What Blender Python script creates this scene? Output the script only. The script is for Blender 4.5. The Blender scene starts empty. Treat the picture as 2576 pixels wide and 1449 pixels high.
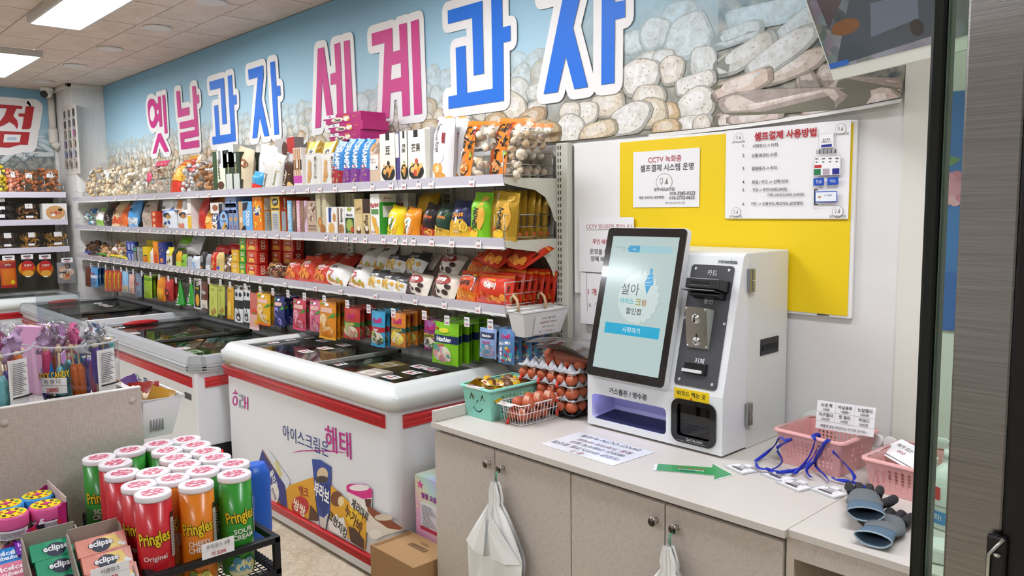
import bpy, bmesh, math, random
from mathutils import Vector, Matrix, Euler
PI = math.pi
scene = bpy.context.scene
COL = scene.collection
rnd = random.Random(7)

# ------------------------------------------------------------------ camera
F_PX, CAM_H = 1998.0, 1.58
YAW, PITCH, ROLL = -0.816524, -0.102135, -0.011717
def _axes():
    cy, sy, cp, sp = math.cos(YAW), math.sin(YAW), math.cos(PITCH), math.sin(PITCH)
    fwd = Vector((sy*cp, cy*cp, sp)); right = Vector((cy, -sy, 0)); up = right.cross(fwd)
    cr, sr = math.cos(ROLL), math.sin(ROLL)
    return cr*right + sr*up, -sr*right + cr*up, fwd
AX, AY, AZ = _axes()
CAM = Vector((0, 0, CAM_H))
cam_data = bpy.data.cameras.new('camera'); cam_data.sensor_width = 36.0
cam_data.lens = F_PX/2576*36.0; cam_data.clip_start = 0.02; cam_data.clip_end = 60
cam = bpy.data.objects.new('camera', cam_data); COL.objects.link(cam)
cam.matrix_world = Matrix(((AX.x, AY.x, -AZ.x, 0), (AX.y, AY.y, -AZ.y, 0), (AX.z, AY.z, -AZ.z, CAM_H), (0, 0, 0, 1)))
scene.camera = cam

# ------------------------------------------------------------------ world, exposure
world = bpy.data.worlds.new('world'); scene.world = world; world.use_nodes = True
bg = world.node_tree.nodes['Background']
bg.inputs[0].default_value = (0.86, 0.93, 1.0, 1); bg.inputs[1].default_value = 0.35
vs = scene.view_settings
vs.view_transform = 'Standard'; vs.look = 'None'; vs.gamma = 1.0; vs.use_curve_mapping = False
vs.exposure = 0.0
cy_ = scene.cycles
cy_.max_bounces = 6; cy_.diffuse_bounces = 3; cy_.glossy_bounces = 3; cy_.transmission_bounces = 4; cy_.transparent_max_bounces = 10
cy_.caustics_reflective = False; cy_.caustics_refractive = False; cy_.sample_clamp_indirect = 6.0
LAMP = 31.0            # emission of one ceiling panel

# ------------------------------------------------------------------ photo pixel -> place
def ray(px, py):
    a, b = (px-1288)/F_PX, -(py-724.5)/F_PX
    return AX*a + AY*b + AZ
def on_y(px, py, y): d = ray(px, py); return CAM + d*(y/d.y)
def on_x(px, py, x): d = ray(px, py); return CAM + d*(x/d.x)
def on_z(px, py, z): d = ray(px, py); return CAM + d*((z-CAM_H)/d.z)
def on_plane(px, py, p0, n):
    d = ray(px, py); return CAM + d*((p0-CAM).dot(n)/d.dot(n))
def x_at(px, y, z):
    a = (px-1288)/F_PX; q = Vector((0, y, z)) - CAM
    return (q.dot(AX) - a*q.dot(AZ)) / (a*AZ.x - AX.x)
def y_at(px, x, z):
    a = (px-1288)/F_PX; q = Vector((x, 0, z)) - CAM
    return (q.dot(AX) - a*q.dot(AZ)) / (a*AZ.y - AX.y)
def z_at(py, x, y):
    b = -(py-724.5)/F_PX; q = Vector((x, y, 0)) - CAM
    return (q.dot(AY) - b*q.dot(AZ)) / (b*AZ.z - AY.z)

# ------------------------------------------------------------------ materials
def lin(h):
    c = [int(h[i:i+2], 16)/255 for i in (0, 2, 4)]
    return tuple((x/12.92 if x <= .04045 else ((x+.055)/1.055)**2.4) for x in c) + (1,)
_m = {}
def mat(h, r=.5, m=0.0, em=0, alpha=1, trans=0, spec=.5, coat=0, bump=0, bscale=200, ior=1.45):
    k = (h, r, m, em, alpha, trans, spec, coat, bump, bscale, ior)
    if k in _m: return _m[k]
    t = bpy.data.materials.new('mat_%s' % h); t.use_nodes = True
    p = t.node_tree.nodes['Principled BSDF']
    p.inputs['Base Color'].default_value = lin(h); p.inputs['Roughness'].default_value = r
    p.inputs['Metallic'].default_value = m; p.inputs['Specular IOR Level'].default_value = spec
    p.inputs['Alpha'].default_value = alpha; p.inputs['Transmission Weight'].default_value = trans
    p.inputs['Coat Weight'].default_value = coat; p.inputs['IOR'].default_value = ior
    if em:
        p.inputs['Emission Color'].default_value = lin(h); p.inputs['Emission Strength'].default_value = em
    if bump:
        nt = t.node_tree
        tc = nt.nodes.new('ShaderNodeTexCoord'); n = nt.nodes.new('ShaderNodeTexNoise'); b = nt.nodes.new('ShaderNodeBump')
        n.inputs['Scale'].default_value = bscale; n.inputs['Detail'].default_value = 3
        b.inputs['Strength'].default_value = bump; b.inputs['Distance'].default_value = .002
        nt.links.new(tc.outputs['Object'], n.inputs['Vector']); nt.links.new(n.outputs['Fac'], b.inputs['Height'])
        nt.links.new(b.outputs['Normal'], p.inputs['Normal'])
    _m[k] = t; return t
def foil(h, r=.28, m=.0): return mat(h, r=r, m=m, spec=.6, bump=.45, bscale=45)
def nodes_mat(name, build):
    t = bpy.data.materials.new(name); t.use_nodes = True
    nt = t.node_tree; p = nt.nodes['Principled BSDF']
    build(nt, p, lambda kind, **kw: _nn(nt, kind, kw)); return t
def _nn(nt, kind, kw):
    n = nt.nodes.new('ShaderNode'+kind)
    for k, v in kw.items():
        if k.startswith('i_'): n.inputs[k[2:].replace('_', ' ')].default_value = v
        else: setattr(n, k, v)
    return n
def ramp(nt, stops, mode='LINEAR'):
    n = nt.nodes.new('ShaderNodeValToRGB'); e = n.color_ramp.elements; n.color_ramp.interpolation = mode
    while len(e) < len(stops): e.new(.5)
    for i, (pos, h) in enumerate(stops): e[i].position = pos; e[i].color = lin(h)
    return n
def film_mat(name, tint='ffffff', gl=.10, r=.12, bump=.6, scale=30, fk=.85):
    t = bpy.data.materials.new(name); t.use_nodes = True; nt = t.node_tree
    for n in list(nt.nodes): nt.nodes.remove(n)
    o = nt.nodes.new('ShaderNodeOutputMaterial'); mx = nt.nodes.new('ShaderNodeMixShader')
    tr = nt.nodes.new('ShaderNodeBsdfTransparent'); g = nt.nodes.new('ShaderNodeBsdfGlossy')
    fr = nt.nodes.new('ShaderNodeLayerWeight'); fr.inputs['Blend'].default_value = .5; pw = nt.nodes.new('ShaderNodeMath'); pw.operation = 'POWER'; pw.inputs[1].default_value = 5
    ad = nt.nodes.new('ShaderNodeMath'); ad.operation = 'MULTIPLY_ADD'; ad.use_clamp = True
    tr.inputs[0].default_value = lin(tint); g.inputs['Roughness'].default_value = r
    ad.inputs[1].default_value = fk; ad.inputs[2].default_value = gl
    nt.links.new(fr.outputs['Facing'], pw.inputs[0]); nt.links.new(pw.outputs[0], ad.inputs[0]); nt.links.new(ad.outputs[0], mx.inputs[0])
    nt.links.new(tr.outputs[0], mx.inputs[1]); nt.links.new(g.outputs[0], mx.inputs[2]); nt.links.new(mx.outputs[0], o.inputs[0])
    if bump:
        tc = nt.nodes.new('ShaderNodeTexCoord'); n = nt.nodes.new('ShaderNodeTexNoise'); b = nt.nodes.new('ShaderNodeBump')
        n.inputs['Scale'].default_value = scale; n.inputs['Detail'].default_value = 2
        b.inputs['Strength'].default_value = bump; b.inputs['Distance'].default_value = .01
        nt.links.new(tc.outputs['Object'], n.inputs['Vector']); nt.links.new(n.outputs['Fac'], b.inputs['Height'])
        nt.links.new(b.outputs['Normal'], g.inputs['Normal']); nt.links.new(b.outputs['Normal'], fr.inputs['Normal'])
    return t
GLASS = film_mat('window_glass', 'e2efe6', gl=0.04, r=.02, bump=0)
FGLASS = film_mat('freezer_glass', 'dfe3e1', gl=.05, r=.02, bump=0, fk=.55)
FILM = film_mat('clear_film', 'fbfbfa', gl=.05, r=.14, bump=.5, scale=26, fk=.4)
TUBPL = film_mat('tub_plastic', 'f4f6f7', gl=.05, r=.08, bump=.1, scale=12, fk=.5)

# ------------------------------------------------------------------ mesh building
class B:
    def __init__(s): s.v = []; s.f = []; s.mi = []; s.sm = []; s.mats = []
    def slot(s, m):
        if m not in s.mats: s.mats.append(m)
        return s.mats.index(m)
    def add(s, vs_, fs, m, smooth=False):
        o = len(s.v); s.v += [tuple(p) for p in vs_]; k = s.slot(m)
        for f in fs: s.f.append(tuple(i+o for i in f)); s.mi.append(k); s.sm.append(smooth)
        return s
    def box(s, x0, y0, z0, x1, y1, z1, m):
        v = [(x0,y0,z0),(x1,y0,z0),(x1,y1,z0),(x0,y1,z0),(x0,y0,z1),(x1,y0,z1),(x1,y1,z1),(x0,y1,z1)]
        return s.add(v, [(3,2,1,0),(4,5,6,7),(0,1,5,4),(1,2,6,5),(2,3,7,6),(3,0,4,7)], m)
    def poly(s, pts, m): return s.add(pts, [tuple(range(len(pts)))], m)
    def prism(s, poly, fn, a, b, m, smooth=False):
        n = len(poly)
        v = [fn(p[0], p[1], a) for p in poly] + [fn(p[0], p[1], b) for p in poly]
        fs = [tuple(range(n))[::-1], tuple(range(n, 2*n))]
        s.add(v, fs, m, False)
        o = len(s.v)-2*n; k = s.slot(m)
        for i in range(n):
            j = (i+1) % n; s.f.append((o+i, o+j, o+n+j, o+n+i)); s.mi.append(k); s.sm.append(smooth)
        return s
    def tube(s, path, r, m, n=8, caps=True, closed=False):
        P = [Vector(p) for p in path]; L = len(P); V = []
        prev = None
        for i, p in enumerate(P):
            if closed: d = P[(i+1) % L]-P[i-1]
            else: d = P[min(i+1, L-1)]-P[max(i-1, 0)]
            d.normalize()
            if prev is None:
                a = Vector((0,0,1)) if abs(d.z) < .9 else Vector((1,0,0)); u = d.cross(a).normalized()
            else:
                u = (prev - d*prev.dot(d))
                u = u.normalized() if u.length > 1e-6 else d.orthogonal().normalized()
            prev = u; w = d.cross(u); rr = r[i] if isinstance(r, (list, tuple)) else r
            V += [p + (u*math.cos(2*PI*k/n) + w*math.sin(2*PI*k/n))*rr for k in range(n)]
        fs = []
        for i in range(L if closed else L-1):
            i2 = (i+1) % L
            for k in range(n): fs.append((i*n+k, i*n+(k+1) % n, i2*n+(k+1) % n, i2*n+k))
        s.add(V, fs, m, True)
        if caps and not closed:
            o = len(s.v)-L*n; k = s.slot(m)
            s.f.append(tuple(o+i for i in range(n))[::-1]); s.mi.append(k); s.sm.append(False)
            s.f.append(tuple(o+(L-1)*n+i for i in range(n))); s.mi.append(k); s.sm.append(False)
        return s
    def lathe(s, prof, m, n=24, c=(0,0,0), smooth=True, sx=1, sy=1):
        V = []
        for r, z in prof: V += [(c[0]+sx*r*math.cos(2*PI*k/n), c[1]+sy*r*math.sin(2*PI*k/n), c[2]+z) for k in range(n)]
        fs = []
        for i in range(len(prof)-1):
            for k in range(n): fs.append((i*n+k, i*n+(k+1) % n, (i+1)*n+(k+1) % n, (i+1)*n+k))
        s.add(V, fs, m, smooth)
        o = len(s.v)-len(V); kk = s.slot(m)
        if prof[0][0] > 1e-5: s.f.append(tuple(o+i for i in range(n))[::-1]); s.mi.append(kk); s.sm.append(False)
        if prof[-1][0] > 1e-5: s.f.append(tuple(o+(len(prof)-1)*n+i for i in range(n))); s.mi.append(kk); s.sm.append(False)
        return s
    def grid(s, fn, nu, nv, m, smooth=True, closeu=False):
        V = [fn(i/nu, j/nv) for j in range(nv+1) for i in range(nu if closeu else nu+1)]
        w = nu if closeu else nu+1; fs = []
        for j in range(nv):
            for i in range(nu): fs.append((j*w+i, j*w+(i+1) % w if closeu else j*w+i+1, (j+1)*w+((i+1) % w if closeu else i+1), (j+1)*w+i))
        return s.add(V, fs, m, smooth)
    def blob(s, c, rx, ry, rz, m, rot=None, n=7, k=5):
        V = [Vector((0,0,-rz))]
        for j in range(1, k):
            t = PI*j/k - PI/2
            for i in range(n): V.append(Vector((rx*math.cos(t)*math.cos(2*PI*i/n), ry*math.cos(t)*math.sin(2*PI*i/n), rz*math.sin(t))))
        V.append(Vector((0,0,rz))); fs = []
        for i in range(n): fs.append((0, 1+(i+1) % n, 1+i))
        for j in range(k-2):
            for i in range(n): fs.append((1+j*n+i, 1+j*n+(i+1) % n, 1+(j+1)*n+(i+1) % n, 1+(j+1)*n+i))
        e = 1+(k-2)*n
        for i in range(n): fs.append((e+i, e+(i+1) % n, len(V)-1))
        if rot is not None:
            R = Euler(rot).to_matrix(); V = [R @ p for p in V]
        C0 = Vector(c); return s.add([p+C0 for p in V], fs, m, True)
    def mesh(s, name):
        me = bpy.data.meshes.new(name); me.from_pydata(s.v, [], s.f)
        for m in s.mats: me.materials.append(m)
        me.polygons.foreach_set('material_index', s.mi); me.polygons.foreach_set('use_smooth', s.sm); me.update()
        return me
    def obj(s, name, parent=None, loc=None, rot=None):
        return link(name, s.mesh(name), parent, loc, rot)
def link(name, data, parent=None, loc=None, rot=None):
    o = bpy.data.objects.new(name, data); COL.objects.link(o)
    if parent: o.parent = parent
    if loc is not None: o.location = loc
    if rot is not None: o.rotation_euler = rot
    return o
def tag(o, label=None, cat=None, group=None, kind=None):
    if label: o['label'] = label
    if cat: o['category'] = cat
    if group: o['group'] = group
    if kind: o['kind'] = kind
    return o
def thing(name, label, cat, loc=(0,0,0), rot=None, group=None):
    return tag(link(name, None, None, loc, rot), label, cat, group)
def struct(o): o['kind'] = 'structure'; return o
def bevel(o, w=.004, seg=2):
    md = o.modifiers.new('bevel', 'BEVEL'); md.width = w; md.segments = seg; md.limit_method = 'ANGLE'; md.angle_limit = .6
    return o
def copy_tree(o, parent=None, loc=None, rot=None, label=None):
    c = o.copy(); COL.objects.link(c)
    if parent is not None: c.parent = parent
    if loc is not None: c.location = loc
    if rot is not None: c.rotation_euler = rot
    if label: c['label'] = label
    for ch in o.children: copy_tree(ch, c)
    return c
# ------------------------------------------------------------------ lettering
_tx = {}
def glyphs(s, bold=0.0):
    k = (s, bold)
    if k in _tx: return _tx[k]
    c = bpy.data.curves.new('lettering', 'FONT'); c.body = s; c.size = 1; c.resolution_u = 2; c.offset = bold
    o = bpy.data.objects.new('lettering', c); COL.objects.link(o)
    me = bpy.data.meshes.new_from_object(o.evaluated_get(bpy.context.evaluated_depsgraph_get()))
    bpy.data.objects.remove(o); bpy.data.curves.remove(c)
    V = [(v.co.x, v.co.y) for v in me.vertices]; Fs = [tuple(p.vertices) for p in me.polygons]
    bpy.data.meshes.remove(me)
    if not V: V = [(0,0)]; Fs = []
    x0 = min(v[0] for v in V); x1 = max(v[0] for v in V); y0 = min(v[1] for v in V); y1 = max(v[1] for v in V)
    h = max(y1-y0, 1e-3)
    _tx[k] = ([((x-x0)/h, (y-y0)/h) for x, y in V], Fs, (x1-x0)/h); return _tx[k]
def prints(b, surf, W, H, items, off=.0008, tess=True):
    """flat print on a surface: surf(u, v, offset) -> point; u, v in 0..1 over W x H metres"""
    n = 0
    for it in items:
        n += 1; k = it[0]; o = off*(1 + .45*n)
        if k == 'r':
            _, u0, v0, u1, v1, h = it[:6]; m = h if not isinstance(h, str) else mat(h, .45)
            nu = max(1, math.ceil(abs(u1-u0)/.13)) if tess else 1; nv = max(1, math.ceil(abs(v1-v0)/.13)) if tess else 1
            b.grid(lambda a, c: surf(u0+(u1-u0)*a, v0+(v1-v0)*c, o), nu, nv, m)
        elif k == 'e':
            _, cu, cv, ru, rv, h = it[:6]; m = h if not isinstance(h, str) else mat(h, .45)
            N = 18; V = [surf(cu, cv, o)]; fs = []
            R = (.5, 1) if tess else (1,)
            for q in R: V += [surf(cu+ru*q*math.cos(2*PI*i/N), cv+rv*q*math.sin(2*PI*i/N), o) for i in range(N)]
            for i in range(N): fs.append((0, 1+i, 1+(i+1) % N))
            if len(R) > 1:
                for i in range(N): fs.append((1+i, 1+N+i, 1+N+(i+1) % N, 1+(i+1) % N))
            b.add(V, fs, m, True)
        elif k == 'p':
            m = it[2] if not isinstance(it[2], str) else mat(it[2], .45)
            b.add([surf(u, v, o) for u, v in it[1]], [tuple(range(len(it[1])))], m)
        elif k == 't':   # text, centre u, v, height in v, colour, max width in u, rotation, bold
            _, s, cu, cv, hv, h = it[:6]; mw = it[6] if len(it) > 6 else .9; rot = it[7] if len(it) > 7 else 0; bo = it[8] if len(it) > 8 else .012
            V, Fs, asp = glyphs(s, bo); hh = hv*H; ww = asp*hh; sx = 1.0
            lim = mw*(W if abs(math.sin(rot)) < .7 else H)
            if ww > lim: sx = max(.55, lim/ww); hh *= min(1, lim/(ww*sx)); ww = asp*hh*sx
            cr, sr = math.cos(rot), math.sin(rot); m = h if not isinstance(h, str) else mat(h, .5)
            pts = []
            for x, y in V:
                X = x*hh*sx - ww/2; Y = y*hh - hh/2
                pts.append(surf(cu+(X*cr-Y*sr)/W, cv+(X*sr+Y*cr)/H, o+.0004))
            b.add(pts, Fs, m)
        elif k == 's':   # scatter of little shapes (pictured food): cu, cv, ru, rv, colour list, count, size, seed
            _, cu, cv, ru, rv, cols, cnt, sz, seed = it
            q = random.Random(seed)
            for i in range(cnt):
                a = q.random()*2*PI; d = math.sqrt(q.random())
                mn = min(W, H); r_ = sz*.32*(.7+.5*q.random()); eu, ev = r_*mn/W, r_*(.7+.5*q.random())*mn/H
                e = ('e', min(max(cu+ru*d*math.cos(a), eu+.05), .95-eu), min(max(cv+rv*d*math.sin(a), ev+.04), .96-ev), eu, ev, q.choice(cols))
                m = mat(e[5], .45); N = 7
                b.add([surf(e[1]+e[3]*math.cos(2*PI*j/N+i), e[2]+e[4]*math.sin(2*PI*j/N+i), o+.0004+.0001*(i % 5)) for j in range(N)], [tuple(range(N))], m)
def flat_print(name, parent, p0, du, dv, W, H, items, off=.0008):
    """print on a flat face with corner p0, unit axes du, dv"""
    p0, du, dv = Vector(p0), Vector(du), Vector(dv); n = du.cross(dv)
    b = B(); prints(b, lambda u, v, o: p0+du*(u*W)+dv*(v*H)+n*o, W, H, items, off, tess=False)
    return b.obj(name, parent)
# ================================================================== the room
WALL, CEIL, LEFT = 2.53, 2.79, -9.05
def _wall(nt, p, N):
    n = N('TexNoise', i_Scale=9, i_Detail=6); r = ramp(nt, [(.35, 'e1dedb'), (.65, 'e8e6e3')])
    nt.links.new(n.outputs['Fac'], r.inputs[0]); nt.links.new(r.outputs[0], p.inputs['Base Color']); p.inputs['Roughness'].default_value = .75
WALLM = nodes_mat('painted_wall', _wall)
def _floor(nt, p, N):
    tc = N('TexCoord'); n1 = N('TexNoise', i_Scale=3.2, i_Detail=9, i_Roughness=.62, i_Distortion=1.6); n2 = N('TexNoise', i_Scale=13, i_Detail=7, i_Distortion=2.5)
    nt.links.new(tc.outputs['Object'], n1.inputs['Vector']); nt.links.new(tc.outputs['Object'], n2.inputs['Vector'])
    r1 = ramp(nt, [(.3, 'b9aa90'), (.5, 'cfc3ab'), (.7, 'd9cfba')]); r2 = ramp(nt, [(.46, 'ffffff'), (.5, '9f8c6d'), (.54, 'ffffff')])
    mx = N('MixRGB', blend_type='MULTIPLY'); mx.inputs[0].default_value = .45
    nt.links.new(n1.outputs['Fac'], r1.inputs[0]); nt.links.new(n2.outputs['Fac'], r2.inputs[0])
    nt.links.new(r1.outputs[0], mx.inputs[1]); nt.links.new(r2.outputs[0], mx.inputs[2]); nt.links.new(mx.outputs[0], p.inputs['Base Color'])
    p.inputs['Roughness'].default_value = .32
FLOORM = nodes_mat('marbled_floor_tile', _floor)
def _ceil(nt, p, N):
    tc = N('TexCoord'); v = N('TexVoronoi', i_Scale=46.0); n = N('TexNoise', i_Scale=5, i_Detail=3)
    mp = N('Mapping'); mp.inputs['Scale'].default_value = (.6, 1, 1)
    nt.links.new(tc.outputs['Object'], mp.inputs[0]); nt.links.new(mp.outputs[0], v.inputs['Vector']); nt.links.new(tc.outputs['Object'], n.inputs['Vector'])
    r = ramp(nt, [(.10, 'a59990'), (.17, 'efe6df')]); r2 = ramp(nt, [(.4, 'e8ded6'), (.6, 'f0e8e2')])
    mx = N('MixRGB', blend_type='MULTIPLY'); mx.inputs[0].default_value = 1
    nt.links.new(v.outputs['Distance'], r.inputs[0]); nt.links.new(n.outputs['Fac'], r2.inputs[0])
    nt.links.new(r.outputs[0], mx.inputs[1]); nt.links.new(r2.outputs[0], mx.inputs[2]); nt.links.new(mx.outputs[0], p.inputs['Base Color'])
    p.inputs['Roughness'].default_value = .9
CEILM = nodes_mat('pitted_ceiling_board', _ceil)

struct(B().box(LEFT-.1, -3.4, -.1, 2.4, WALL+.1, 0, FLOORM).obj('floor'))
ceil = struct(B().box(LEFT-.1, -3.4, CEIL+.008, 2.4, WALL+.1, CEIL+.1, mat('6f665f', .9)).obj('ceiling'))
tb = B().box(-.2985, -.1485, 0, .2985, .1485, .0075, CEILM).mesh('ceiling_tile')
row = 0; yy = WALL-.035
while yy > -3.3:
    off = .303 if row % 2 else 0.0
    xx = -5.86 + .6065*6 + off + .3032
    if yy < .0:
        pass
    while xx > LEFT+.1 and yy > .55:
        t = link('ceiling_tile', tb, ceil, (xx-.3032, yy-.1515, CEIL)); xx -= .6065
    yy -= .3035; row += 1
B().box(LEFT, -3.4, CEIL+.001, 2.4, .60, CEIL+.0075, CEILM).obj('ceiling_field', ceil)
B().box(-2.0, .60, CEIL+.001, 2.4, WALL, CEIL+.0075, CEILM).obj('ceiling_field', ceil)
B().box(LEFT, WALL-.035, CEIL+.001, 2.4, WALL, CEIL+.0075, mat('d8cfc6', .8)).obj('ceiling_edge_strip', ceil)
struct(B().box(LEFT, WALL, 0, -.955, WALL+.1, CEIL, WALLM).obj('wall_back'))
struct(B().box(-.955, WALL-.012, 0, 2.4, WALL+.1, CEIL, mat('e2dfd5', .75)).obj('wall_right_of_counter'))
struct(B().box(LEFT-.1, -3.4, 0, LEFT, WALL, CEIL, WALLM).obj('wall_left'))
struct(B().box(LEFT, -3.5, 0, 2.4, -3.4, CEIL, mat('d9d7d4', .8)).obj('wall_front'))
struct(B().box(2.4, -3.4, 0, 2.5, WALL, CEIL, mat('d9d7d4', .8)).obj('wall_right'))
struct(B().box(LEFT, 2.235, 0, -8.465, WALL, CEIL, WALLM).obj('wall_column'))
struct(bevel(B().box(LEFT, 2.19, CEIL-.035, -8.43, 2.235, CEIL, mat('d5cec5', .6)).box(-8.465, 2.19, CEIL-.035, -8.43, WALL-.01, CEIL, mat('d5cec5', .6)).obj('trim_1'), .006))

# ------------------------------------------------------------------ ceiling lights
DIFF = mat('f4f8ff', .5, em=LAMP)
def ceiling_light(xc, yc, label, L=1.25, w=.315):
    t = thing('ceiling_light', label, 'light', (xc, yc, CEIL-.002), group=None)
    fm = mat('c9c6c0', .45)
    b = B(); hw, hl, k, d = w/2, L/2, .02, .05
    for s in (-1, 1):
        b.prism([(-hl, 0), (hl, 0), (hl-k, -d), (-hl+k, -d)], lambda a, c, y: (a, y, c), s*hw, s*(hw-k), fm)
        b.prism([(-hw, 0), (hw, 0), (hw-k, -d), (-hw+k, -d)], lambda a, c, x: (x, a, c), s*hl, s*(hl-k), fm)
    bevel(b.obj('frame', t), .003)
    B().box(-hl+k, -hw+k, -d+.004, hl-k, hw-k, -d+.008, DIFF).obj('diffuser', t)
    return t
ceiling_light(-5.10, 1.445, 'long lit ceiling panel above the striped freezer, nearer the big blue letters')
ceiling_light(-7.49, 1.485, 'long lit ceiling panel near the white wall column')
for i, (x, y) in enumerate(((-2.72, 1.445), (-.35, 1.445), (-7.49, -1.3), (-5.1, -1.3), (-2.72, -1.3), (-.35, -1.3))):
    ceiling_light(x, y, 'long lit ceiling panel of the same rows over the aisle')['group'] = 'ceiling panels over the aisle'
DISC = B().lathe([(.088, -.001), (.09, -.006), (.082, -.011), (.07, -.009), (0, -.009)], mat('dedad6', .5), 28)
for i, (px, py) in enumerate(((395, 68), (277, 121), (188, 164), (110, 204), (530, 3))):
    p = on_z(px, py, CEIL)
    o = link('downlight', DISC.mesh('downlight'), None, (p.x, p.y, CEIL))
    tag(o, ['unlit round white downlight third along its row from the dome camera', 'unlit round white downlight second along its row from the dome camera',
            'unlit round white downlight next to the one above the dome camera', 'unlit round white downlight right above the dome camera',
            'unlit round white downlight above the pink 옛 letters end of the banner'][i] if i != 4 else 'unlit round white downlight farthest along its row from the dome camera', 'downlight')
# dome camera on the ceiling
p = on_z(100, 222, CEIL); t = thing('dome_camera', 'small white dome security camera under the ceiling by the pipe', 'camera', (p.x+.12, p.y+.03, CEIL))
B().lathe([(.055, -.002), (.058, -.03), (.05, -.04), (0, -.04)], mat('eceae6', .4), 24).obj('base', t)
b = B(); b.blob((0, 0, -.055), .05, .05, .05, mat('eceae6', .35), n=18, k=10); b.obj('ball', t)
b = B(); b.lathe([(.034, 0), (.034, .008), (.026, .012), (0, .012)], mat('15171a', .15), 20)
b.lathe([(.012, .012), (.012, .016), (0, .016)], mat('3a4148', .1), 14)
b.obj('lens', t, (.028, -.03, -.073), Vector((.62, -.55, -.4)).to_track_quat('Z', 'Y').to_euler())
# pipe by the column
b = B(); PIPE = mat('dcd6cc', .4)
b.tube([(LEFT+.05, 2.19, CEIL-.03), (LEFT+.05, 2.19, 2.38)], .032, PIPE, 14); b.lathe([(.04, 0), (.042, .02), (.042, .13), (.036, .15)], PIPE, 16, (LEFT+.05, 2.19, 2.26))
b.tube([(LEFT+.05, 2.19, 2.30), (LEFT+.055, 2.2, 2.25), (LEFT+.08, 2.235, 2.22)], .038, PIPE, 14)
tag(b.obj('drain_pipe'), 'cream plastic pipe running down beside the wall column', 'pipe')
# nail colour chart on the column
t = thing('colour_chart', 'narrow paper chart of small colour swatches on the wall column', 'poster')
x = -8.7; P0 = on_y(157, 275, 2.232); P1 = on_y(194, 437, 2.232)
xa, xb, zt, zb_ = x_at(157, 2.233, 2.5), x_at(194, 2.233, 2.4), z_at(270, P0.x, 2.233), z_at(437, P1.x, 2.233)
B().box(xa, 2.2315, zb_, xb, 2.2345, zt, mat('d9d2cb', .7)).obj('sheet', t)
items = []
cols = ['4a4550', '5b5a63', '38363d', '3d3f45', '66636b', '484a50', '8f8377', '6f8a6b', 'b568a0', '6c5b8a', '8c7c70', 'b09a83', '7b7fb0', '6a6a80', '9a9ab8', 'a98f80', '8d7f78', 'b7a596']
for q in range(18):
    u, v = .18+.32*(q % 3), .88-.145*(q//3)
    items += [('r', u-.07, v-.05, u+.07, v+.04, cols[q]), ('r', u-.04, v+.04, u+.04, v+.055, '2e2c30'), ('r', u-.1, v-.068, u+.1, v-.06, '77716c')]
flat_print('printed_swatches', t, (xa, 2.2315, zb_), (1,0,0), (0,0,1), xb-xa, zt-zb_, items)

# ------------------------------------------------------------------ banner with big lettering
def _banner(nt, p, N, kind):
    tc = N('TexCoord'); sep = N('SeparateXYZ'); nt.links.new(tc.outputs['Object'], sep.inputs[0])
    lo, hi, gap = {'rounds': (1.95, 2.45, '77796c'), 'sticks': (2.05, 2.62, '50585a'), 'twigs': (2.20, 2.50, '5d6c72'), 'mix': (1.92, 2.22, '8d8676')}[kind]
    n = N('TexNoise', i_Scale=2.4, i_Detail=4); nt.links.new(tc.outputs['Object'], n.inputs['Vector'])
    ma = N('Math', operation='MULTIPLY_ADD'); ma.inputs[1].default_value = .22; nt.links.new(n.outputs['Fac'], ma.inputs[0]); nt.links.new(sep.outputs['Z'], ma.inputs[2])
    mr = N('MapRange'); mr.inputs[1].default_value = lo+.11; mr.inputs[2].default_value = hi+.11; nt.links.new(ma.outputs[0], mr.inputs[0])
    n2 = N('TexNoise', i_Scale=24, i_Detail=5); nt.links.new(tc.outputs['Object'], n2.inputs['Vector']); gr = ramp(nt, [(.35, gap), (.7, 'b3ac9a')]); nt.links.new(n2.outputs['Fac'], gr.inputs[0])
    sk = N('MapRange'); sk.inputs[1].default_value = 2.0; sk.inputs[2].default_value = 2.8; nt.links.new(sep.outputs['Z'], sk.inputs[0])
    sky = ramp(nt, [(0, 'c9e0e8'), (.4, 'a9cfe0'), (1, '78abc9')]); nt.links.new(sk.outputs[0], sky.inputs[0])
    mx = N('MixRGB'); nt.links.new(mr.outputs[0], mx.inputs[0]); nt.links.new(gr.outputs[0], mx.inputs[1]); nt.links.new(sky.outputs[0], mx.inputs[2])
    nt.links.new(mx.outputs[0], p.inputs['Base Color']); p.inputs['Roughness'].default_value = .55
BAN = {k: nodes_mat('banner_print_'+k, lambda nt, p, N, k=k: _banner(nt, p, N, k)) for k in ('mix', 'rounds', 'sticks', 'twigs')}
def mixh(a, c, f): return ''.join('%02x' % int(int(a[i:i+2], 16)*(1-f)+int(c[i:i+2], 16)*f) for i in (0, 2, 4))
_fm = {}
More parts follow.
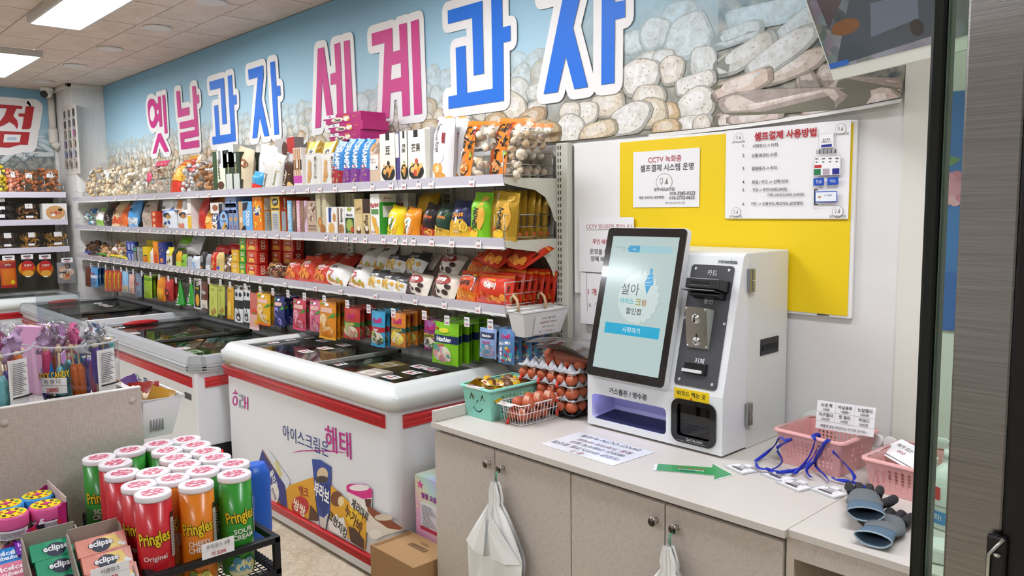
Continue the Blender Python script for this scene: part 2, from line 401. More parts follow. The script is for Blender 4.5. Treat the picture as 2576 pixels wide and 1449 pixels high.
def food_print(h, sc, amt):
    k = (h, sc, amt)
    if k not in _fm:
        def bld(nt, p, N):
            tc = N('TexCoord'); v = N('TexVoronoi', i_Scale=sc); n = N('TexNoise', i_Scale=sc*.5, i_Detail=6, i_Roughness=.75)
            nt.links.new(tc.outputs['Object'], v.inputs['Vector']); nt.links.new(tc.outputs['Object'], n.inputs['Vector'])
            r = ramp(nt, [(.14, mixh(h, '9c7648', amt)), (.24, h)]); nt.links.new(v.outputs['Distance'], r.inputs[0]); r2 = ramp(nt, [(.32, 'b9b0a4'), (.58, 'ffffff')]); nt.links.new(n.outputs['Fac'], r2.inputs[0])
            m = N('MixRGB', blend_type='MULTIPLY'); m.inputs[0].default_value = .55; nt.links.new(r.outputs[0], m.inputs[1]); nt.links.new(r2.outputs[0], m.inputs[2]); nt.links.new(m.outputs[0], p.inputs['Base Color']); p.inputs['Roughness'].default_value = .55
        _fm[k] = nodes_mat('food_print', bld)
    return _fm[k]
def polyhole(b, pts, m): b.poly(pts, m)
def outline(b, pts, n, w, m):
    """band of width w round a polygon: filled polygon, thick edges and round corners"""
    P = [Vector(p) for p in pts]; b.poly(P, m); L = len(P); e = n*.00006
    for i in range(L):
        P = [p+e for p in P]
        a, c = P[i], P[(i+1) % L]; d = (c-a)
        if d.length < 1e-6: continue
        s = n.cross(d.normalized())*w
        b.poly([a+s, a-s, c-s, c+s], m); a = a+e*.5
        u = d.normalized(); q = n.cross(u)
        b.poly([a+(u*math.cos(2*PI*k/14)+q*math.sin(2*PI*k/14))*w for k in range(14)], m)
PINK, BLUE, RED, WHITE = mat('cf2f86', .5), mat('0a6fdc', .5), mat('b4252b', .5), mat('f3f0ee', .5)
ban = thing('lettered_banner', 'long wall banner of blue sky over cookies with huge pink and blue Korean letters', 'banner')
BY = WALL-.008
zb = lambda x: 1.852
def banner_sheet(x0, x1, m, curl=0):
    b = B()
    def fn(u, v):
        x = x0+(x1-x0)*u; z0 = 1.852 + curl*.036*u*u; z = CEIL-.006+(z0-CEIL+.006)*v
        y = BY - .002 - (curl*.010*u**2*max(0, (v-.86)/.14)**2)
        return (x, y, z)
    b.grid(fn, 24, 24 if curl else 2, m); o = b.obj('printed_sheet', ban); return o
banner_sheet(-8.463, -2.352, BAN['mix']); banner_sheet(-2.352, -1.60, BAN['rounds']); banner_sheet(-1.60, -.957, BAN['sticks'], 1)
b = B(); b.grid(lambda u, v: (-1.9+(.943)*u, BY-.004-.030*u**2*(.3+.7*v), 1.852+.036*u*u-.014*v), 20, 2, mat('e9e6e1', .5)); b.obj('curled_hem', ban)
def ban_y(x, z):
    if x < -1.60: return BY-.002
    u = (x+1.60)/.643; z0 = 1.852+.036*u*u; v = (CEIL-.006-z)/(CEIL-.006-z0); return BY-.006-.010*u*u*max(0, (v-.86)/.14)**2
SKYH = 'b9d6e2'
def capsule(cx, cz, rx, rz, rot, q, n=18):
    out = []; ph = [q.uniform(0, 6.3) for _ in range(3)]
    for i in range(n):
        a = 2*PI*i/n; ca, sa = math.cos(a), math.sin(a); e = .62 if rx > 1.8*rz else .88
        x = rx*math.copysign(abs(ca)**e, ca); z = rz*math.copysign(abs(sa)**e, sa); w = 1+.05*math.sin(3*a+ph[0])+.035*math.sin(5*a+ph[1]); out.append((x*w, z*w))
    c, s_ = math.cos(rot), math.sin(rot); return [(cx+x*c-z*s_, cz+x*s_+z*c) for x, z in out]
def cookie(b, cx, cz, rx, rz, rot, base, fade, layer, q, sc=60, amt=.5, zmin=1.856):
    P = capsule(cx, cz, rx, rz, rot, q); f = round(fade*4)/4
    for k, (s_, dx, dz_, h) in enumerate(((1.03, 0, -.03, mixh('7a7666', SKYH, f)), (.99, 0, 0, mixh(mixh(base, '000000', .22), SKYH, f)), (.86, -.03, .07, mixh(base, SKYH, f)), (.50, -.10, .22, mixh(mixh(base, 'ffffff', .45), SKYH, f)))):
        o = .0005+.00018*layer+.00004*k
        V = []
        for x, z in P:
            x, z = cx+(x-cx)*s_+dx*rx, cz+(z-cz)*s_+dz_*rz; z = max(z, zmin+(.034*max(0, (x+1.60)/.643)**2 if x > -1.6 else 0)); x = min(x, -.960); V.append((x, ban_y(x, z)-o, z))
        b.poly(V, food_print(h, sc, amt*(1-f)) if k else mat(h, .6))
def bp(x, y): p = on_y(1100+x/1.2133, y/1.2133, BY-.004); return p.x, p.z
qf = random.Random(12); pic = B(); lay = 0
for (x, y, rx, ry, rot, base, fd) in ((740, 55, 70, 52, 0, 'ece9e2', .75), (600, 128, 46, 38, 0, 'ebe8e0', .6), (665, 102, 52, 50, 0, 'edeae3', .5), (765, 112, 76, 72, .2, 'edebe5', .45), (820, 190, 44, 55, 0, 'e9e6de', .3), (640, 190, 46, 34, .1, 'e2dccf', .2), (690, 178, 36, 30, 0, 'e6e1d6', .2), (560, 250, 50, 40, 0, 'e0d9ca', .1), (618, 236, 66, 60, 0, 'efece5', 0), (716, 214, 40, 48, 0, 'ebe5d8', 0), (786, 255, 66, 32, .15, 'efece6', 0), (645, 295, 54, 38, 0, 'e6dfcf', 0), (790, 318, 64, 52, .2, 'efece4', 0), (520, 322, 56, 38, 0, 'e4dac5', 0), (705, 345, 38, 33, 0, 'd8bd94', 0), (455, 345, 40, 38, 0, 'e8e2d4', 0), (405, 345, 34, 36, 0, 'e6dfcf', 0), (655, 345, 50, 48, 0, 'e3d6bd', 0), (590, 362, 68, 50, .25, 'f0ede6', 0), (405, 398, 50, 50, 0, 'efebe3', 0), (785, 385, 56, 32, 0, 'efece6', 0), (700, 398, 46, 26, 0, 'd9c09a', 0), (490, 402, 62, 30, .2, 'e2d2b4', 0), (830, 380, 30, 30, 0, 'e6dfd0', 0)):
    cx, cz = bp(x, y); ex = abs(bp(x+rx, y)[0]-cx); ez = abs(bp(x, y+ry)[1]-cz)
    if cz-ez*.6 > 1.84: cookie(pic, min(cx, -1.66), max(cz, 1.87), ex, ez, rot, base, fd, lay, qf, 60, .6); lay += 1
tag(pic.obj('printed_round_cookies', ban), kind='stuff'); pic = B(); lay = 0
for (x0, y0, x1, y1, hw, base, fd) in ((900, 62, 1110, 22, 34, 'e2e0da', .75), (850, 132, 985, 82, 28, 'd9d6ce', .6), (1060, 112, 1150, 40, 32, 'e4e1db', .6), (862, 212, 1020, 122, 36, 'ddd5c8', .25), (1120, 230, 1150, 290, 30, 'cfc4ba', 0), (1180, 215, 1215, 262, 28, 'cfc4ba', 0), (1000, 242, 1180, 166, 30, 'd6cabd', .1), (960, 226, 1140, 100, 38, 'e6e1da', .15), (850, 290, 1010, 232, 32, 'ddc9bb', 0), (1240, 262, 1420, 268, 26, 'd9c6ba', 0), (850, 380, 950, 365, 34, 'd8c5ba', 0), (1310, 330, 1400, 300, 34, 'dcc8bc', 0), (1130, 345, 1230, 332, 24, 'd9c8be', 0), (905, 372, 1050, 345, 28, 'dccbc2', 0), (870, 318, 1290, 296, 34, 'e3d3c8', 0)):
    a, c = bp(x0, y0), bp(x1, y1); cx, cz = (a[0]+c[0])/2, (a[1]+c[1])/2; L_ = math.hypot(c[0]-a[0], c[1]-a[1])/2; hw_ = hw*.00118
    cookie(pic, max(cx, -1.58+L_*.6), cz, L_+hw_*.6, hw_, math.atan2(c[1]-a[1], c[0]-a[0]), base, fd, lay, qf, 48, .35, 1.858); lay += 1
tag(pic.obj('printed_cookie_sticks', ban), kind='stuff'); pic = B(); row_n = 6
for r in range(row_n):
    z = 2.20-.062*r; x = -8.44; i = 0
    while x < -2.42:
        big = .7+.5*(x+8.4)/6.0; rx = qf.uniform(.045, .085)*big; rz = rx*qf.uniform(.55, 1.0)
        cookie(pic, min(x, -2.36-rx), z+qf.uniform(-.02, .02), rx, rz, qf.uniform(-.8, .8), qf.choice(['e6dfcf', 'ddd0b8', 'd2bb94', 'e9e4d8', 'cdb08a', 'dcd6c8']), [.85, .6, .35, .12, 0, 0][r], r*4+i % 4, qf, 55, .5)
        x += rx*1.55; i += 1
tag(pic.obj('printed_small_cookies', ban), kind='stuff')
Z1 = lambda L: [(350+x/4.997, 130+y/4.997) for x, y in L]
Z2 = lambda L: [(760+x/2.559, 20+y/2.559) for x, y in L]
Z3 = lambda L: [(1090+x/2.73, y/2.73) for x, y in L]
Z4 = lambda L: [(x/4.55, 220+y/4.55) for x, y in L]
def ell(cx, cy, rx, ry, n=22): return [(cx+rx*math.cos(2*PI*i/n), cy+ry*math.sin(2*PI*i/n)) for i in range(n)]
LET = [
 (PINK, Z1, [[(150,590),(180,598),(200,625),(210,655),(237,645),(233,566),(268,560),(290,940),(257,946),(250,868),(228,880),(210,930),(180,965),(150,950),(125,880),(110,760),(105,670),(120,610)], [(288,550),(325,542),(355,1025),(320,1032)], [(235,1030),(272,1025),(375,1255),(322,1263),(250,1125),(213,1278),(168,1285)]], [ell(165,778,31,98), [(224,732),(242,729),(244,783),(227,787)]]),
 (PINK, Z1, [[(463,500),(508,490),(525,718),(625,695),(632,795),(487,828)], [(663,440),(707,428),(718,545),(748,535),(755,645),(722,655),(750,1060),(565,1100),(567,1140),(752,1108),(757,1198),(528,1232),(512,1020),(700,983),(697,940),(510,975),(507,890),(690,848)]], []),
 (BLUE, Z1, [[(880,380),(1062,328),(1100,905),(1047,915),(1020,455),(890,487)], [(940,680),(990,670),(1013,1055),(1152,1030),(1110,305),(1163,292),(1180,550),(1222,540),(1226,660),(1190,668),(1215,1125),(925,1170),(918,1073),(963,1065)]], []),
 (BLUE, Z1, [[(1368,228),(1557,170),(1563,290),(1535,600),(1632,1055),(1572,1065),(1513,815),(1480,1080),(1422,1090),(1490,320),(1377,353)], [(1645,135),(1703,120),(1725,437),(1770,425),(1777,550),(1732,560),(1757,1038),(1700,1048)]], []),
 (PINK, Z2, [[(100,262),(138,253),(208,748),(165,758),(128,455),(118,768),(84,775)], [(206,233),(243,222),(268,738),(226,746),(220,490),(183,495),(181,425),(216,415)], [(267,215),(305,205),(330,725),(287,732)]], []),
 (PINK, Z2, [[(447,165),(578,128),(582,283),(630,270),(623,108),(672,95),(694,690),(647,698),(640,532),(568,545),(560,708),(511,715),(530,225),(450,245)], [(699,88),(750,72),(771,680),(721,687)]], [[(577,370),(635,355),(637,445),(573,462)]]),
 (BLUE, Z3, [[(98,73),(335,5),(346,505),(277,518),(266,122),(100,165)], [(153,328),(220,312),(231,638),(408,608),(396,-60),(471,-80),(475,187),(529,175),(530,280),(480,293),(484,692),(104,748),(103,663),(163,652)]], []),
 (BLUE, Z3, [[(745,-130),(1020,-215),(1030,-100),(1003,0),(958,190),(1061,597),(968,612),(909,388),(853,632),(757,646),(895,-45),(748,-6)], [(1158,-250),(1240,-275),(1246,15),(1317,0),(1317,118),(1247,135),(1243,570),(1153,583)]], []),
]
nY = Vector((0, -1, 0))
for m, zf, polys, holes in LET:
    L = B(); O = B()
    for pl in polys:
        q = zf(pl)
        outline(O, [on_y(a, c, BY-.0085-.0006*polys.index(pl)) for a, c in q], nY, .043, WHITE); L.poly([on_y(a, c, BY-.0125) for a, c in q], m)
    for pl in holes: L.poly([on_y(a, c, BY-.0135) for a, c in zf(pl)], WHITE)
    o = L.obj('letter', ban); O.obj('letter_outline', o)
# banner on the left wall
ban2 = thing('side_banner', 'blue sky banner on the far side wall with one big red Korean letter', 'banner')
B().box(LEFT+.002, -1.5, 2.0, LEFT+.008, 2.20, CEIL-.01, BAN['twigs']).obj('printed_sheet', ban2)
pic = B()
for r in range(4):
    y = 1.2
    i = 0
    while y < 2.18:
        P = capsule(y, 2.36-.075*r+qf.uniform(-.02, .02), qf.uniform(.08, .13), .026, qf.uniform(-.9, .9), qf); f = [.75, .4, .15, 0][r]
        for k, (s_, h) in enumerate(((1.05, '55646a'), (.97, 'a9b4b4'), (.7, 'd3d8d6'))):
            cy_ = sum(p_[0] for p_ in P)/len(P); cz_ = sum(p_[1] for p_ in P)/len(P)
            pic.poly([(LEFT+.0085+.00018*(r*4+i % 4)+.00004*k, min(2.195, cy_+(a-cy_)*s_), max(2.005, cz_+(c-cz_)*s_+.004*k)) for a, c in P], mat(mixh(h, '9fc4d6', f), .6))
        y += .085; i += 1
tag(pic.obj('printed_snack_sticks', ban2), kind='stuff')
nX = Vector((1, 0, 0)); L = B(); O = B()
for pl in ([(-60,190),(258,212),(252,247),(188,243),(152,325),(195,375),(210,430),(193,478),(165,430),(107,395),(30,440),(-40,460),(-10,400),(50,320),(80,240),(-60,232)], [(297,215),(392,220),(355,455),(330,478),(250,478),(273,335),(210,332),(215,295),(282,298)], [(-60,497),(342,512),(318,658),(230,655),(100,690),(-60,680)]):
    q = Z4(pl); outline(O, [on_x(a, c, LEFT+.014) for a, c in q], nX, .075, WHITE); L.poly([on_x(a, c, LEFT+.0185) for a, c in q], RED)
L.poly([on_x(a, c, LEFT+.0205) for a, c in Z4([(50,535),(240,542),(225,628),(38,630)])], WHITE)
L.poly([on_x(a, c, LEFT+.0215) for a, c in Z4([(85,568),(192,570),(188,604),(82,606)])], mat('b9cbe0', .5))
O.obj('letter_outline', L.obj('letter', ban2))
# ================================================================== wall shelving
SHF, SHB = 2.187, 2.495                     # front and back of the boards
SZ = [1.668, 1.411, 1.135]                  # lip bottoms
TOPZ = [z+.030 for z in SZ]                 # where goods stand
XR, XL = -2.366, -8.445
STEEL, CREAM = mat('e9e8e3', .35), mat('d8d6c8', .4)
RAIL = mat('d5d0dc', .22, spec=.6)
shv = thing('snack_shelving', 'long cream metal wall shelving with three tiers of snacks and price rails', 'shelf')
seams = [XR, -3.095, -4.02, -4.945, -5.87, -6.795, -7.72, XL]
BACKP = nodes_mat('slotted_back_panel', lambda nt, p, N: (p.inputs['Base Color'].__setattr__('default_value', lin('c3bbac')), p.inputs['Roughness'].__setattr__('default_value', .6)))
for i in range(7):
    x1, x0 = seams[i], seams[i+1]
    b = B()
    nst = 9; w = (x1-x0-.07)/nst
    for k in range(nst): b.box(x0+.035+k*w+.0015, SHB+.004, .86, x0+.035+(k+1)*w-.0015, SHB+.012, 1.82, BACKP)
    b.obj('back_panel', shv)
for x in seams:
    b = B(); xx0, xx1 = (x+.003, x+.07) if x == XR else (x-.03, x+.03)
    b.box(xx0, SHB-.010, .0, xx1, WALL-.012, 1.845, CREAM)
    o = bevel(b.obj('upright', shv), .003)
    s = B(); z = .9
    while z < 1.82:
        for q in (.012, .026):
            s.box(xx0+q, SHB-.0112, z, xx0+q+.004, SHB-.0098, z+.016, mat('1c1b1a', .8))
        z += .027
    s.obj('slots', o)
for ti, z in enumerate(SZ):
    for i in range(7):
        x1, x0 = seams[i]-.002, seams[i+1]+.002
        b = B(); b.box(x0, SHF+.006, z+.012, x1, SHB, z+.030, STEEL); b.box(x0, SHF+.002, z, x1, SHF+.010, z+.03, STEEL)
        brd = b.obj('shelf_board', shv)
        r = B(); r.prism([(0, .004), (.004, .002), (-.004, .043), (-.008, .043)], lambda a, c, x: (x, SHF+a, z+c), x0+.002, x1-.002, RAIL)
        r.box(x0, SHF-.001, z-.004, x1, SHF+.008, z+.006, STEEL)
        r.obj('price_rail', brd)
    # end bracket at the right
    b = B()
    pl = [(SHB, z+.028), (SHF+.004, z+.028), (SHF+.004, z+.004), (SHF+.05, z-.004), (2.36, z-.02), (2.42, z-.05), (2.455, z-.10), (2.475, z-.15), (SHB, z-.16)]
    b.prism(pl, lambda a, c, x: (x, a, c), XR+.0005, XR+.0025, CREAM)
    br = b.obj('bracket', shv)
    # wire guard at the end
    g = B(); WIRE = mat('b9bab8', .25, m=.9)
    xg = XR-.012
    for hz in (.012, .055, .105): g.tube([(xg, SHF+.008, z+.03+hz), (xg, SHB-.01, z+.03+hz)], .0022, WIRE, 6)
    for yy in (SHF+.008, SHB-.012): g.tube([(xg, yy, z+.032), (xg, yy, z+.135)], .0022, WIRE, 6)
    g.obj('guard_rail', shv)
    g = B(); xg = XL+.012
    for hz in (.02, .07): g.tube([(xg, SHF+.008, z+.03+hz), (xg, SHB-.01, z+.03+hz)], .0022, WIRE, 6)
    g.obj('guard_rail', shv)
# price tags on the rails
def tag_mesh(k, w=.034, h=.042):
    b = B(); b.box(-w/2, -.0012, 0, w/2, 0, h, mat('f4f2f0', .5)); q = random.Random(k)
    it = [('t', ['1500', '2000', '3800', '4000', '2200', '1200', '500', '800'][k % 8], .5, .26, .26, 'b4343c', .7), ('r', .06, .49, .94, .50, '9a9698')]
    u = .12
    while u < .86:
        l = .05+.09*q.random(); it += [('r', u, .62, u+l*.35, .84, '2b292c'), ('r', u, .70+.08*q.random(), u+l, .75+.08*q.random(), '2b292c')]; u += l+.03
    prints(b, lambda u, v, o: Vector(((u-.5)*w, -.0012-o, v*h)), w, h, it, .0003, tess=False)
    return b.mesh('price_tag')
TAGS = [tag_mesh(k) for k in range(8)]
rails = [o for o in COL.objects if o.name.startswith('price_rail')]
def rail_for(ti, x):
    for i in range(7):
        if seams[i+1] <= x <= seams[i]: return rails[ti*7+i]
    return rails[ti*7]
tagpx = [[290, 342, 390, 449, 497, 525, 712, 737, 773, 805, 843, 892, 937, 984, 1016, 1053, 1085, 1187],
         [243, 263, 281, 302, 319, 348, 377, 397, 411, 428, 445, 463, 480, 493, 511, 535, 561, 586, 615, 643, 667, 697, 726, 820, 843, 871, 893, 919, 965, 994, 1019, 1040, 1086, 1137, 1204],
         [230, 254, 272, 287, 304, 321, 336, 348, 365, 374, 384, 395, 407, 421, 434, 447, 459, 472, 483, 499, 511, 526, 542, 558, 576, 600, 623, 655, 717, 793, 857, 945, 1045, 1118, 1202]]
for ti in range(3):
    for k, px in enumerate(tagpx[ti]):
        x = x_at(px, SHF-.006, SZ[ti]+.02)
        o = link('price_tag', TAGS[(k*3+ti) % 8], rail_for(ti, x), (x, SHF-.0075, SZ[ti]-.004), (-.09, 0, 0))
# ================================================================== freezers
FW, FRIM, FRED = mat('e4e6ea', .35, coat=.2), mat('dfe2df', .28, coat=.3), mat('c9222a', .35, coat=.2)
ALU, DARKIN = mat('c3c6ca', .35, m=.35), mat('8f8d88', .6)
def freezer(label, x0, x1, y0, y1, top, style):
    """chest freezer: front at y0, sliding glass lids; returns the Empty"""
    t = thing('chest_freezer', label, 'freezer', ((x0+x1)/2, (y0+y1)/2, 0))
    cx, cy = (x0+x1)/2, (y0+y1)/2; hx, hy = (x1-x0)/2, (y1-y0)/2; i = .022
    rimh = .095 if style == 'white' else .085
    b = B(); n = 6; R = .05 if style == 'white' else .012
    pl = []
    for sx, sy, a0 in ((1,-1,-90), (1,1,0), (-1,1,90), (-1,-1,180)):
        for k in range(n+1):
            a = math.radians(a0+90*k/n); pl.append((sx*(hx-i-R)+R*math.cos(a), sy*(hy-i-R)+R*math.sin(a)))
    # body is an open tub with thick walls
    wl = .07; zb_, zt = .012, top-rimh+.004; floor_in = .22
    N = len(pl); inn = [(x*(hx-i-wl)/(hx-i), y*(hy-i-wl)/(hy-i)) for x, y in pl]
    V = [(x, y, zb_) for x, y in pl]+[(x, y, zt) for x, y in pl]+[(x, y, zt) for x, y in inn]+[(x, y, floor_in) for x, y in inn]
    fs = [tuple(range(N))[::-1]]
    for k in range(N):
        j = (k+1) % N; fs.append((k, j, N+j, N+k)); fs.append((N+k, N+j, 2*N+j, 2*N+k))
    b.add(V, fs, FW, False)
    fs2 = [(2*N+k, 2*N+(k+1) % N, 3*N+(k+1) % N, 3*N+k) for k in range(N)]+[tuple(range(3*N, 4*N))]
    o = len(b.v)-4*N; kk = b.slot(DARKIN)
    for f in fs2: b.f.append(tuple(o+q for q in f)); b.mi.append(kk); b.sm.append(False)
    b.obj('body', t)
    p = B(); p.box(-hx+.06, -hy+.05, 0, hx-.06, hy-.03, .013, mat('2a2b2d', .6)); p.obj('plinth', t)
    # rim
    r = B(); RM = FRIM if style == 'white' else ALU
    if style == 'white':
        prof = [(0, 0), (-.002, .028), (-.006, .05), (.012, .062), (.03, .085), (.05, .0945), (.075, .095), (.088, .088), (.09, .03), (.05, 0)]
    else:
        prof = [(0, 0), (0, .008), (-.005, .012), (-.005, .018), (0, .022), (-.005, .026), (-.005, .032), (0, .036), (.0, .045), (.012, .085), (.07, .085), (.07, .02), (.03, 0)]
    Rr = .055 if style == 'white' else .05; ns = 7 if style == 'white' else 2
    cor = []
    for sx, sy, a0 in ((1,-1,-90), (1,1,0), (-1,1,90), (-1,-1,180)):
        for k in range(ns): a = math.radians(a0+90*k/(ns-1)); cor.append((sx*(hx-Rr), sy*(hy-Rr), math.cos(a), math.sin(a)))
    V = []
    for ux, uy, ca, sa in cor:
        for ins, dz in prof: V.append((ux+(Rr-ins)*ca if Rr > ins else ux-(ins-Rr)*(1 if ux > 0 else -1), uy+(Rr-ins)*sa if Rr > ins else uy-(ins-Rr)*(1 if uy > 0 else -1), top-rimh+dz))
    q = len(prof); fs = []
    for c in range(len(cor)):
        d = (c+1) % len(cor)
        for k in range(q): fs.append((c*q+k, d*q+k, d*q+(k+1) % q, c*q+(k+1) % q))
    r.add(V, fs, RM, style == 'white'); rim = r.obj('rim', t)
    if style == 'alu':
        for sx in (-1, 1):
            g = B(); GREY = mat('a3a6a8', .4)
            g.prism([(-.003, .002), (-.003, .045), (.008, .088), (.05, .088), (.05, .002)], lambda a, c, y: (sx*(hx-a+.002), y, top-rimh+c), -hy+.048, -hy+.075, GREY)
            g.prism([(-.003, .002), (-.003, .045), (.008, .088), (.05, .088), (.05, .002)], lambda a, c, x: (x, -hy+a-.002, top-rimh+c), sx*(hx-.048), sx*(hx-.075), GREY)
            g.poly([(sx*(hx-.048), -hy-.003, top-rimh+.002), (sx*(hx+.003), -hy+.048, top-rimh+.002), (sx*(hx+.003), -hy+.048, top-rimh+.05), (sx*(hx-.048), -hy-.003, top-rimh+.05)], GREY)
            g.poly([(sx*(hx-.048), -hy-.003, top-rimh+.05), (sx*(hx+.003), -hy+.048, top-rimh+.05), (sx*(hx-.008), -hy+.052, top-rimh+.089), (sx*(hx-.052), -hy+.008, top-rimh+.089)], GREY)
            g.obj('corner_piece', rim)
    # red bumper strips
    def strip(x_a, x_b, ya, yb, z, h):
        s = B(); prof = [(0, 0), (.008, .002), (.010, .010), (.006, .014), (.011, .018), (.011, .026), (.006, .03), (.015, .036), (.018, .5*h+.02), (.013, h-.004), (0, h)]
        if ya == yb: s.prism(prof, lambda a, c, x: (x, ya-a, z+c), x_a, x_b, FRED, True)
        else: s.prism(prof, lambda a, c, y: (x_a+a, y, z+c), ya, yb, FRED, True)
        s.obj('bumper_strip', t)
    fx0, fx1, fy = -hx+i, hx-i, -hy+i
    sh = .058
    zs = top-rimh-.085 if style == 'white' else top-rimh-.09
    strip(fx0+.002, fx1-.05, fy, fy, zs, sh); strip(fx1, fx1, fy+.05, hy-i-.03, zs, sh)
    strip(fx0+.002, fx1-.05, fy, fy, .052, .05)
    # lids
    lid = B(); gl = B(); lz = top-.028
    ins = .088 if style == 'white' else .068
    ix0, ix1, iy0, iy1 = -hx+ins, hx-ins, -hy+ins, hy-ins
    LF = mat('9c9f9b', .35, m=.2) if style == 'white' else mat('55534e', .45)
    mid = 0.0
    for k, (a, c, dz) in enumerate(((ix0, mid+.03, 0.0), (mid-.03, ix1, -.016))):
        f = B(); w = .018
        f.box(a, iy0, lz+dz-.006, c, iy0+w, lz+dz+.008, LF); f.box(a, iy1-w, lz+dz-.006, c, iy1, lz+dz+.008, LF)
        f.box(a, iy0, lz+dz-.006, a+w*1.3, iy1, lz+dz+.010, LF); f.box(c-w*1.3, iy0, lz+dz-.006, c, iy1, lz+dz+.010, LF)
        o = f.obj('sliding_lid', t)
        B().box(a+w, iy0+w, lz+dz-.001, c-w, iy1-w, lz+dz+.003, FGLASS).obj('glass_pane', o)
        if style == 'alu':
            h = B(); hxp = a+.012 if k == 0 else c-.012
            h.blob((hxp, -.10, lz+dz+.02), .028, .13, .02, mat('b5242c', .35), n=14, k=6); h.obj('handle', o)
    return t
F1 = dict(x0=-4.245, x1=-2.60, y0=1.77, y1=2.475, top=.862)
fz1 = freezer('white chest freezer with red bumper strips and printed ice creams on its front', style='white', **F1)
F2 = dict(x0=-6.13, x1=-4.30, y0=1.645, y1=2.475, top=.776)
fz2 = freezer('grey rimmed chest freezer with dark blue Korean lettering below its red strip', style='alu', **F2)
F3 = dict(x0=-8.10, x1=-6.19, y0=1.60, y1=2.475, top=.776)
fz3 = freezer('grey rimmed chest freezer standing beyond the lettered one by the column', style='alu', **F3)
B().box(-.03, -.40, .73, .03, .40, .80, mat('e3e4e4', .35)).obj('end_bar', fz3, ((F3['x1']-F3['x0'])/2-.02, 0, 0))
F4 = dict(x0=-8.98, x1=-8.30, y0=.55, y1=2.17, top=.80)
fz4 = freezer('white chest freezer under the far side wall shelves', style='white', **F4)
# print on the front of the white freezer
fc = lambda px, py: on_y(px, py, F1['y0']+.022)
lx, ly = fz1.location.x, fz1.location.y
fx0, fx1 = F1['x0']+.022, F1['x1']-.022
FWD, FH = fx1-fx0, .70; FZ0 = .10
def uv(px, py): p = fc(px, py); return ((p.x-fx0)/FWD, (p.z-FZ0)/FH)
def U(*pts): return [uv(*p) for p in pts]
Q = lambda L: [uv(560+x/2.3796, 840+y/2.3796) for x, y in L]
NAVY, MAG = '20327f', 'c0268a'
def tx(s, px, py, h, c, mw=.3, rot=0, bo=.012): u, v = uv(px, py); return ('t', s, u, v, h, c, mw, rot, bo)
it = []
# logo at the left: three jamo, the middle one only outlined
it += [('p', Q([(62,350),(92,352),(92,360),(62,358)]), MAG), ('p', Q([(74,336),(80,336),(80,352),(74,352)]), MAG)]
it += [('p', Q(ell(76, 400, 16, 30)), MAG), ('p', Q(ell(76, 400, 8, 20)), 'e4e6ea')]
it += [('p', Q([(101,362),(124,367),(124,402),(108,399),(108,428),(124,432),(124,446),(101,440),(101,392),(116,395),(116,377),(101,373)]), '5a5f78'), ('p', Q([(104,366),(121,370),(121,399),(105,396),(105,431),(121,435),(121,442),(104,437),(104,395),(119,398),(119,374),(104,370)]), 'e4e6ea')]
it += [('p', Q([(131,372),(138,374),(138,448),(131,446)]), MAG), ('p', Q([(148,376),(155,378),(155,456),(148,454)]), MAG), ('p', Q([(138,408),(148,410),(148,417),(138,415)]), MAG)]
it += [tx('아이스크림은', 768, 1107, .105, NAVY, .30, 0, .0), tx('해태', 851, 1110, .17, MAG, .18, 0, .012)]
it += [('p', Q([(408,712),(470,697),(560,693),(660,698),(780,715),(660,706),(560,701),(480,703)]), MAG)]
# printed ice creams
it += [('p', Q([(218,905),(240,690),(370,905),(395,1000),(392,1040),(330,1010),(222,960)]), '8a5a35'), ('p', Q([(212,790),(240,695),(262,740),(372,900),(393,1035),(360,1022),(250,870)]), '28348c'), ('p', Q([(272,690),(300,720),(410,880),(392,930),(330,830)]), 'dfe3ee')]
it += [tx('바밤바', 702, 1180, .10, 'e6d23c', .12, -.9, .02), tx('폴라포', 690, 1205, .10, 'ffffff', .13, -.95, .02), ('p', Q(ell(312, 955, 30, 62)), 'f2efe8'), tx('호두마루', 691, 1242, .05, '23408c', .09, -.95)]
it += [('p', Q([(385,930),(405,905),(550,855),(560,990),(575,1100),(520,1110),(395,1045)]), 'e2a51e'), ('p', Q(ell(470, 1030, 52, 60)), 'c7212b'), tx('쌍쌍', 755, 1276, .09, 'fff6e0', .09, -.2, .03), tx('탱크', 766, 1236, .07, 'a2221d', .09, .1, .02), ('p', Q([(530,1020),(580,1080),(575,1120),(520,1110)]), '5a2f1c')]
it += [('p', Q([(540,748),(590,752),(657,795),(650,1050),(622,1170),(588,1150),(560,960)]), '24459c'), ('p', Q(ell(604, 840, 33, 42)), 'd9c3a0'), ('p', Q(ell(600, 870, 38, 22)), '39312f'), ('p', Q([(565,905),(590,895),(606,912),(628,890),(650,905),(650,1000),(612,1085),(575,1010)]), '16307e'), tx('부라보', 812, 1238, .11, 'ffffff', .085, -.15, .03), ('p', Q([(585,1085),(612,1100),(640,1070),(622,1168),(592,1150)]), 'd9d4cc')]
it += [('p', Q([(655,905),(700,945),(770,1010),(872,1100),(860,1290),(820,1270),(650,1120)]), 'e5a81f'), ('p', Q(ell(690, 985, 36, 46)), '7a4222'), ('p', Q(ell(716, 1000, 18, 30)), 'efd9a8'), ('p', Q(ell(795, 1090, 46, 56)), 'f3c62c'), tx('누가바', 893, 1304, .09, '5a3216', .09, -.45, .03), ('p', Q([(760,1150),(800,1160),(855,1230),(855,1290),(775,1240)]), '4a2818')]
it += [('p', Q([(640,1120),(668,1095),(690,1072),(705,1100),(735,1095),(742,1140),(758,1180),(752,1222),(700,1200),(650,1170)]), 'f4f2ee'), tx('크런치킹', 853, 1317, .075, '222222', .1, -.35, .03)]
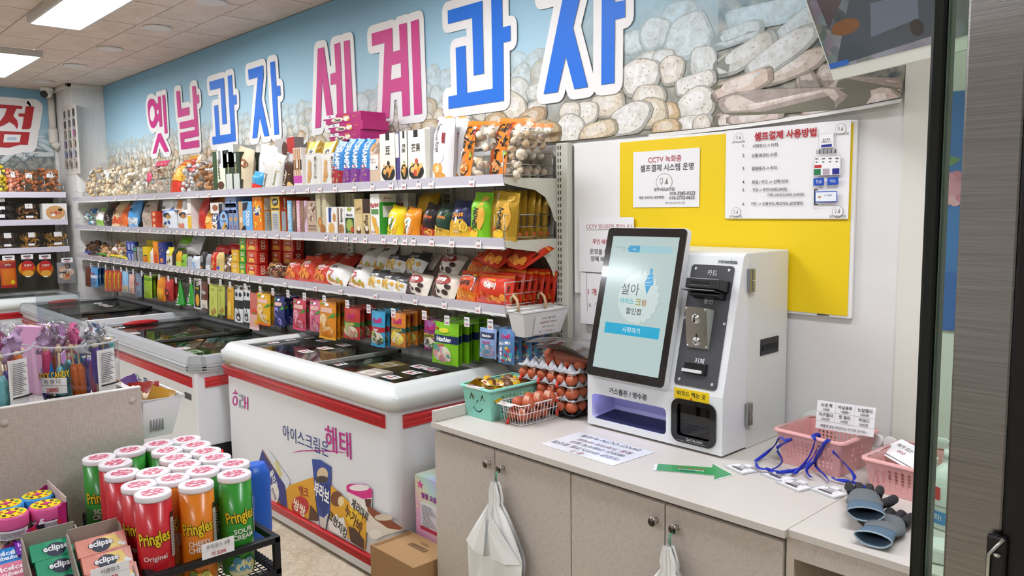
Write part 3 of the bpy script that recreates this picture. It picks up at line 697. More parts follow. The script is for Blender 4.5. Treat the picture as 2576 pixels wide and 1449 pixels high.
it += [('p', Q([(753,930),(905,975),(898,1060),(870,1090),(775,1030)]), 'efe9e4'), ('p', Q([(750,905),(770,895),(860,897),(903,930),(904,978),(850,985),(752,940)]), 'd81f86'), ('p', Q(ell(828, 918, 60, 20)), 'f2e8ea'), ('p', Q([(860,985),(900,985),(896,1035),(868,1030)]), '5a2a24'), tx('체리마루', 910, 1283, .075, '231f20', .085, -.3, .02)]
it += [('p', Q([(875,1030),(895,1040),(960,1090),(1055,1150),(1095,1165),(975,1205),(930,1230),(870,1180)]), 'e6dccb'), ('p', Q([(875,1030),(900,1035),(1000,1100),(1095,1160),(1070,1170),(1000,1160),(920,1105),(880,1060)]), '8a4320'), ('p', Q(ell(975, 1095, 55, 20)), 'd9c8b4'), ('p', Q(ell(925, 1195, 38, 30)), 'f2ece2')]
flat_print('printed_front', fz1, (fx0-lx, F1['y0']+.022-.0004-ly, FZ0), (1,0,0), (0,0,1), FWD, FH, it, .0004)
b = B(); q0, q1 = fc(572, 893), fc(590, 912)
b.box(fx0+.02-lx, F1['y0']+.0205-ly, .695, fx0+.085-lx, F1['y0']+.0215-ly, .765, mat('d8caa0', .5)); 
for k in range(4): b.box(fx0+.028-lx, F1['y0']+.0195-ly, .71+.012*k, fx0+.075-lx, F1['y0']+.0204-ly, .714+.012*k, mat('6a5f45', .5))
b.obj('energy_label', fz1)
# lettering on the grey freezer
p = on_y(380, 972, F2['y0']+.022); lx2, ly2 = fz2.location.x, fz2.location.y
flat_print('printed_lettering', fz2, (-5.75-lx2, F2['y0']+.0214-ly2, .40), (1,0,0), (0,0,1), 1.4, .2, [('t', '하는 롯데 아이스크림', .56, .52, .42, '2c3f78', .72, 0, .02), ('r', .90, .62, .97, .80, '3a3a38')], .0004)
b = B(); b.box(-.0, -.10, .14, .004, .30, .27, mat('1b1c1e', .5)); b.box(.003, -.075, .205, .006, -.02, .245, mat('0b0b0b', .3))
flat_print('display_digits', fz2, (F2['x1']-.022+.0068-lx2, 1.66+.045-ly2+.05, .21), (0,1,0), (0,0,1), .05, .03, [('t', '-24', .5, .5, .7, mat('ff2418', .4, em=2.5), .9)])
b.obj('compressor_panel', fz2, (F2['x1']-.022-lx2, 1.70+.1-ly2, 0))
# ================================================================== counter
HC = .795
def _lam(nt, p, N):
    tc = N('TexCoord'); mp = N('Mapping'); mp.inputs['Scale'].default_value = (1, 1, .12); n = N('TexNoise', i_Scale=420, i_Detail=2)
    mp2 = N('Mapping'); mp2.inputs['Scale'].default_value = (.12, .12, 1); n2 = N('TexNoise', i_Scale=420, i_Detail=2)
    nt.links.new(tc.outputs['Object'], mp.inputs[0]); nt.links.new(mp.outputs[0], n.inputs['Vector']); nt.links.new(tc.outputs['Object'], mp2.inputs[0]); nt.links.new(mp2.outputs[0], n2.inputs['Vector'])
    ad = N('Math', operation='ADD'); nt.links.new(n.outputs['Fac'], ad.inputs[0]); nt.links.new(n2.outputs['Fac'], ad.inputs[1])
    r = ramp(nt, [(.75, 'bcb1a6'), (1.0, 'c5bbb0'), (1.0, 'cec5bb')]); mr = N('MapRange'); mr.inputs[1].default_value = .5; mr.inputs[2].default_value = 1.5
    nt.links.new(ad.outputs[0], mr.inputs[0]); r.color_ramp.elements[0].position = .3; r.color_ramp.elements[1].position = .5; r.color_ramp.elements[2].position = .7
    nt.links.new(mr.outputs[0], r.inputs[0]); nt.links.new(r.outputs[0], p.inputs['Base Color']); p.inputs['Roughness'].default_value = .5
LAM = nodes_mat('linen_laminate', _lam)
TOPM = mat('d3ccc4', .4); EDGE = mat('cabdae', .55); DARKG = mat('6a5850', .8)
CY = 1.737; CX0, CX1 = -2.294, -.899
wt = thing('worktop', 'pale linen laminate worktop carrying the payment kiosk', 'worktop', (CX0, CY, HC))
bevel(B().box(0, 0, -.021, CX1-CX0, WALL-CY-.03, 0, TOPM).obj('board', wt), .0012)
bevel(B().box(.003, .003, .0005, .019, WALL-CY-.06, .043, TOPM).obj('end_upstand', wt), .0015)
KN = mat('4a3d36', .3, m=.6); KS = mat('c9c5be', .2, m=.95)
def knob(par, x, z):
    k = B(); k.lathe([(.008, 0), (.005, .004), (.004, .012), (.006, .017)], KS, 14); k.obj('knob_stem', par, (x, 0, z), (PI/2, 0, 0))
    k = B(); k.lathe([(.0125, .017), (.0135, .020), (.0125, .023)], KS, 20); k.lathe([(.0115, .0231), (0, .0236)], KN, 20); return k.obj('knob', par, (x, 0, z), (PI/2, 0, 0))
def cabinet(x0, xm, x1, label, kn):
    t = thing('base_cabinet', label, 'cabinet', (x0, CY+.012, 0))
    B().box(.002, .02, .0, x1-x0-.002, WALL-CY-.06, HC-.0222, EDGE).obj('body', t)
    for (a, c, kx) in ((x0, xm, kn[0]), (xm, x1, kn[1])):
        d = bevel(B().box(a-x0+.0018, -.0, .06, c-x0-.0018, .0185, HC-.036, LAM).obj('door', t), .001)
        knob(d, kx[0]-x0, kx[1])
    return t
dx = [x_at(q, CY+.012, .6) for q in (1246, 1436, 1672, 1968)]
kp = [on_y(q, r, CY-.008) for q, r in ((1221, 1168), (1255, 1180), (1640, 1313), (1692, 1332))]
kp = [(p.x, p.z) for p in kp]
cabinet(CX0+.004, dx[0], dx[1], 'two-door linen laminate base cabinet beside the cardboard boxes', kp[0:2])
cabinet(dx[1]+.0005, dx[2], dx[3], 'two-door linen laminate base cabinet under the payment kiosk end with knobs', kp[2:4])
# open unit at the right with its own top
ox0, ox1, oy = dx[3]+.004, .45, 1.756
wt2 = thing('side_worktop', 'linen laminate worktop piece holding gloves beyond the step', 'worktop', (CX1+.001, oy-.004, HC))
bevel(B().box(0, 0, -.02, ox1-CX1, WALL-oy-.012, -.0005, TOPM).obj('board', wt2), .0012)
t = thing('open_cabinet', 'open fronted linen laminate cabinet below the gloves', 'cabinet', (ox0, oy, 0))
b = B(); L = ox1-ox0; D = WALL-oy-.03; zt = HC-.0215
b.box(0, 0, 0, .02, D, zt, EDGE); b.box(L-.02, 0, 0, L, D, zt, EDGE); b.box(.02, 0, zt-.05, L-.02, .018, zt, LAM); b.box(.02, D-.012, 0, L-.02, D, zt, mat('8d8378', .7)); b.box(.02, .02, 0, L-.02, D, .06, EDGE)
b.obj('carcass', t); B().box(.021, .05, .36, L-.021, D-.013, .378, EDGE).obj('shelf', t)
tag(bevel(B().box(-.62, 1.86, .379, -.38, 2.1, .60, mat('c9b04a', .6)).obj('yellow_carton'), .003), 'dull yellow carton inside the open cabinet', 'box')

# ------------------------------------------------------------------ white carrier bags hung on knobs
BAGM = mat('f1f1ee', .45, trans=.0, spec=.4, bump=.5, bscale=16)
def carrier(x, ztop, label, wmax, hgt, twist):
    t = thing('plastic_carrier_bag', label, 'bag', (x, CY-.014, ztop))
    def half(v):
        if v < .13: return .012+.016*math.sin(v/.13*PI*.6)
        if v < .42: return .022+(wmax-.022)*((v-.13)/.29)**.9
        return wmax*(1+.02*math.sin(v*9))
    def sf(side):
        def fn(u, v):
            a = (u-.5)*2; w = half(v); z = -v*hgt
            if v < .12: z += .012*math.cos(a*PI)*0
            fold = .010*math.sin(a*6+v*9+twist)*min(1, v*2.5)+.005*math.sin(a*13+twist*2+v*5)
            y = side*(.010+.018*min(1, v*2)*(1-a*a)) + fold*.6
            return (a*w + .012*twist*math.sin(v*3), -.016 + min(y, .014), z)
        return fn
    b = B(); b.grid(sf(-1), 22, 30, BAGM); b.grid(sf(.55), 22, 30, BAGM); b.obj('bag_body', t)
    for s in (-1, 1):
        f = B()
        P = [Vector((s*.012, -.052, -.10*hgt-.05)), Vector((s*wmax*.98, -.034, -.43*hgt)), Vector((s*wmax*.55, -.052, -.455*hgt)), Vector((s*.020, -.056, -.45*hgt)), Vector((s*.006, -.057, -.28*hgt))]
        f.add(P, [(0, 1, 2, 3, 4) if s > 0 else (4, 3, 2, 1, 0)], BAGM); o = f.obj('folded_flap', t)
        md = o.modifiers.new('thick', 'SOLIDIFY'); md.thickness = .002
    f = B(); f.prism([(-.03, -.47*hgt), (.0, -.45*hgt), (.028, -.50*hgt), (.018, -.54*hgt), (-.012, -.56*hgt)], lambda a, c, y: (a, y, c), -.050, -.046, BAGM); f.obj('tear_tab', t)
    w = B(); GT = mat('2f9a7c', .4)
    w.tube([(-.002, -.012, 0), (-.004, -.012, .012), (.002, -.010, .028), (.004, -.004, .034)], .0013, GT, 6); w.tube([(.003, -.012, -.004), (.002, -.012, .015), (-.003, -.010, .030)], .0013, GT, 6)
    w.obj('twist_tie', t)
    return t
carrier(kp[1][0]+.006, kp[1][1]-.036, 'white plastic carrier bag hanging from the knob nearer the cardboard boxes', .138, .55, 0.2)
carrier(kp[3][0]+.004, kp[3][1]-.036, 'white plastic carrier bag hanging from the knob near the open cabinet', .125, .5, 1.1)

# ================================================================== payment kiosk
def emat(h, s=1.0, r=.12):
    k = ('e', h, s, r)
    if k in _m: return _m[k]
    t = mat(h, r).copy(); p = t.node_tree.nodes['Principled BSDF']
    p.inputs['Base Color'].default_value = (.01, .01, .01, 1); p.inputs['Emission Color'].default_value = lin(h); p.inputs['Emission Strength'].default_value = s
    _m[k] = t; return t
from mathutils.geometry import tessellate_polygon
def rrect(u0, v0, u1, v1, r, n=5):
    out = []
    for cx, cy, a0 in ((u1-r, v0+r, -90), (u1-r, v1-r, 0), (u0+r, v1-r, 90), (u0+r, v0+r, 180)):
        for k in range(n+1): a = math.radians(a0+90*k/n); out.append((cx+r*math.cos(a), cy+r*math.sin(a)))
    return out
def holed(b, outer, holes, fn, m):
    tri = tessellate_polygon([[Vector((x, y, 0)) for x, y in L] for L in [outer]+holes])
    V = [fn(x, y) for L in [outer]+holes for x, y in L]
    b.add(V, [tuple(t) for t in tri], m)
KX0, KX1, KB = -1.852, -1.302, HC
kiosk = thing('payment_kiosk', 'white self-service payment kiosk with tilted touch screen on the worktop', 'kiosk', (KX0, 2.106, HC))
KW = KX1-KX0; KM = mat('e6e8ea', .28, coat=.3); KG = mat('c9cfc8', .4)
zl = .191                       # height of the vertical lower front
td = math.radians(14.03); sd = Vector((0, math.sin(td), math.cos(td))); sn = Vector((0, -math.cos(td), math.sin(td)))
ztop = .632; SL = (ztop-.008-zl)/math.cos(td); P_break = Vector((0, 0, zl))
ytop = SL*math.sin(td)
b = B(); fb = .008
prof = [(0, fb), (0, zl), (ytop, ztop-.012), (ytop+.012, ztop-.003), (ytop+.03, ztop), (.140, ztop), (.140, fb)]
for x in (0, KW): b.poly([(x, y, z) for y, z in (prof if x else prof[::-1])], KM)
T_ = rrect(.020, .032, .340, .122, .016); S_ = rrect(.370, .030, .523, .160, .022)
holed(b, [(0, fb), (KW, fb), (KW, zl), (0, zl)], [T_, S_], lambda x, z: (x, 0, z), KM)
for a, c in zip(prof[1:5], prof[2:6]): b.poly([(0, *a), (KW, *a), (KW, *c), (0, *c)], KM)
b.poly([(0, 0, fb), (0, .14, fb), (KW, .14, fb), (KW, 0, fb)], KM)
front = b.obj('front_door', kiosk)
bevel(B().box(0, .1425, 0, KW, .395, ztop, mat('dfe1dd', .35)).obj('rear_housing', kiosk), .004)
# lit change tray
LED = emat('8f86ff', 6.0); b = B()
IN = mat('d8d8ee', .5); d = .125
b.add([(x, y, z) for x, z in T_ for y in (0, d)], [(2*i, 2*i+1, (2*i+3) % (2*len(T_)), (2*i+2) % (2*len(T_))) for i in range(len(T_))], IN, True)
b.poly([(x, d, z) for x, z in T_], IN); b.poly([(.022, 0.004, .0335), (.338, .004, .0335), (.338, d, .040), (.022, d, .040)], mat('20243f', .5)); b.obj('change_tray', kiosk)
B().box(.03, .012, .1188, .33, .024, .1208, LED).obj('tray_light', kiosk)
# scanner window
b = B(); BLK = mat('121315', .2, coat=.4)
O_ = rrect(.364, .024, .529, .166, .03); I_ = rrect(.386, .046, .510, .150, .012)
holed(b, O_, [I_], lambda x, z: (x, -.006, z), BLK)
b.add([(x, y, z) for x, z in O_ for y in (-.006, .002)], [(2*i, 2*i+1, (2*i+3) % (2*len(O_)), (2*i+2) % (2*len(O_))) for i in range(len(O_))], BLK, True)
b.box(.383, .06, .04, .513, .064, .156, mat('0c0d0e', .5)); b.box(.400, .03, .05, .500, .05, .072, mat('3b3e40', .4)); b.box(.44, .035, .09, .475, .06, .14, mat('1b1d1f', .4))
sc = b.obj('barcode_scanner', kiosk)
B().box(.383, .004, .043, .513, .006, .153, film_mat('scanner_glass', '6a6d70', gl=.06, r=.03, bump=0)).obj('scanner_glass', sc)
flat_print('scanner_lettering', sc, (.364, -.0066, .024), (1,0,0), (0,0,1), .165, .142, [('t', 'DATALOGIC', .56, .10, .055, 'c9ccce', .5), ('r', .15, .045, .8, .053, '9a9da0')])
def slant(u, w, off=0): return Vector((u, 0, 0)) + P_break + sd*w + sn*off
def kpix(px, py, off=0):
    q = on_plane(px, py, Vector((KX0, 2.106, HC))+P_break+sn*off, sn) - Vector((KX0, 2.106, HC)) - P_break
    return (q.x, q.dot(sd))
def slant_print(name, par, u0, w0, W, H, items, off=.001): 
    b = B(); prints(b, lambda u, v, o: slant(u0+u*W, w0+v*H, off+o), W, H, items, .0004, tess=False); return b.obj(name, par)
# dark control plate
a0, a1, w0, w1 = .368, .525, .018, .412
b = B(); PL = mat('45464b', .45, bump=.1, bscale=90); pl = rrect(a0, w0, a1, w1, .013)
b.add([slant(x, y, .003) for x, y in pl]+[slant(x, y, 0) for x, y in pl], [tuple(range(len(pl)))]+[(i, i+len(pl), (i+1) % len(pl)+len(pl), (i+1) % len(pl)) for i in range(len(pl))], PL)
plate = b.obj('control_plate', kiosk)
for u, w in ((.386, .398), (.508, .398), (.386, .036), (.508, .036), (.374, .235), (.519, .228)):
    b = B(); M4 = Matrix.Translation(slant(u, w, .003)) @ sn.to_track_quat('Z', 'Y').to_matrix().to_4x4()
    b.lathe([(.005, 0), (.005, .0015), (.002, .002), (.002, .001), (0, .001)], mat('d6d6d2', .25, m=.7), 12)
    b.v = [tuple(M4 @ Vector(p)) for p in b.v]; b.obj('screw', plate)
slant_print('plate_lettering', plate, a0, w0, a1-a0, w1-w0, [('t', '카드', .52, .935, .048, 'd9dade', .4), ('t', '동전', .53, .705, .048, 'd9dade', .4), ('t', '지폐', .53, .215, .048, 'd9dade', .4)], .0036)
# card reader
b = B(); CR = mat('141416', .3)
def sbox(b, u0, u1, w0, w1, o0, o1, m, taper=0):
    V = [slant(u, w, o) for o, q in ((o0, 0), (o1, taper)) for u, w in ((u0+q, w0+q), (u1-q, w0+q), (u1-q, w1-q), (u0+q, w1-q))]
    return b.add(V, [(3,2,1,0),(4,5,6,7),(0,1,5,4),(1,2,6,5),(2,3,7,6),(3,0,4,7)], m)
sbox(b, .392, .518, .325, .362, 0, .062, CR, .002); sbox(b, .396, .512, .300, .322, 0, .045, CR, .006); sbox(b, .388, .512, .318, .3235, .0, .072, CR)
cr = bevel(b.obj('card_reader', plate), .004)
b = B(); sbox(b, .415, .478, .338, .350, .0615, .0632, mat('050505', .2)); sbox(b, .412, .482, .336, .338, .0615, .0640, mat('6b6b6b', .3, m=.6)); b.obj('card_slot', cr)
b = B()
for u in (.490, .498): sbox(b, u, u+.004, .343, .348, .0618, .0630, mat('2b2b2d', .1))
b.obj('indicator', cr)
# coin acceptor (wedge)
b = B(); CH = mat('cfd0d0', .16, m=1.0)
cu0, cu1, cw0, cw1 = .398, .477, .142, .268
V = [slant(cu0, cw0, 0), slant(cu1, cw0, 0), slant(cu1, cw1, 0), slant(cu0, cw1, 0), slant(cu0, cw0, .008), slant(cu1, cw0, .008), slant(cu1, cw1, .05), slant(cu0, cw1, .05)]
b.add(V, [(4,5,6,7), (0,1,5,4), (2,3,7,6), (3,0,4,7)], CH); b.add(V, [(1,2,6,5)], mat('b9bdb4', .35, m=.3)); ca = b.obj('coin_acceptor', plate)
fo = lambda w: .008+(.05-.008)*(w-cw0)/(cw1-cw0)
b = B()
for u, w in ((.403, .262), (.472, .262), (.403, .148), (.472, .148)):
    b.blob(slant(u, w, fo(w)), .004, .004, .004, CH, n=10, k=5)
b.obj('corner_screw', ca)
b = B()
for wq in (.232, .162): b.blob(slant(.436, wq, fo(wq)), .016, .010, .016, CH, n=14, k=8)
b.obj('coin_guide', ca)
b = B()
for wq, hh in ((.232, .012), (.178, .012)): sbox(b, .4345, .4385, wq-hh, wq+hh, fo(wq)-.002, fo(wq)+(.0106 if wq > .2 else .003), mat('060606', .4))
b.obj('coin_slot', ca)
# bill slot
b = B(); sbox(b, .400, .482, .058, .096, 0, .010, BLK); bl = bevel(b.obj('bill_slot', plate), .002)
b = B(); sbox(b, .399, .470, .063, .073, .010, .018, mat('d7d9da', .3)); b.obj('bill_lip', bl)
# stickers and lettering on the door
u0, w0_ = kpix(1704, 976); u1, w1_ = kpix(1788, 1010)
b = B(); b.box(.372, -.0012, .163, .502, 0, .199, mat('f2ce12', .45)); st = b.obj('yellow_sticker', kiosk)
flat_print('sticker_lettering', st, (.372, -.0013, .163), (1,0,0), (0,0,1), .13, .036, [('t', '바코드 찍는 곳', .5, .58, .46, '2a2416', .86), ('p', [(.48,.28),(.52,.28),(.52,.16),(.535,.16),(.5,.03),(.465,.16),(.48,.16)], 'c2301c')], .0004)
flat_print('door_lettering', kiosk, (0, -.0004, 0), (1,0,0), (0,0,1), KW, .2, [('t', '거스름돈 / 영수증', .33, .72, .105, '24262a', .34)], .0004)
slant_print('maker_lettering', kiosk, 0, 0, KW, SL, [('t', 'miraedata', .905, .955, .028, '33363a', .16, 0, .02)], .0006)
# hinges and side handle
for z in (.545, .115):
    h = B(); HM = mat('9b9d9c', .22, m=.9)
    h.box(KW, .128, z-.037, KW+.012, .142, z+.037, HM); h.box(KW, .143, z-.037, KW+.014, .158, z-.001, HM); h.box(KW, .143, z+.001, KW+.014, .158, z+.037, HM)
    bevel(h.obj('hinge', kiosk), .003)
h = B(); q0 = on_x(1912, 875, KX1); q1 = on_x(1957, 872, KX1)
y0, y1 = q0.y-2.106, q1.y-2.106; zc = q0.z-HC
h.box(KW-.0, y0, zc-.027, KW+.003, y1, zc+.027, mat('17181a', .35)); hd = bevel(h.obj('side_handle', kiosk), .002)
B().box(KW+.0028, y0+.008, zc-.012, KW+.0045, y1-.008, zc+.006, mat('050505', .6)).obj('finger_slot', hd)
# monitor
mo = .034; mu0, mw0 = kpix(1472, 957, mo); mu1, mw1 = kpix(1731.7, 578, mo)
mu0, mu1, mw0, mw1 = .017, .354, -.006, .525
b = B()
def mon(pl, o0, o1, m, b): b.add([slant(x, y, o1) for x, y in pl]+[slant(x, y, o0) for x, y in pl], [tuple(range(len(pl))), tuple(range(len(pl), 2*len(pl)))[::-1]]+[(i, i+len(pl), (i+1) % len(pl)+len(pl), (i+1) % len(pl)) for i in range(len(pl))], m)
mon(rrect(mu0, mw0, mu1, mw1, .016), .010, .030, mat('e4e5e6', .3), b); b.obj('monitor_shell', kiosk)
b = B(); mon(rrect(mu0+.003, mw0+.003, mu1-.003, mw1-.003, .014), .030, .034, mat('1a1718', .12, coat=.5), b); bz = b.obj('monitor_bezel', kiosk)
s0, s1, t0, t1 = mu0+.030, mu1-.027, mw0+.033, mw1-.032
W_, H_ = s1-s0, t1-t0
b = B(); b.add([slant(s0, t0, .0345), slant(s1, t0, .0345), slant(s1, t1, .0345), slant(s0, t1, .0345)], [(0,1,2,3)], emat('c9dedd', .78)); scr = b.obj('screen', bz)
E_ = lambda h: emat(h, .85)
sc_items = [('e', .53, .545, .30, .185, E_('d6e6e3'))]
for k in range(11):
    a = -1.35+.30*k; sc_items.append(('e', .53+.29*math.cos(a), .545+.178*math.sin(a), .035, .024, E_('aebfbe')))
    sc_items.append(('e', .525+.285*math.cos(a), .548+.176*math.sin(a), .036, .025, E_('d6e6e3')))
sc_items += [('e', .535, .545, .275, .17, E_('d6e6e3')),
 ('p', [(.30,.895),(.33,.88),(.90,.88),(.93,.895),(.93,.915),(.90,.93),(.33,.93),(.30,.915)], E_('a9d5de')), ('p', [(.26,.905),(.29,.88),(.45,.88),(.45,.93),(.29,.93)], E_('4aa9d6')), ('t', 'Lee', .37, .905, .016, E_('d8eef6'), .1), ('t', 'miraedata', .15, .915, .018, E_('9fb9c0'), .16), ('t', '.com', .20, .893, .012, E_('9fb9c0'), .1),
 ('t', '설아', .40, .605, .085, E_('3a3d40'), .3, 0, .0), ('t', '아이스', .375, .515, .045, E_('3fbcc4'), .26, 0, .02), ('t', '크', .55, .515, .045, E_('a9a240'), .1, 0, .02), ('t', '림', .635, .513, .047, E_('b07a4a'), .1, 0, .02), ('t', '할인점', .50, .445, .048, E_('3a3d40'), .3),
 ('p', [(.615,.64),(.655,.575),(.70,.64),(.725,.645),(.73,.67),(.715,.69),(.71,.715),(.69,.735),(.695,.75),(.68,.765),(.66,.768),(.655,.755),(.66,.74),(.635,.71),(.62,.685),(.605,.665)], E_('2fa5dd')),
 ('p', [(.62,.658),(.72,.668),(.72,.673),(.62,.663)], E_('cfe8f2')), ('p', [(.63,.69),(.71,.70),(.71,.705),(.63,.695)], E_('cfe8f2')), ('p', [(.645,.72),(.695,.727),(.695,.731),(.645,.724)], E_('cfe8f2')), ('p', [(.625,.64),(.70,.645),(.70,.649),(.625,.644)], E_('cfe8f2')),
 ('r', .10, .265, .925, .345, E_('2cb3dc')), ('t', '시작하기', .51, .305, .042, E_('e6f5fa'), .5)]
b = B(); prints(b, lambda u, v, o: slant(s0+u*W_, t0+v*H_, .0345+o), W_, H_, sc_items, .0001, tess=False); b.obj('screen_graphics', scr)
# ================================================================== boards and sheets on the wall
class Sheet:
    def __init__(s, name, label, cat, y, x0, z0, x1, z1, m, th=.002, par=None):
        s.y, s.x0, s.z0, s.W, s.H = y, x0, z0, x1-x0, z1-z0
        s.o = tag(B().box(x0, y, z0, x1, y+th, z1, m).obj(name), label, cat)
    def uv(s, px, py): p = on_y(px, py, s.y); return ((p.x-s.x0)/s.W, (p.z-s.z0)/s.H)
    def t(s, txt, px, py, hpx, c, mw=.95, bo=.008, rot=0):
        u, v = s.uv(px, py); h = s.uv(px, py-hpx/2)[1]-s.uv(px, py+hpx/2)[1]; return ('t', txt, u, v, h, c, mw, rot, bo)
    def p(s, pts, c): return ('p', [s.uv(*q) for q in pts], c)
    def e(s, px, py, rx, ry, c):
        u, v = s.uv(px, py); ru = s.uv(px+rx, py)[0]-u; rv = s.uv(px, py-ry)[1]-v; return ('e', u, v, ru, rv, c)
    def done(s, items, name='printed_text'): return flat_print(name, s.o, (s.x0, s.y, s.z0), (1,0,0), (0,0,1), s.W, s.H, items, .0003)
PAPER = mat('f3f1f2', .4)
bd = tag(bevel(B().box(-2.285, WALL-.016, 1.209, -1.092, WALL-.002, 1.838, mat('f0eeeb', .45)).obj('foam_board'), .003), 'large white foam board on the wall carrying a yellow sheet', 'board')
YS = WALL-.0185
yl = tag(B().box(-2.036, YS, 1.218, -1.104, YS+.002, 1.828, mat('f2cf10', .5)).obj('yellow_sheet'), 'big bright yellow sheet fixed on the white foam board', 'sheet')
flat_print('hand_lettering', bd, (-1.27, WALL-.0162, 1.2105), (1,0,0), (0,0,1), .17, .0075, [('t', '00860022010', .5, .5, .8, '1c1c1c', .98, 0, .04)])
SY = YS-.0035
def logo(S, px, py, r):
    L = [S.e(px, py, r, r*1.05, '8b8889'), S.e(px, py, r*.94, r*.99, 'f3f1f2'), S.p([(px-r*.5, py-r*.45), (px-r*.15, py-r*.45), (px-r*.15, py+r*.15), (px-r*.5, py+r*.15)], '8b8889'), S.p([(px-r*.43, py-r*.38), (px-r*.22, py-r*.38), (px-r*.22, py+r*.08), (px-r*.43, py+r*.08)], 'f3f1f2'), S.p([(px-r*.37, py+r*.15), (px-r*.28, py+r*.15), (px-r*.28, py+r*.4), (px-r*.37, py+r*.4)], '8b8889'),
         S.p([(px+r*.05, py+r*.25), (px+r*.2, py-r*.1), (px+r*.38, py-r*.6), (px+r*.42, py-r*.1), (px+r*.5, py+r*.25)], '8a8078'), S.t('설아 아이스크림', px, py+r*.85, r*.42, '2b292b', .99)]
    return L
S = Sheet('cctv_notice', 'white notice about recording cameras and self checkout on yellow sheet', 'notice', SY, -1.966, 1.571, -1.662, 1.786, PAPER)
S.done([S.t('CCTV 녹화중', 1672, 400, 17, 'b03048', .6), S.t('셀프결제 시스템 운영', 1676, 421, 18, '3a3438', .8)] + logo(S, 1671, 458, 21) + [S.t('010-3285-0323', 1717, 486, 9, '2a2729', .45), S.t('010-2732-0625', 1716, 497, 9, '2a2729', .45), S.t('매장 관리자 /대량주문 :', 1641, 497, 8, '2a2729', .46), S.t('설아 아이스크림 인천 시청', 1698, 510, 5, '3a3739', .5)])
S = Sheet('instruction_poster', 'large white self-checkout instruction poster with red title and numbered steps', 'poster', SY-.004, -1.551, 1.529, -1.108, 1.838, PAPER)
it = logo(S, 1858, 347, 12) + logo(S, 2115, 325, 14) + logo(S, 1852, 534, 12) + logo(S, 2108, 532, 14)
it += [S.t('셀프결제 사용방법', 1975, 338, 22, 'b3202c', .5, .03)]
for k, (a, txt, px, py) in enumerate((('1.', '시작하기 -> 터치', 1926, 366), ('2.', '상품 바코드 스캔', 1924, 390), ('3.', '결제하기 -> 터치', 1924, 423), ('4.', '현금 / 카드 -> 선택 터치', 1938, 457), ('5.', '현금 -> 동전(100원,500원)', 1938, 477), ('6.', '카드 -> 신용카드,체크카드,삼성페이', 1955, 512))):
    it += [S.t(a, 1873, py+1, 8, '2e2440', .1, .02), S.t(txt, px, py, 9.5, '2e2440', .50, .015)]
it += [S.t('지폐(1,000원,5,000원,10,000원)', 1978, 490, 8.5, '2e2440', .40, .015)]
it += [S.p([(2062,338),(2100,334),(2100,371),(2062,374)], 'c9c6cc'), S.p([(2063,339),(2099,335),(2099,370),(2063,373)], 'f6f4f6'), S.t('셀프결제', 2081, 351, 5, '3a3640', .12), S.t('매장입니다', 2081, 357, 5, '3a3640', .12), S.p([(2068,365),(2095,362),(2095,369),(2068,371)], '2a2f8c')]
for k in range(16): it.append(S.p([(2056+3.4*k, 378-.2*k), (2056+3.4*k+1+(k*7 % 3)*.7, 378-.2*k), (2056+3.4*k+1+(k*7 % 3)*.7, 388-.2*k), (2056+3.4*k, 388-.2*k)], '2a2530'))
it += [S.p([(2050,395),(2118,392),(2118,440),(2050,442)], 'b9b6ba'), S.p([(2050.7,395.7),(2117.3,392.7),(2117.3,439.3),(2050.7,441.3)], 'f6f4f6'), S.p([(2052,416),(2070,415),(2070,422),(2052,423)], 'c22a34'), S.p([(2051,426),(2068,425),(2068,440),(2051,441)], '1f7a4c'), S.p([(2073,425),(2090,424),(2090,439),(2073,440)], 'b7a6b0'), S.p([(2097,424),(2115,423),(2115,438),(2097,439)], '26288a')]
for k in range(4): it += [S.p([(2054+17*k, 399-.5*k), (2062+17*k, 398.6-.5*k), (2062+17*k, 401-.5*k), (2054+17*k, 401.4-.5*k)], '4a464c'), S.p([(2055+17*k, 407-.5*k), (2060+17*k, 406.8-.5*k), (2060+17*k, 409-.5*k), (2055+17*k, 409.2-.5*k)], '4a464c')]
it += [S.p([(2050,449),(2077,447),(2077,466),(2050,467)], '1d50b8'), S.t('현금', 2063.5, 457, 8, 'f2f4f8', .08), S.p([(2085,447),(2113,445),(2113,464),(2085,466)], '1d50b8'), S.t('카드', 2099, 455.5, 8, 'f2f4f8', .08)]
it += [S.p([(2052,476),(2062,476),(2062,479),(2055,479),(2055,513),(2062,513),(2062,516),(2052,516)], '17151a'), S.p([(2054,482),(2110,481),(2110,508),(2054,509)], '1d4ab0'), S.p([(2056,484),(2108,483),(2108,506),(2056,507)], 'eef2f8'), S.p([(2062,493),(2069,493),(2069,498),(2062,498)], 'c98a52'), S.t('IC CARD', 2088, 491, 3.5, '3a3640', .14)]
S.done(it)
S = Sheet('camera_notice', 'handwritten white notice with red and black lines behind the kiosk screen', 'notice', SY-.0075, -2.245, 1.305, -1.957, 1.533, PAPER)
S.done([S.t('CCTV 모니터링 중입니다', 1531, 570, 13, 'b04a58', .9, 0), S.p([(1475,578),(1585,576),(1585,577),(1475,579)], '6e6a6c'), S.t('무인 매장', 1512, 608, 13, 'b8333e', .5, .01), S.t('운영을 위해', 1512, 633, 14, '2b2729', .55, 0), S.t('양해 바랍니다', 1520, 652, 14, '2b2729', .6, 0)])
S = Sheet('limit_notice', 'white notice with red lettering under the camera notice', 'notice', SY-.0075, -2.238, 1.085, -1.945, 1.300, PAPER)
S.done([S.p([(1476,686),(1600,684),(1600,685),(1476,687)], '8a868a'), S.p([(1475,686),(1476,686),(1478,782),(1477,782)], '8a868a'), S.t('1 개', 1490, 734, 18, 'bb2f36', .3, .01), S.t('꼭', 1484, 768, 9, '3f7a4a', .2, 0), S.t('가', 1500, 766, 9, 'a8404a', .2, 0)])
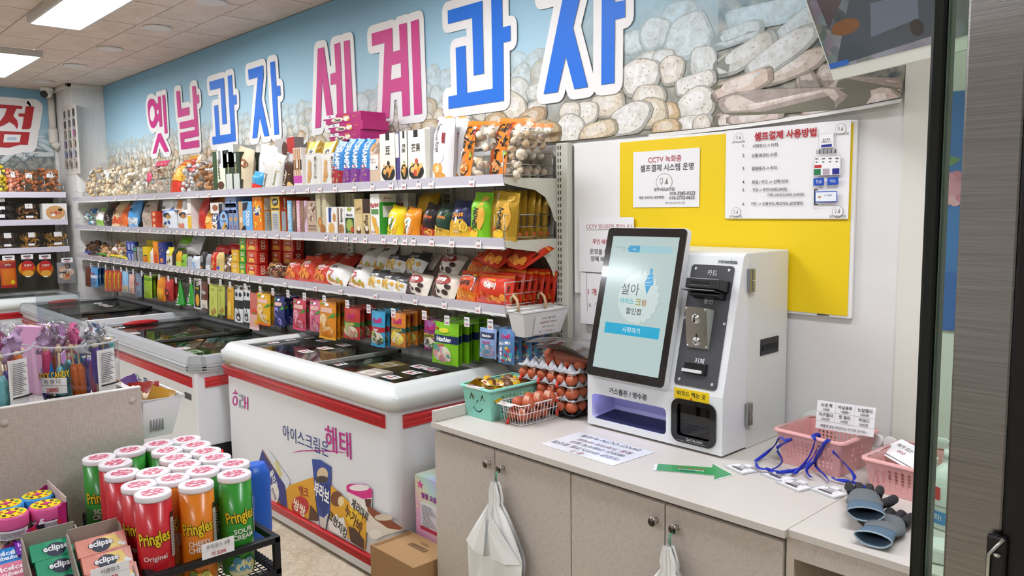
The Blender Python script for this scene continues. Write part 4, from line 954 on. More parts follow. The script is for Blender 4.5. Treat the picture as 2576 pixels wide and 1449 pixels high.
# blue poster beyond the glass
S = Sheet('blue_poster', 'blue poster with red frame and pink flower seen through door glass', 'poster', WALL-.016, -.846, 1.203, -.28, 1.893, mat('3f74b8', .5))
it = [('p', [(.105,.93),(.98,.93),(.98,.92),(.118,.92),(.118,.62),(.105,.62)], 'c4525e'), ('r', .13, .45, .95, .905, 'c9646c'), ('t', 'Grand', .42, .955, .05, 'c6343f', .6), ('p', [(.02,.71),(.05,.735),(.10,.72),(.06,.70),(.02,.68)], '6f8f58')]
for k in range(9):
    a = k*2*PI/9; it.append(('e', .07+.05*math.cos(a), .60+.045*math.sin(a), .032, .03, ['d98fa0', 'e3a9b4', 'cf7f94'][k % 3]))
it += [('e', .07, .60, .035, .03, 'dc93a6'), ('r', .0, .0, .13, .25, '2f63b0')]
S.done(it, 'printed_picture')
# ------------------------------------------------------------------ monitor hung from the ceiling
ph, th = math.radians(27), math.radians(25)
A = Vector((-1.12, 2.40, 1.946)); rv = Vector((math.cos(ph), -math.sin(ph), 0)); nv = Vector((-math.sin(ph), -math.cos(ph), 0))
uvv = Vector((0, 0, math.cos(th)))+nv*math.sin(th); fn_ = rv.cross(uvv)       # screen normal
tv = thing('hung_monitor', 'white framed monitor showing camera pictures, tilted over the counter', 'monitor', A)
TW, TH = .735, .44
def tvp(u, v, o): return rv*(u*TW)+uvv*(v*TH)+fn_*o
def slab(b, u0, v0, u1, v1, o0, o1, m):
    V = [tvp(u, v, o) for o in (o0, o1) for u, v in ((u0, v0), (u1, v0), (u1, v1), (u0, v1))]
    b.add(V, [(3,2,1,0),(4,5,6,7),(0,1,5,4),(1,2,6,5),(2,3,7,6),(3,0,4,7)], m)
b = B(); slab(b, 0, 0, 1, 1, -.04, 0, mat('e3e5dc', .35)); bevel(b.obj('casing', tv), .004)
def _cctv(nt, p, N):
    tc = N('TexCoord'); mp = N('Mapping'); mp.inputs['Rotation'].default_value = (.5, .3, .7); nt.links.new(tc.outputs['Object'], mp.inputs[0])
    v = N('TexVoronoi', i_Scale=22.0, distance='CHEBYCHEV'); n = N('TexNoise', i_Scale=7, i_Detail=8); nt.links.new(mp.outputs[0], v.inputs['Vector']); nt.links.new(tc.outputs['Object'], n.inputs['Vector'])
    hs = N('HueSaturation'); hs.inputs['Saturation'].default_value = .28; hs.inputs['Value'].default_value = .42; nt.links.new(v.outputs['Color'], hs.inputs['Color'])
    r = ramp(nt, [(.35, '141a1c'), (.55, '5c6066'), (.75, '9a989a')]); nt.links.new(n.outputs['Fac'], r.inputs[0])
    mx = N('MixRGB'); mx.inputs[0].default_value = .55; nt.links.new(hs.outputs[0], mx.inputs[1]); nt.links.new(r.outputs[0], mx.inputs[2])
    nt.links.new(mx.outputs[0], p.inputs['Emission Color']); p.inputs['Emission Strength'].default_value = .75; p.inputs['Base Color'].default_value = (.01, .01, .01, 1); p.inputs['Roughness'].default_value = .15
CCTV = nodes_mat('camera_picture', _cctv)
b = B(); slab(b, .012, .085, .988, .985, 0, .0015, CCTV); sc = b.obj('screen', tv)
q = [('p', [(.05,.10),(.55,.13),(.72,.5),(.3,.62)], emat('4c545c', .6)), ('p', [(.28,.22),(.52,.25),(.55,.4),(.33,.42)], emat('6f7886', .6)), ('r', .30, .45, .42, .58, emat('3a4048', .6)), ('r', .44, .46, .49, .58, emat('2e343c', .6)), ('e', .17, .33, .08, .05, emat('8a5a34', .6)), ('p', [(.55,.75),(.66,.3),(.74,.36),(.62,.85)], emat('7a6a72', .6)), ('p', [(.66,.95),(.95,.15),(1.0,.2),(.99,.5),(.8,.95)], emat('6d7787', .6)), ('p', [(.05,.9),(.3,.95),(.2,.5),(.08,.35)], emat('5a4c50', .6)), ('e', .58, .6, .035, .14, emat('8a7a34', .6)), ('e', .63, .46, .04, .1, emat('55733a', .6)), ('e', .47, .78, .06, .07, emat('4a6a66', .6)), ('p', [(.80,.4),(.87,.46),(.84,.55),(.77,.48)], emat('a7acb6', .6)), ('e', .5, .2, .03, .05, emat('39302c', .6)), ('p', [(.72,.62),(.78,.64),(.60,.98),(.55,.96)], emat('8d6d7c', .6)), ('r', .012, .090, .125, .125, emat('2a62b4', .8)), ('e', .88, .78, .025, .05, emat('2f5fc0', .7))]
b = B(); prints(b, lambda u, v, o: tvp(u, v, .0016+o), TW, TH, q, .0001, tess=False); b.obj('screen_picture', sc)
b = B(); prints(b, lambda u, v, o: tvp(u, v, o), TW, TH, [('t', 'UdBB', .93, .042, .03, 'b03038', .1)], .0004, tess=False); b.obj('maker_lettering', tv)
b = B(); c0 = tvp(.5, .5, -.04); b.tube([c0, c0-fn_*.10, Vector((c0.x-fn_.x*.12, c0.y-fn_.y*.12, 2.788-A.z))], .02, mat('d9d9d4', .4), 12); b.obj('ceiling_arm', tv)

# ================================================================== glass entrance door at the right
DY = 1.0
def _brush(nt, p, N):
    tc = N('TexCoord'); mp = N('Mapping'); mp.inputs['Scale'].default_value = (.6, .6, 60); n = N('TexNoise', i_Scale=14, i_Detail=4)
    nt.links.new(tc.outputs['Object'], mp.inputs[0]); nt.links.new(mp.outputs[0], n.inputs['Vector'])
    r = ramp(nt, [(.3, '8f8d8b'), (.7, 'a9a7a5')]); nt.links.new(n.outputs['Fac'], r.inputs[0]); nt.links.new(r.outputs[0], p.inputs['Base Color'])
    p.inputs['Metallic'].default_value = 1.0; p.inputs['Roughness'].default_value = .32; p.inputs['Anisotropic'].default_value = .85
    bm = N('Bump'); bm.inputs['Strength'].default_value = .06; nt.links.new(n.outputs['Fac'], bm.inputs['Height']); nt.links.new(bm.outputs[0], p.inputs['Normal'])
BRUSH = nodes_mat('brushed_steel', _brush)
door = struct(link('door_1', None, None, (0, DY, 0)))
xa, xb = x_at(2300, DY, 1.2)-.0, x_at(2347, DY, 1.2)
RUB = mat('08110d', .25)
bevel(B().box(xa, -.012, 0, xb-.004, .02, 2.4, RUB).obj('edge_gasket', door), .004)
xs0, xs1 = x_at(2402, DY, 1.3), x_at(2546, DY, 1.3)
B().box(xb-.004, -.004, .1, xs0+.01, .004, 2.35, GLASS).obj('glass_pane', door)
bevel(B().box(xs0, -.022, 0, xs1, .022, 2.4, BRUSH).obj('steel_stile', door), .003)
bevel(B().box(xs1+.0005, -.026, 0, xs1+.03, .03, 2.4, mat('0c0c0d', .35)).obj('black_channel', door), .003)
lk = B(); q = on_y(2530, 1400, DY-.03); lk.box(xs1-.012, -.034, q.z-.09, xs1+.008, -.026, q.z+.022, mat('1a1a1a', .4)); lo = bevel(lk.obj('lock_plate', door), .003)
lk = B(); lk.tube([(xs1-.008, -.037, q.z-.06), (xs1-.008, -.037, q.z+.0), (xs1+.006, -.037, q.z+.022)], .002, mat('c9c9c5', .2, m=.9), 8); lk.lathe([(.004, 0), (.004, .003), (0, .004)], mat('c9c9c5', .2, m=.9), 12, (xs1, -.036, q.z+.0)); lk.obj('lock_lever', lo)
# ================================================================== packaged goods
def bulge(u, v, t, shape, seal):
    su = max(0.0, math.sin(PI*min(max(u, 0), 1)))
    if shape == 'stand':           # flat-bottomed pack, crimped at the top only
        vv = min(max((v-.0)/(1-seal), 0), 1); pv = 1.0 if vv < .72 else max(0.0, 1-((vv-.72)/.28)**1.6)
        return t/2*(min(1, su*2.2)**.55)*(.12+.88*pv if v < 1-seal else 0)
    vv = min(max((v-seal)/(1-2*seal), 0), 1)
    return t/2*su**.55*max(0.0, math.sin(PI*vv))**.5
class Pouch:
    def __init__(s, w, h, t, shape='pillow', seal=.07, seed=0, crk=.05, nu=8, nv=10):
        s.w, s.h, s.t, s.shape, s.seal, s.nu, s.nv = w, h, t, shape, seal, nu, nv
        q = random.Random(seed); s.k = [(q.uniform(3, 9), q.uniform(3, 11), q.uniform(0, 6)) for _ in range(3)]; s.crk = crk
    def b_(s, u, v):
        b = bulge(u, v, s.t, s.shape, s.seal)
        if b > 0:
            c = sum(math.sin(a*u*PI+p)*math.sin(bb*v*PI+p) for a, bb, p in s.k)/3
            b *= 1+s.crk*c*2
        return b
    def pt(s, u, v, side, off=0):
        b = s.b_(u, v); narrow = 1-.07*b/(s.t/2+1e-9)
        zig = 0
        if v > .985 or (v < .015 and s.shape != 'stand'): zig = .0015*math.sin(u*60)
        return Vector(((u-.5)*s.w*narrow, side*(b+.0008+off), v*s.h+zig))
    def build(s, b, m):
        for side in (-1, 1):
            nu, nv = s.nu, s.nv
            V = [s.pt(i/nu, j/nv, side) for j in range(nv+1) for i in range(nu+1)]
            fs = []
            for j in range(nv):
                for i in range(nu):
                    f = (j*(nu+1)+i, j*(nu+1)+i+1, (j+1)*(nu+1)+i+1, (j+1)*(nu+1)+i); fs.append(f if side < 0 else f[::-1])
            b.add(V, fs, m, True)
        return b
    def surf(s): return lambda u, v, o: s.pt(u, v, -1, o+.0003)
GOODS = 0
def pouch_thing(name, label, cat, P, m, items, loc, rot, group=None, sealcol=None):
    b = B(); P.build(b, m); o = tag(b.obj(name, None, loc, rot), label, cat, group)
    if sealcol:
        items = [('r', .0, 1-P.seal, 1, 1, sealcol)] + ([('r', .0, 0, 1, P.seal, sealcol)] if P.shape == 'pillow' else []) + list(items)
    if items:
        d = B(); prints(d, P.surf(), P.w, P.h, items, .0006); d.obj('printed_design', o)
    return o
def carton(name, label, cat, w, d, h, m, front, side, loc, rot=(0,0,0), group=None, top=None):
    b = B(); b.box(-w/2, 0, 0, w/2, d, h, m); o = tag(b.obj(name, None, loc, rot), label, cat, group)
    q = B()
    if front: prints(q, lambda u, v, e: Vector(((u-.5)*w, -e, v*h)), w, h, front, .0005, tess=False)
    if side: prints(q, lambda u, v, e: Vector((w/2+e, u*d, v*h)), d, h, side, .0005, tess=False)
    if top: prints(q, lambda u, v, e: Vector(((u-.5)*w, v*d, h+e)), w, d, top, .0005, tess=False)
    if q.v: q.obj('printed_design', o)
    return o
def clear_bag(name, label, cat, P, cols, cnt, size, loc, rot, sticker=None, tie=None, rough=1.0, group=None, items=()):
    b = B(); P.build(b, FILM); o = tag(b.obj(name, None, loc, rot), label, cat, group)
    q = random.Random(len(label)*7+cnt); c = B(); k = 0
    ms = [mat(x, .7, bump=.6, bscale=120) for x in cols]
    while k < cnt:
        u, v = q.uniform(.06, .94), q.uniform(.04, .86)
        bb = P.b_(u, v)
        if bb < .2*P.t/2: k += .2; continue
        p = P.pt(u, v, q.uniform(-1, .5)*max(0, 1-size*.8/ max(bb, 1e-4))*.0-0, 0)
        yy = q.uniform(-1, 1)*max(0, bb-size*.7)
        if q.random() < .6: yy = -max(0, bb-size*.75)
        c.blob((p.x, yy, p.z), size*q.uniform(.7, 1.2), size*q.uniform(.6, 1.0), size*q.uniform(.6, 1.15)*rough, q.choice(ms), (q.random()*3, q.random()*3, q.random()*3), n=6, k=4); k += 1
    tag(c.obj('contents', o), kind='stuff')
    it = list(items)
    if sticker: it += [('r', *sticker, 'efeeec')] + [('r', sticker[0]+(sticker[2]-sticker[0])*.12, sticker[1]+(sticker[3]-sticker[1])*f, sticker[0]+(sticker[2]-sticker[0])*.85, sticker[1]+(sticker[3]-sticker[1])*(f+.05), '8d8d90') for f in (.2, .4, .6, .8)]
    if it: d = B(); prints(d, P.surf(), P.w, P.h, it, .0008); d.obj('paper_label', o)
    if tie:
        t = B(); t.tube([(-.02, 0, P.h*.93), (0, -.006, P.h*.95), (.02, 0, P.h*.93)], .006, mat(tie, .4), 6); t.obj('tie', o)
    return o
WMAX = .24
def span(tier, a, b, top, y=None, z=None, wmax=None):
    y = SHF+.022 if y is None else y; z = TOPZ[tier] if z is None else z
    x0, x1 = x_at(a, y, z), x_at(b, y, z); xm = (x0+x1)/2; wm = wmax or WMAX
    if x1-x0 > wm: xm = x0+(x1-x0)*.42; x0, x1 = xm-wm/2, xm+wm/2
    return x0, x1, z_at(top, xm, y)-z, y, z
def dz(txt=None, tc='ffffff', tv=.62, th=.13, band=None, bv=(.5, .75), food=None, fv=.26, fr=(.36, .2), fs=.10, n=16, seed=1, rot=0, top=None, low=None, extra=(), mw=.84, bo=.02):
    L = []
    if low: L.append(('r', .03, .03, .97, .34, low))
    if top: L.append(('r', .03, .78, .97, .93, top))
    if band: L.append(('r', .03, bv[0], .97, bv[1], band))
    L += list(extra)
    if food: L.append(('s', .5, fv, fr[0], fr[1], food, n, fs, seed))
    if txt: L.append(('t', txt, .5, tv, th, tc, mw, rot, bo))
    return L
def bag(tier, a, b, top, col, items, label, t=None, tilt=-.18, lean=0, yaw=0, y=None, z=None, shape='pillow', name='snack_bag', cat='snack bag', n=1, dy=.05, group=None, seal=.06, sealcol=None, wscale=1.0, crk=.05, m=None):
    x0, x1, h, y, z = span(tier, a, b, top, y, z); w = max(.03, (x1-x0)*wscale)
    h = max(.05, h)/max(.5, math.cos(tilt)*math.cos(lean))
    t = t or min(.09, .38*w+.012); hh = math.hash if False else abs(hash_(label))
    P = Pouch(w, h, t, shape, seal, hh, crk)
    o = pouch_thing(name, label, cat, P, m or foil(col), items, ((x0+x1)/2, y+t/2+.004, z+.001), (tilt, lean, yaw), group or (label if n > 1 else None), sealcol)
    for k in range(1, n): copy_tree(o, None, ((x0+x1)/2, y+t/2+.004+dy*k, z+.001), (tilt*.8, lean+.02*k, yaw+.03*(-1)**k))
    return o
def hash_(s): 
    h = 5381
    for c in s: h = (h*33+ord(c)) & 0xffffff
    return h
def pack(*a, **k): k.setdefault('shape', 'stand'); k.setdefault('tilt', -.03); k.setdefault('name', 'biscuit_pack'); k.setdefault('cat', 'biscuit pack'); return bag(*a, **k)
def box(tier, a, b, top, col, front, label, side=None, d=.12, y=None, z=None, yaw=0, lean=0, name='cookie_box', cat='cookie box', n=1, dy=None, group=None, tilt=0, topi=None, m=None):
    x0, x1, h, y, z = span(tier, a, b, top, y, z); w = max(.012, x1-x0)
    o = carton(name, label, cat, w, d, max(.02, h), m or mat(col, .4), front, side, ((x0+x1)/2, y, z+.0008), (tilt, lean, yaw), group or (label if n > 1 else None), topi)
    for k in range(1, n): copy_tree(o, None, ((x0+x1)/2, y+(dy or d+.004)*k, z+.0008))
    return o
def clr(tier, a, b, top, cols, cnt, size, label, t=.09, tilt=-.22, lean=0, y=None, z=None, name='snack_bag', **k):
    x0, x1, h, y, z = span(tier, a, b, top, y, z, .33); P = Pouch(x1-x0, h/math.cos(tilt), t, 'stand', .10, hash_(label), .10)
    return clear_bag(name, label, 'snack bag', P, cols, cnt, size, ((x0+x1)/2, y+t/2+.004, z+.001), (tilt, lean, 0), **k)
# ------------------------------------------------------------------ top tier
clr(0, 196, 236, 407, ['d9bf98', 'e6d2b0', 'caa87c'], 46, .022, 'clear bag of knobbly cream puffs against the wall column', t=.15, tilt=-.35, sticker=(.05, .45, .3, .75))
clr(0, 226, 292, 409, ['dcc49f', 'e8d6b8', 'cfb088'], 60, .022, 'clear bag of cream puffs with a white barcode sticker', t=.15, tilt=-.35, sticker=(.35, .5, .6, .75), y=SHF+.06)
clr(0, 252, 338, 415, ['e7d6b6', 'efe2c8', 'd8bf95'], 70, .024, 'wide clear bag of flat pale wafer discs', t=.15, tilt=-.4, rough=.5)
clr(0, 318, 356, 400, ['e9dcc4', 'efe6d6'], 36, .022, 'clear bag of white puffs beside the pink topped bag', t=.14, y=SHF+.10, lean=.1)
clr(0, 348, 404, 402, ['e4cbb4', 'd9b79c', 'efe0d0'], 46, .018, 'clear snack bag with crumpled bright pink top', t=.13, tilt=-.25, items=[('r', .1, .78, .95, .98, 'd8295f'), ('e', .35, .45, .22, .14, 'd6245c'), ('e', .3, .3, .1, .08, 'f2f0ee')])
bag(0, 398, 450, 400, 'd83a1e', dz(band='f2b21c', bv=(.32, .75), food=['e0a050', 'f0c070', 'c98030'], fv=.5, fr=(.4, .2), extra=[('r', .1, .8, .9, .95, 'f0a020'), ('p', [(.2,.5),(.5,.75),(.85,.7),(.6,.55)], 'c92a1a')]), 'red and yellow cracker bag leaning on the pink topped bag', tilt=-.45, t=.12)
bag(0, 446, 486, 390, 'e8a21c', dz(extra=[('r', .1*k, .1, .1*k+.05, .95, 'c43a1c') for k in range(1, 9)]), 'yellow bag with red stripes behind clear ribbon bag', tilt=-.2, y=SHF+.17, t=.08)
clr(0, 440, 496, 402, ['d8d4d0', 'c8c0b8', 'efeceb', 'b8aca2'], 46, .018, 'clear silver bag with red ribbon print', t=.12, lean=.1, items=[('p', [(.3,.62),(.5,.66),(.7,.6),(.72,.8),(.5,.7),(.32,.82)], 'd0301c'), ('t', 'CHARM', .35, .72, .1, '2e2c2c', .4)])
clr(0, 491, 541, 398, ['a8764a', 'b98a5c', '94633a'], 40, .017, 'clear bag of brown cinnamon sticks', t=.11, lean=.05, rough=2.4)
box(0, 539, 569, 381, 'dfe3c9', [('r', 0, 0, .35, 1, '2f4a28'), ('t', 'Soung', .5, .55, .2, '3a2a22', .7, -PI/2, .03), ('e', .6, .16, .28, .1, '5a3626')], 'pale green box with sideways brown lettering under lying dark box', d=.16)
for k, (a, b_) in enumerate(((569, 588), (588, 606))):
    box(0, a, b_, 383, '33402c', [('r', .1, .05, .9, .45, 'c9ccc4'), ('r', .3, .75, .5, .97, 'd6dbe0'), ('t', 'cake', .5, .58, .1, 'c9b98a', .8, -PI/2)], 'dark green upright box in a pair under the lying box', d=.16, group='dark green upright boxes')
box(0, 541, 609, 366, 'cfd2cd', [('r', 0, 0, .32, 1, 'e4e6e2'), ('r', .05, .2, .2, .8, '8a8c88'), ('r', .4, .62, .7, .78, '26282a')], 'grey box lying flat across the dark green boxes', d=.15, z=TOPZ[0]+.152)
pack(0, 578, 624, 372, 'd9c7a8', [('e', .35, .75, .22, .11, '9a5f30'), ('e', .35, .75, .1, .05, 'efe2c8'), ('e', .72, .66, .2, .10, '8a5228'), ('e', .72, .66, .09, .045, 'efe2c8'), ('t', 'MiSURA', .33, .28, .09, '2a2622', .6, PI/2-.05, .02), ('r', .45, .08, .8, .3, '3a332c'), ('t', 'fibra', .62, .19, .07, 'efe6d4', .3, PI/2)], 'beige biscuit pack leaning sideways with ring cookies and MiSURA lettering', lean=.2, t=.07)
pack(0, 628, 652, 433, '3a9fd0', dz('kitter', 'e03a24', .45, .1, low='d8321f', rot=PI/2), 'short blue and red wafer pack beside the foil packs', lean=.15, t=.05)
pack(0, 640, 682, 366, 'e6e6e8', dz(extra=[('r', .05, .05, .4, .2, '9b1f24')], txt='L', tc='b02a2a', tv=.6, th=.06), 'tall silver white foil pack behind the wafer rolls', lean=.12, t=.06, y=SHF+.08, m=foil('e9e9ec', .2))
pack(0, 655, 684, 392, 'e0dcd2', [('p', [(.2,.98),(.75,.98),(.55,.3),(.1,.4)], 'c39a52'), ('p', [(.3,.98),(.36,.98),(.3,.4),(.22,.42)], '3a2a22'), ('p', [(.5,.98),(.56,.98),(.45,.4),(.4,.4)], '3a2a22'), ('t', 'Ionior', .3, .25, .12, '4a3c1c', .5, PI/2-.2, .03)], 'white and gold wafer roll pack, first of the leaning three', lean=.22, t=.05)
pack(0, 676, 703, 389, 'e4e2dc', [('p', [(.55,.8),(.8,.8),(.75,.5),(.5,.5)], 'c8a052'), ('t', 'Ionior', .4, .3, .13, '6f7a22', .55, PI/2-.2, .03)], 'white wafer roll pack with olive green lettering', lean=.24, t=.05)
pack(0, 703, 735, 389, '4a2a1c', [('p', [(.45,.98),(.98,.98),(.9,.45),(.55,.4)], 'd8b25c'), ('p', [(.6,.98),(.66,.98),(.66,.45),(.6,.45)], '4a2a1c'), ('p', [(.8,.98),(.86,.98),(.8,.45),(.76,.45)], '4a2a1c'), ('t', 'Tonlar', .34, .28, .13, 'f2e6c8', .6, PI/2-.15, .03), ('e', .75, .12, .2, .1, 'e6c27a')], 'dark brown wafer roll pack with cream lettering', lean=.22, t=.05)
bag(0, 690, 742, 358, '2c211d', dz(extra=[('e', .3, .6, .2, .2, 'd8b040')]), 'crumpled black and gold pack lying on the wafer rolls', z=TOPZ[0]+.13, y=SHF+.05, t=.07, tilt=-.9)
bag(0, 655, 700, 352, 'e8e8ea', [('r', .5, .45, .65, .55, '222')] if 0 else [('r', .5, .45, .65, .55, '222426')], 'crumpled silver pack lying on top near the blue letters', z=TOPZ[0]+.14, y=SHF+.10, t=.07, tilt=-.8, m=foil('ececee', .2))
box(0, 694, 752, 348, '9a8f8c', [('r', .0, 0, .62, 1, 'bdb6b2'), ('r', .62, 0, 1, 1, 'c02a1e'), ('e', .5, .5, .15, .35, '5a2f22')], 'small grey and red box lying behind the wafer rolls', d=.06, z=TOPZ[0]+.17, y=SHF+.12)
box(0, 740, 761, 372, 'f0e6e2', [('r', 0, .12, 1, .3, 'c94fae'), ('r', 0, .45, 1, .7, '1f1c1c')] + [('r', .08+.22*k, .3, .2+.22*k, .98, 'd39a64') for k in range(4)] + [('p', [(.4,.5),(.6,.5),(.55,.72),(.45,.72)], 'efece8')], 'narrow pretzel stick box with pink and black bands', d=.14)
for k, (a, b_) in enumerate(((761, 798), (799, 841))):
    pack(0, a, b_, 356, 'e9e6dd', [('r', 0, .74, 1, 1, foil('c9a02c', .2, .5)), ('s', .42, .32, .14, .2, ['d9a868', 'e0b880', 'c48c4a'], 9, .22, 4), ('p', [(.3,.1),(.5,.1),(.6,.55),(.42,.6)], 'd8a566'), ('r', .3, .72, .75, .84, 'efe2cc'), ('e', .55, .78, .12, .05, '2a2624'), ('t', 'MILLEFOGLIE', .86, .42, .06, '6a6258', .62, -PI/2, .01)], 'gold topped white pastry pack %s' % ('beside the pretzel stick box' if k == 0 else 'beside the blue CHAMPS packs'), t=.055, lean=.0)
bag(0, 798, 850, 354, 'b8901f', [], 'crumpled gold foil pack lying above the pastry packs', z=TOPZ[0]+.165, y=SHF+.09, t=.06, tilt=-1.0, m=foil('c49a28', .2, .6))
for k, (a, b_, red) in enumerate(((828, 856, 'a8242c'), (856, 876, '7f3a8e'), (876, 897, '7f3a8e'), (899, 922, '7f3a8e'))):
    pack(0, a, b_, 356 if k == 0 else 350, '3f8fd0', [('r', .02, .02, .98, .36, red), ('s', .45, .19, .4, .16, ['b98a6a', '9a6a4c', 'caa284'], 9, .22, k), ('t', 'CHAMPS', .5, .66, .44, 'f4f6f8', .58, -PI/2+.1, .03), ('e', .4, .4, .25, .025, 'c8283a')], 'blue CHAMPS cookie pack with red base' if k == 0 else 'blue CHAMPS cookie pack with purple base', lean=.16, t=.06, group=None if k == 0 else 'purple based CHAMPS packs')
pack(0, 922, 959, 347, 'd3b9a0', [('r', .05, .3, .8, .62, 'e6e2dc'), ('r', .6, .33, .75, .38, '2a2a2c'), ('e', .3, .8, .16, .1, 'c48f54'), ('r', .15, .52, .55, .53, '77706a'), ('r', .15, .46, .55, .47, '77706a')] + [('r', .5, .66+.03*k, .95, .675+.03*k, 'a88f7a') for k in range(9)], 'beige pack turned to show its printed back', t=.08)
JC = 'efe9da'
def jp(fr, txt): return [('r', .38, .86, .62, 1, '1f1d1c'), ('t', txt, .5, .66, .16, '2a2624', .5, 0, .01), ('e', .5, .2, .42, .16, '1e1c1b'), ('s', .5, .28, .3, .12, fr, 7, .3, 3), ('p', [(.3,.18),(.55,.1),(.75,.25),(.5,.34)], 'd9943c')]
box(0, 958, 998, 336, JC, jp(['5a3a28', '3a2a20', 'd9a860'], '豆'), 'cream box of bean cakes with black medallion', d=.07)
box(0, 996, 1007, 334, '4a3f7a', [('r', .1, .5, .9, .98, 'e9e4d8')], 'thin purple edged box between the cake boxes', d=.08)
box(0, 1008, 1028, 330, JC, jp(['e0a83c', '6f8a3a', 'e8c060'], '凰'), 'cream box of pineapple cakes with black medallion', d=.07)
box(0, 1026, 1071, 327, JC, jp(['e08a2c', 'c04a34', 'f0c070'], '芒果'), 'cream box of mango cakes with black medallion', d=.07)
box(0, 1066, 1084, 321, 'd7d3cc', [('r', 0, .3, 1, .97, 'e3e0da'), ('r', 0, 0, 1, .22, 'b03a28')] + [('r', .15, .4+.06*k, .85, .42+.06*k, '8a8680') for k in range(9)], 'grey and red box back edge behind the mango cakes', d=.2, y=SHF+.05)
for k in range(2):
    pack(0, 1079+34*k, 1122+34*k, 293, 'eeeef0', [('e', .45, .18, .3, .1, 'd9a050'), ('e', .45, .18, .18, .06, 'f0c888'), ('e', .6, .07, .3, .07, 'd39640'), ('e', .5, .38, .3, .12, 'f6f6f8'), ('r', .66, .58, .84, .74, '8e2430'), ('t', 'Genovas Ringe', .35, .66, .12, '4a3a3c', .45, -PI/2+.1, .01), ('p', [(.0,.45),(.12,.55),(.1,.95),(.0,.95)], '7a3f74'), ('e', .7, .97, .3, .03, 'd9a040')], 'white pack of piped ring cookies %s' % ('beside the mango cakes' if k == 0 else 'behind another alike pack'), t=.075, lean=.05, y=SHF+.022+.07*k)
def kin(label, a, b_, top, y=None, tilt=-.1, yaw=0):
    x0, x1, h, y, z = span(0, a, b_, top, y); t = .075; P = Pouch(x1-x0, h*1.02, t, 'stand', .06, hash_(label), .12)
    it = [('r', .0, .03, .55, .97, mat('e57d12', .3)), ('r', .0, .93, 1, 1, mat('e57d12', .3)), ('t', 'きなこ', .30, .60, .52, '1d1715', .62, -PI/2+.0, .03), ('t', '餅', .12, .36, .16, '1d1715', .2, 0, .02), ('e', .08, .72, .06, .06, 'c72a2e'), ('t', 'ふんわり', .50, .82, .14, 'c2242c', .24, -PI/2, .02), ('t', '北海道', .46, .52, .1, '4a4018', .24, -PI/2), ('p', [(.38,.40),(.44,.46),(.50,.43),(.55,.38),(.48,.35),(.42,.34)], '8fae2c'), ('e', .22, .15, .19, .12, '1f1817'), ('s', .22, .17, .13, .07, ['b8682c', 'd08a48', 'e0a868'], 9, .26, 2), ('r', .0, .13, .1, .2, '8e2a2c')]
    return clear_bag('mochi_bag', label, 'snack bag', P, ['e6d2b8', 'ecdcc6', 'd9bd98'], 34, .02, ((x0+x1)/2, y+t/2, z+.001), (tilt, .08, yaw), items=it)
kin('orange and clear bag with black Japanese lettering beside the ring cookies', 1146, 1218, 306)
kin('orange and clear bag with black Japanese lettering at the wire guard end', 1226, 1310, 299)
for k in range(4):
    x0, x1 = x_at(1270, SHF+.05, TOPZ[0]), x_at(1345, SHF+.05, TOPZ[0]); P = Pouch(.19, .235, .05, 'stand', .06, k, .12)
    clear_bag('mochi_bag', 'orange topped clear bag of wrapped sweets filed behind the lettered ones', 'snack bag', P, ['e3cdb4', 'ddc0a0', 'ecdfd0'], 26, .02, (XR-.125+.004*k, SHF+.125+.048*k, TOPZ[0]+.001), (-.06, .06, .1), group='wrapped sweet bags at the shelf end', items=[('r', 0, .93, 1, 1, mat('e08a2c', .3)), ('r', 0, .0, .25, .5, mat('d8611c', .3)), ('e', .4, .45, .08, .05, '7fa83c')])
# pink cheese sandwich stack
for k, (yt, yb, da) in enumerate(((318, 354, 0), (291, 324, 3), (262, 297, -5))):
    z = z_at(354, x_at(868, SHF+.11, 1.86), SHF+.11)+.0485*k
    x0, x1 = x_at(828+da, SHF+.11, z), x_at(910+da, SHF+.11, z)
    o = carton('sandwich_biscuit_pack', ['magenta cheese sandwich biscuit pack at the bottom of its stack of three', 'magenta cheese sandwich biscuit pack in the middle of its stack of three', 'magenta cheese sandwich biscuit pack at the top of its stack of three'][k], 'biscuit pack', x1-x0, .16, .047, foil('b81f72', .3), [('r', .0, .62, .30, 1, 'efe9ec'), ('t', 'Julie', .13, .8, .24, '1f1a1c', .24, 0, .03), ('e', .34, .36, .17, .26, 'efe4cc'), ('t', 'Cheeze', .34, .36, .34, '26201e', .28, 0, .03), ('e', .60, .42, .09, .3, 'f0e9da'), ('r', .5, .62, .66, .78, 'd9731c'), ('t', 'cheese', .82, .55, .16, 'e8b04a', .2), ('e', .66, .22, .04, .12, 'e0a030')], None, (x0+(x1-x0)/2, SHF+.11, z), (0, 0, .05*(k-1)))
    b = B(); P = Pouch(.05, .05, .004, 'pillow', .02, k); w = x1-x0
    b.grid(lambda u, v: (-w/2-.045*u, .01+.14*v, .024+(.022-.018*u)*math.sin(v*PI)*math.cos(u*3)*.4+.012*math.sin(v*17)*u), 5, 12, foil('b81f72', .25)); b.obj('crimped_end', o)
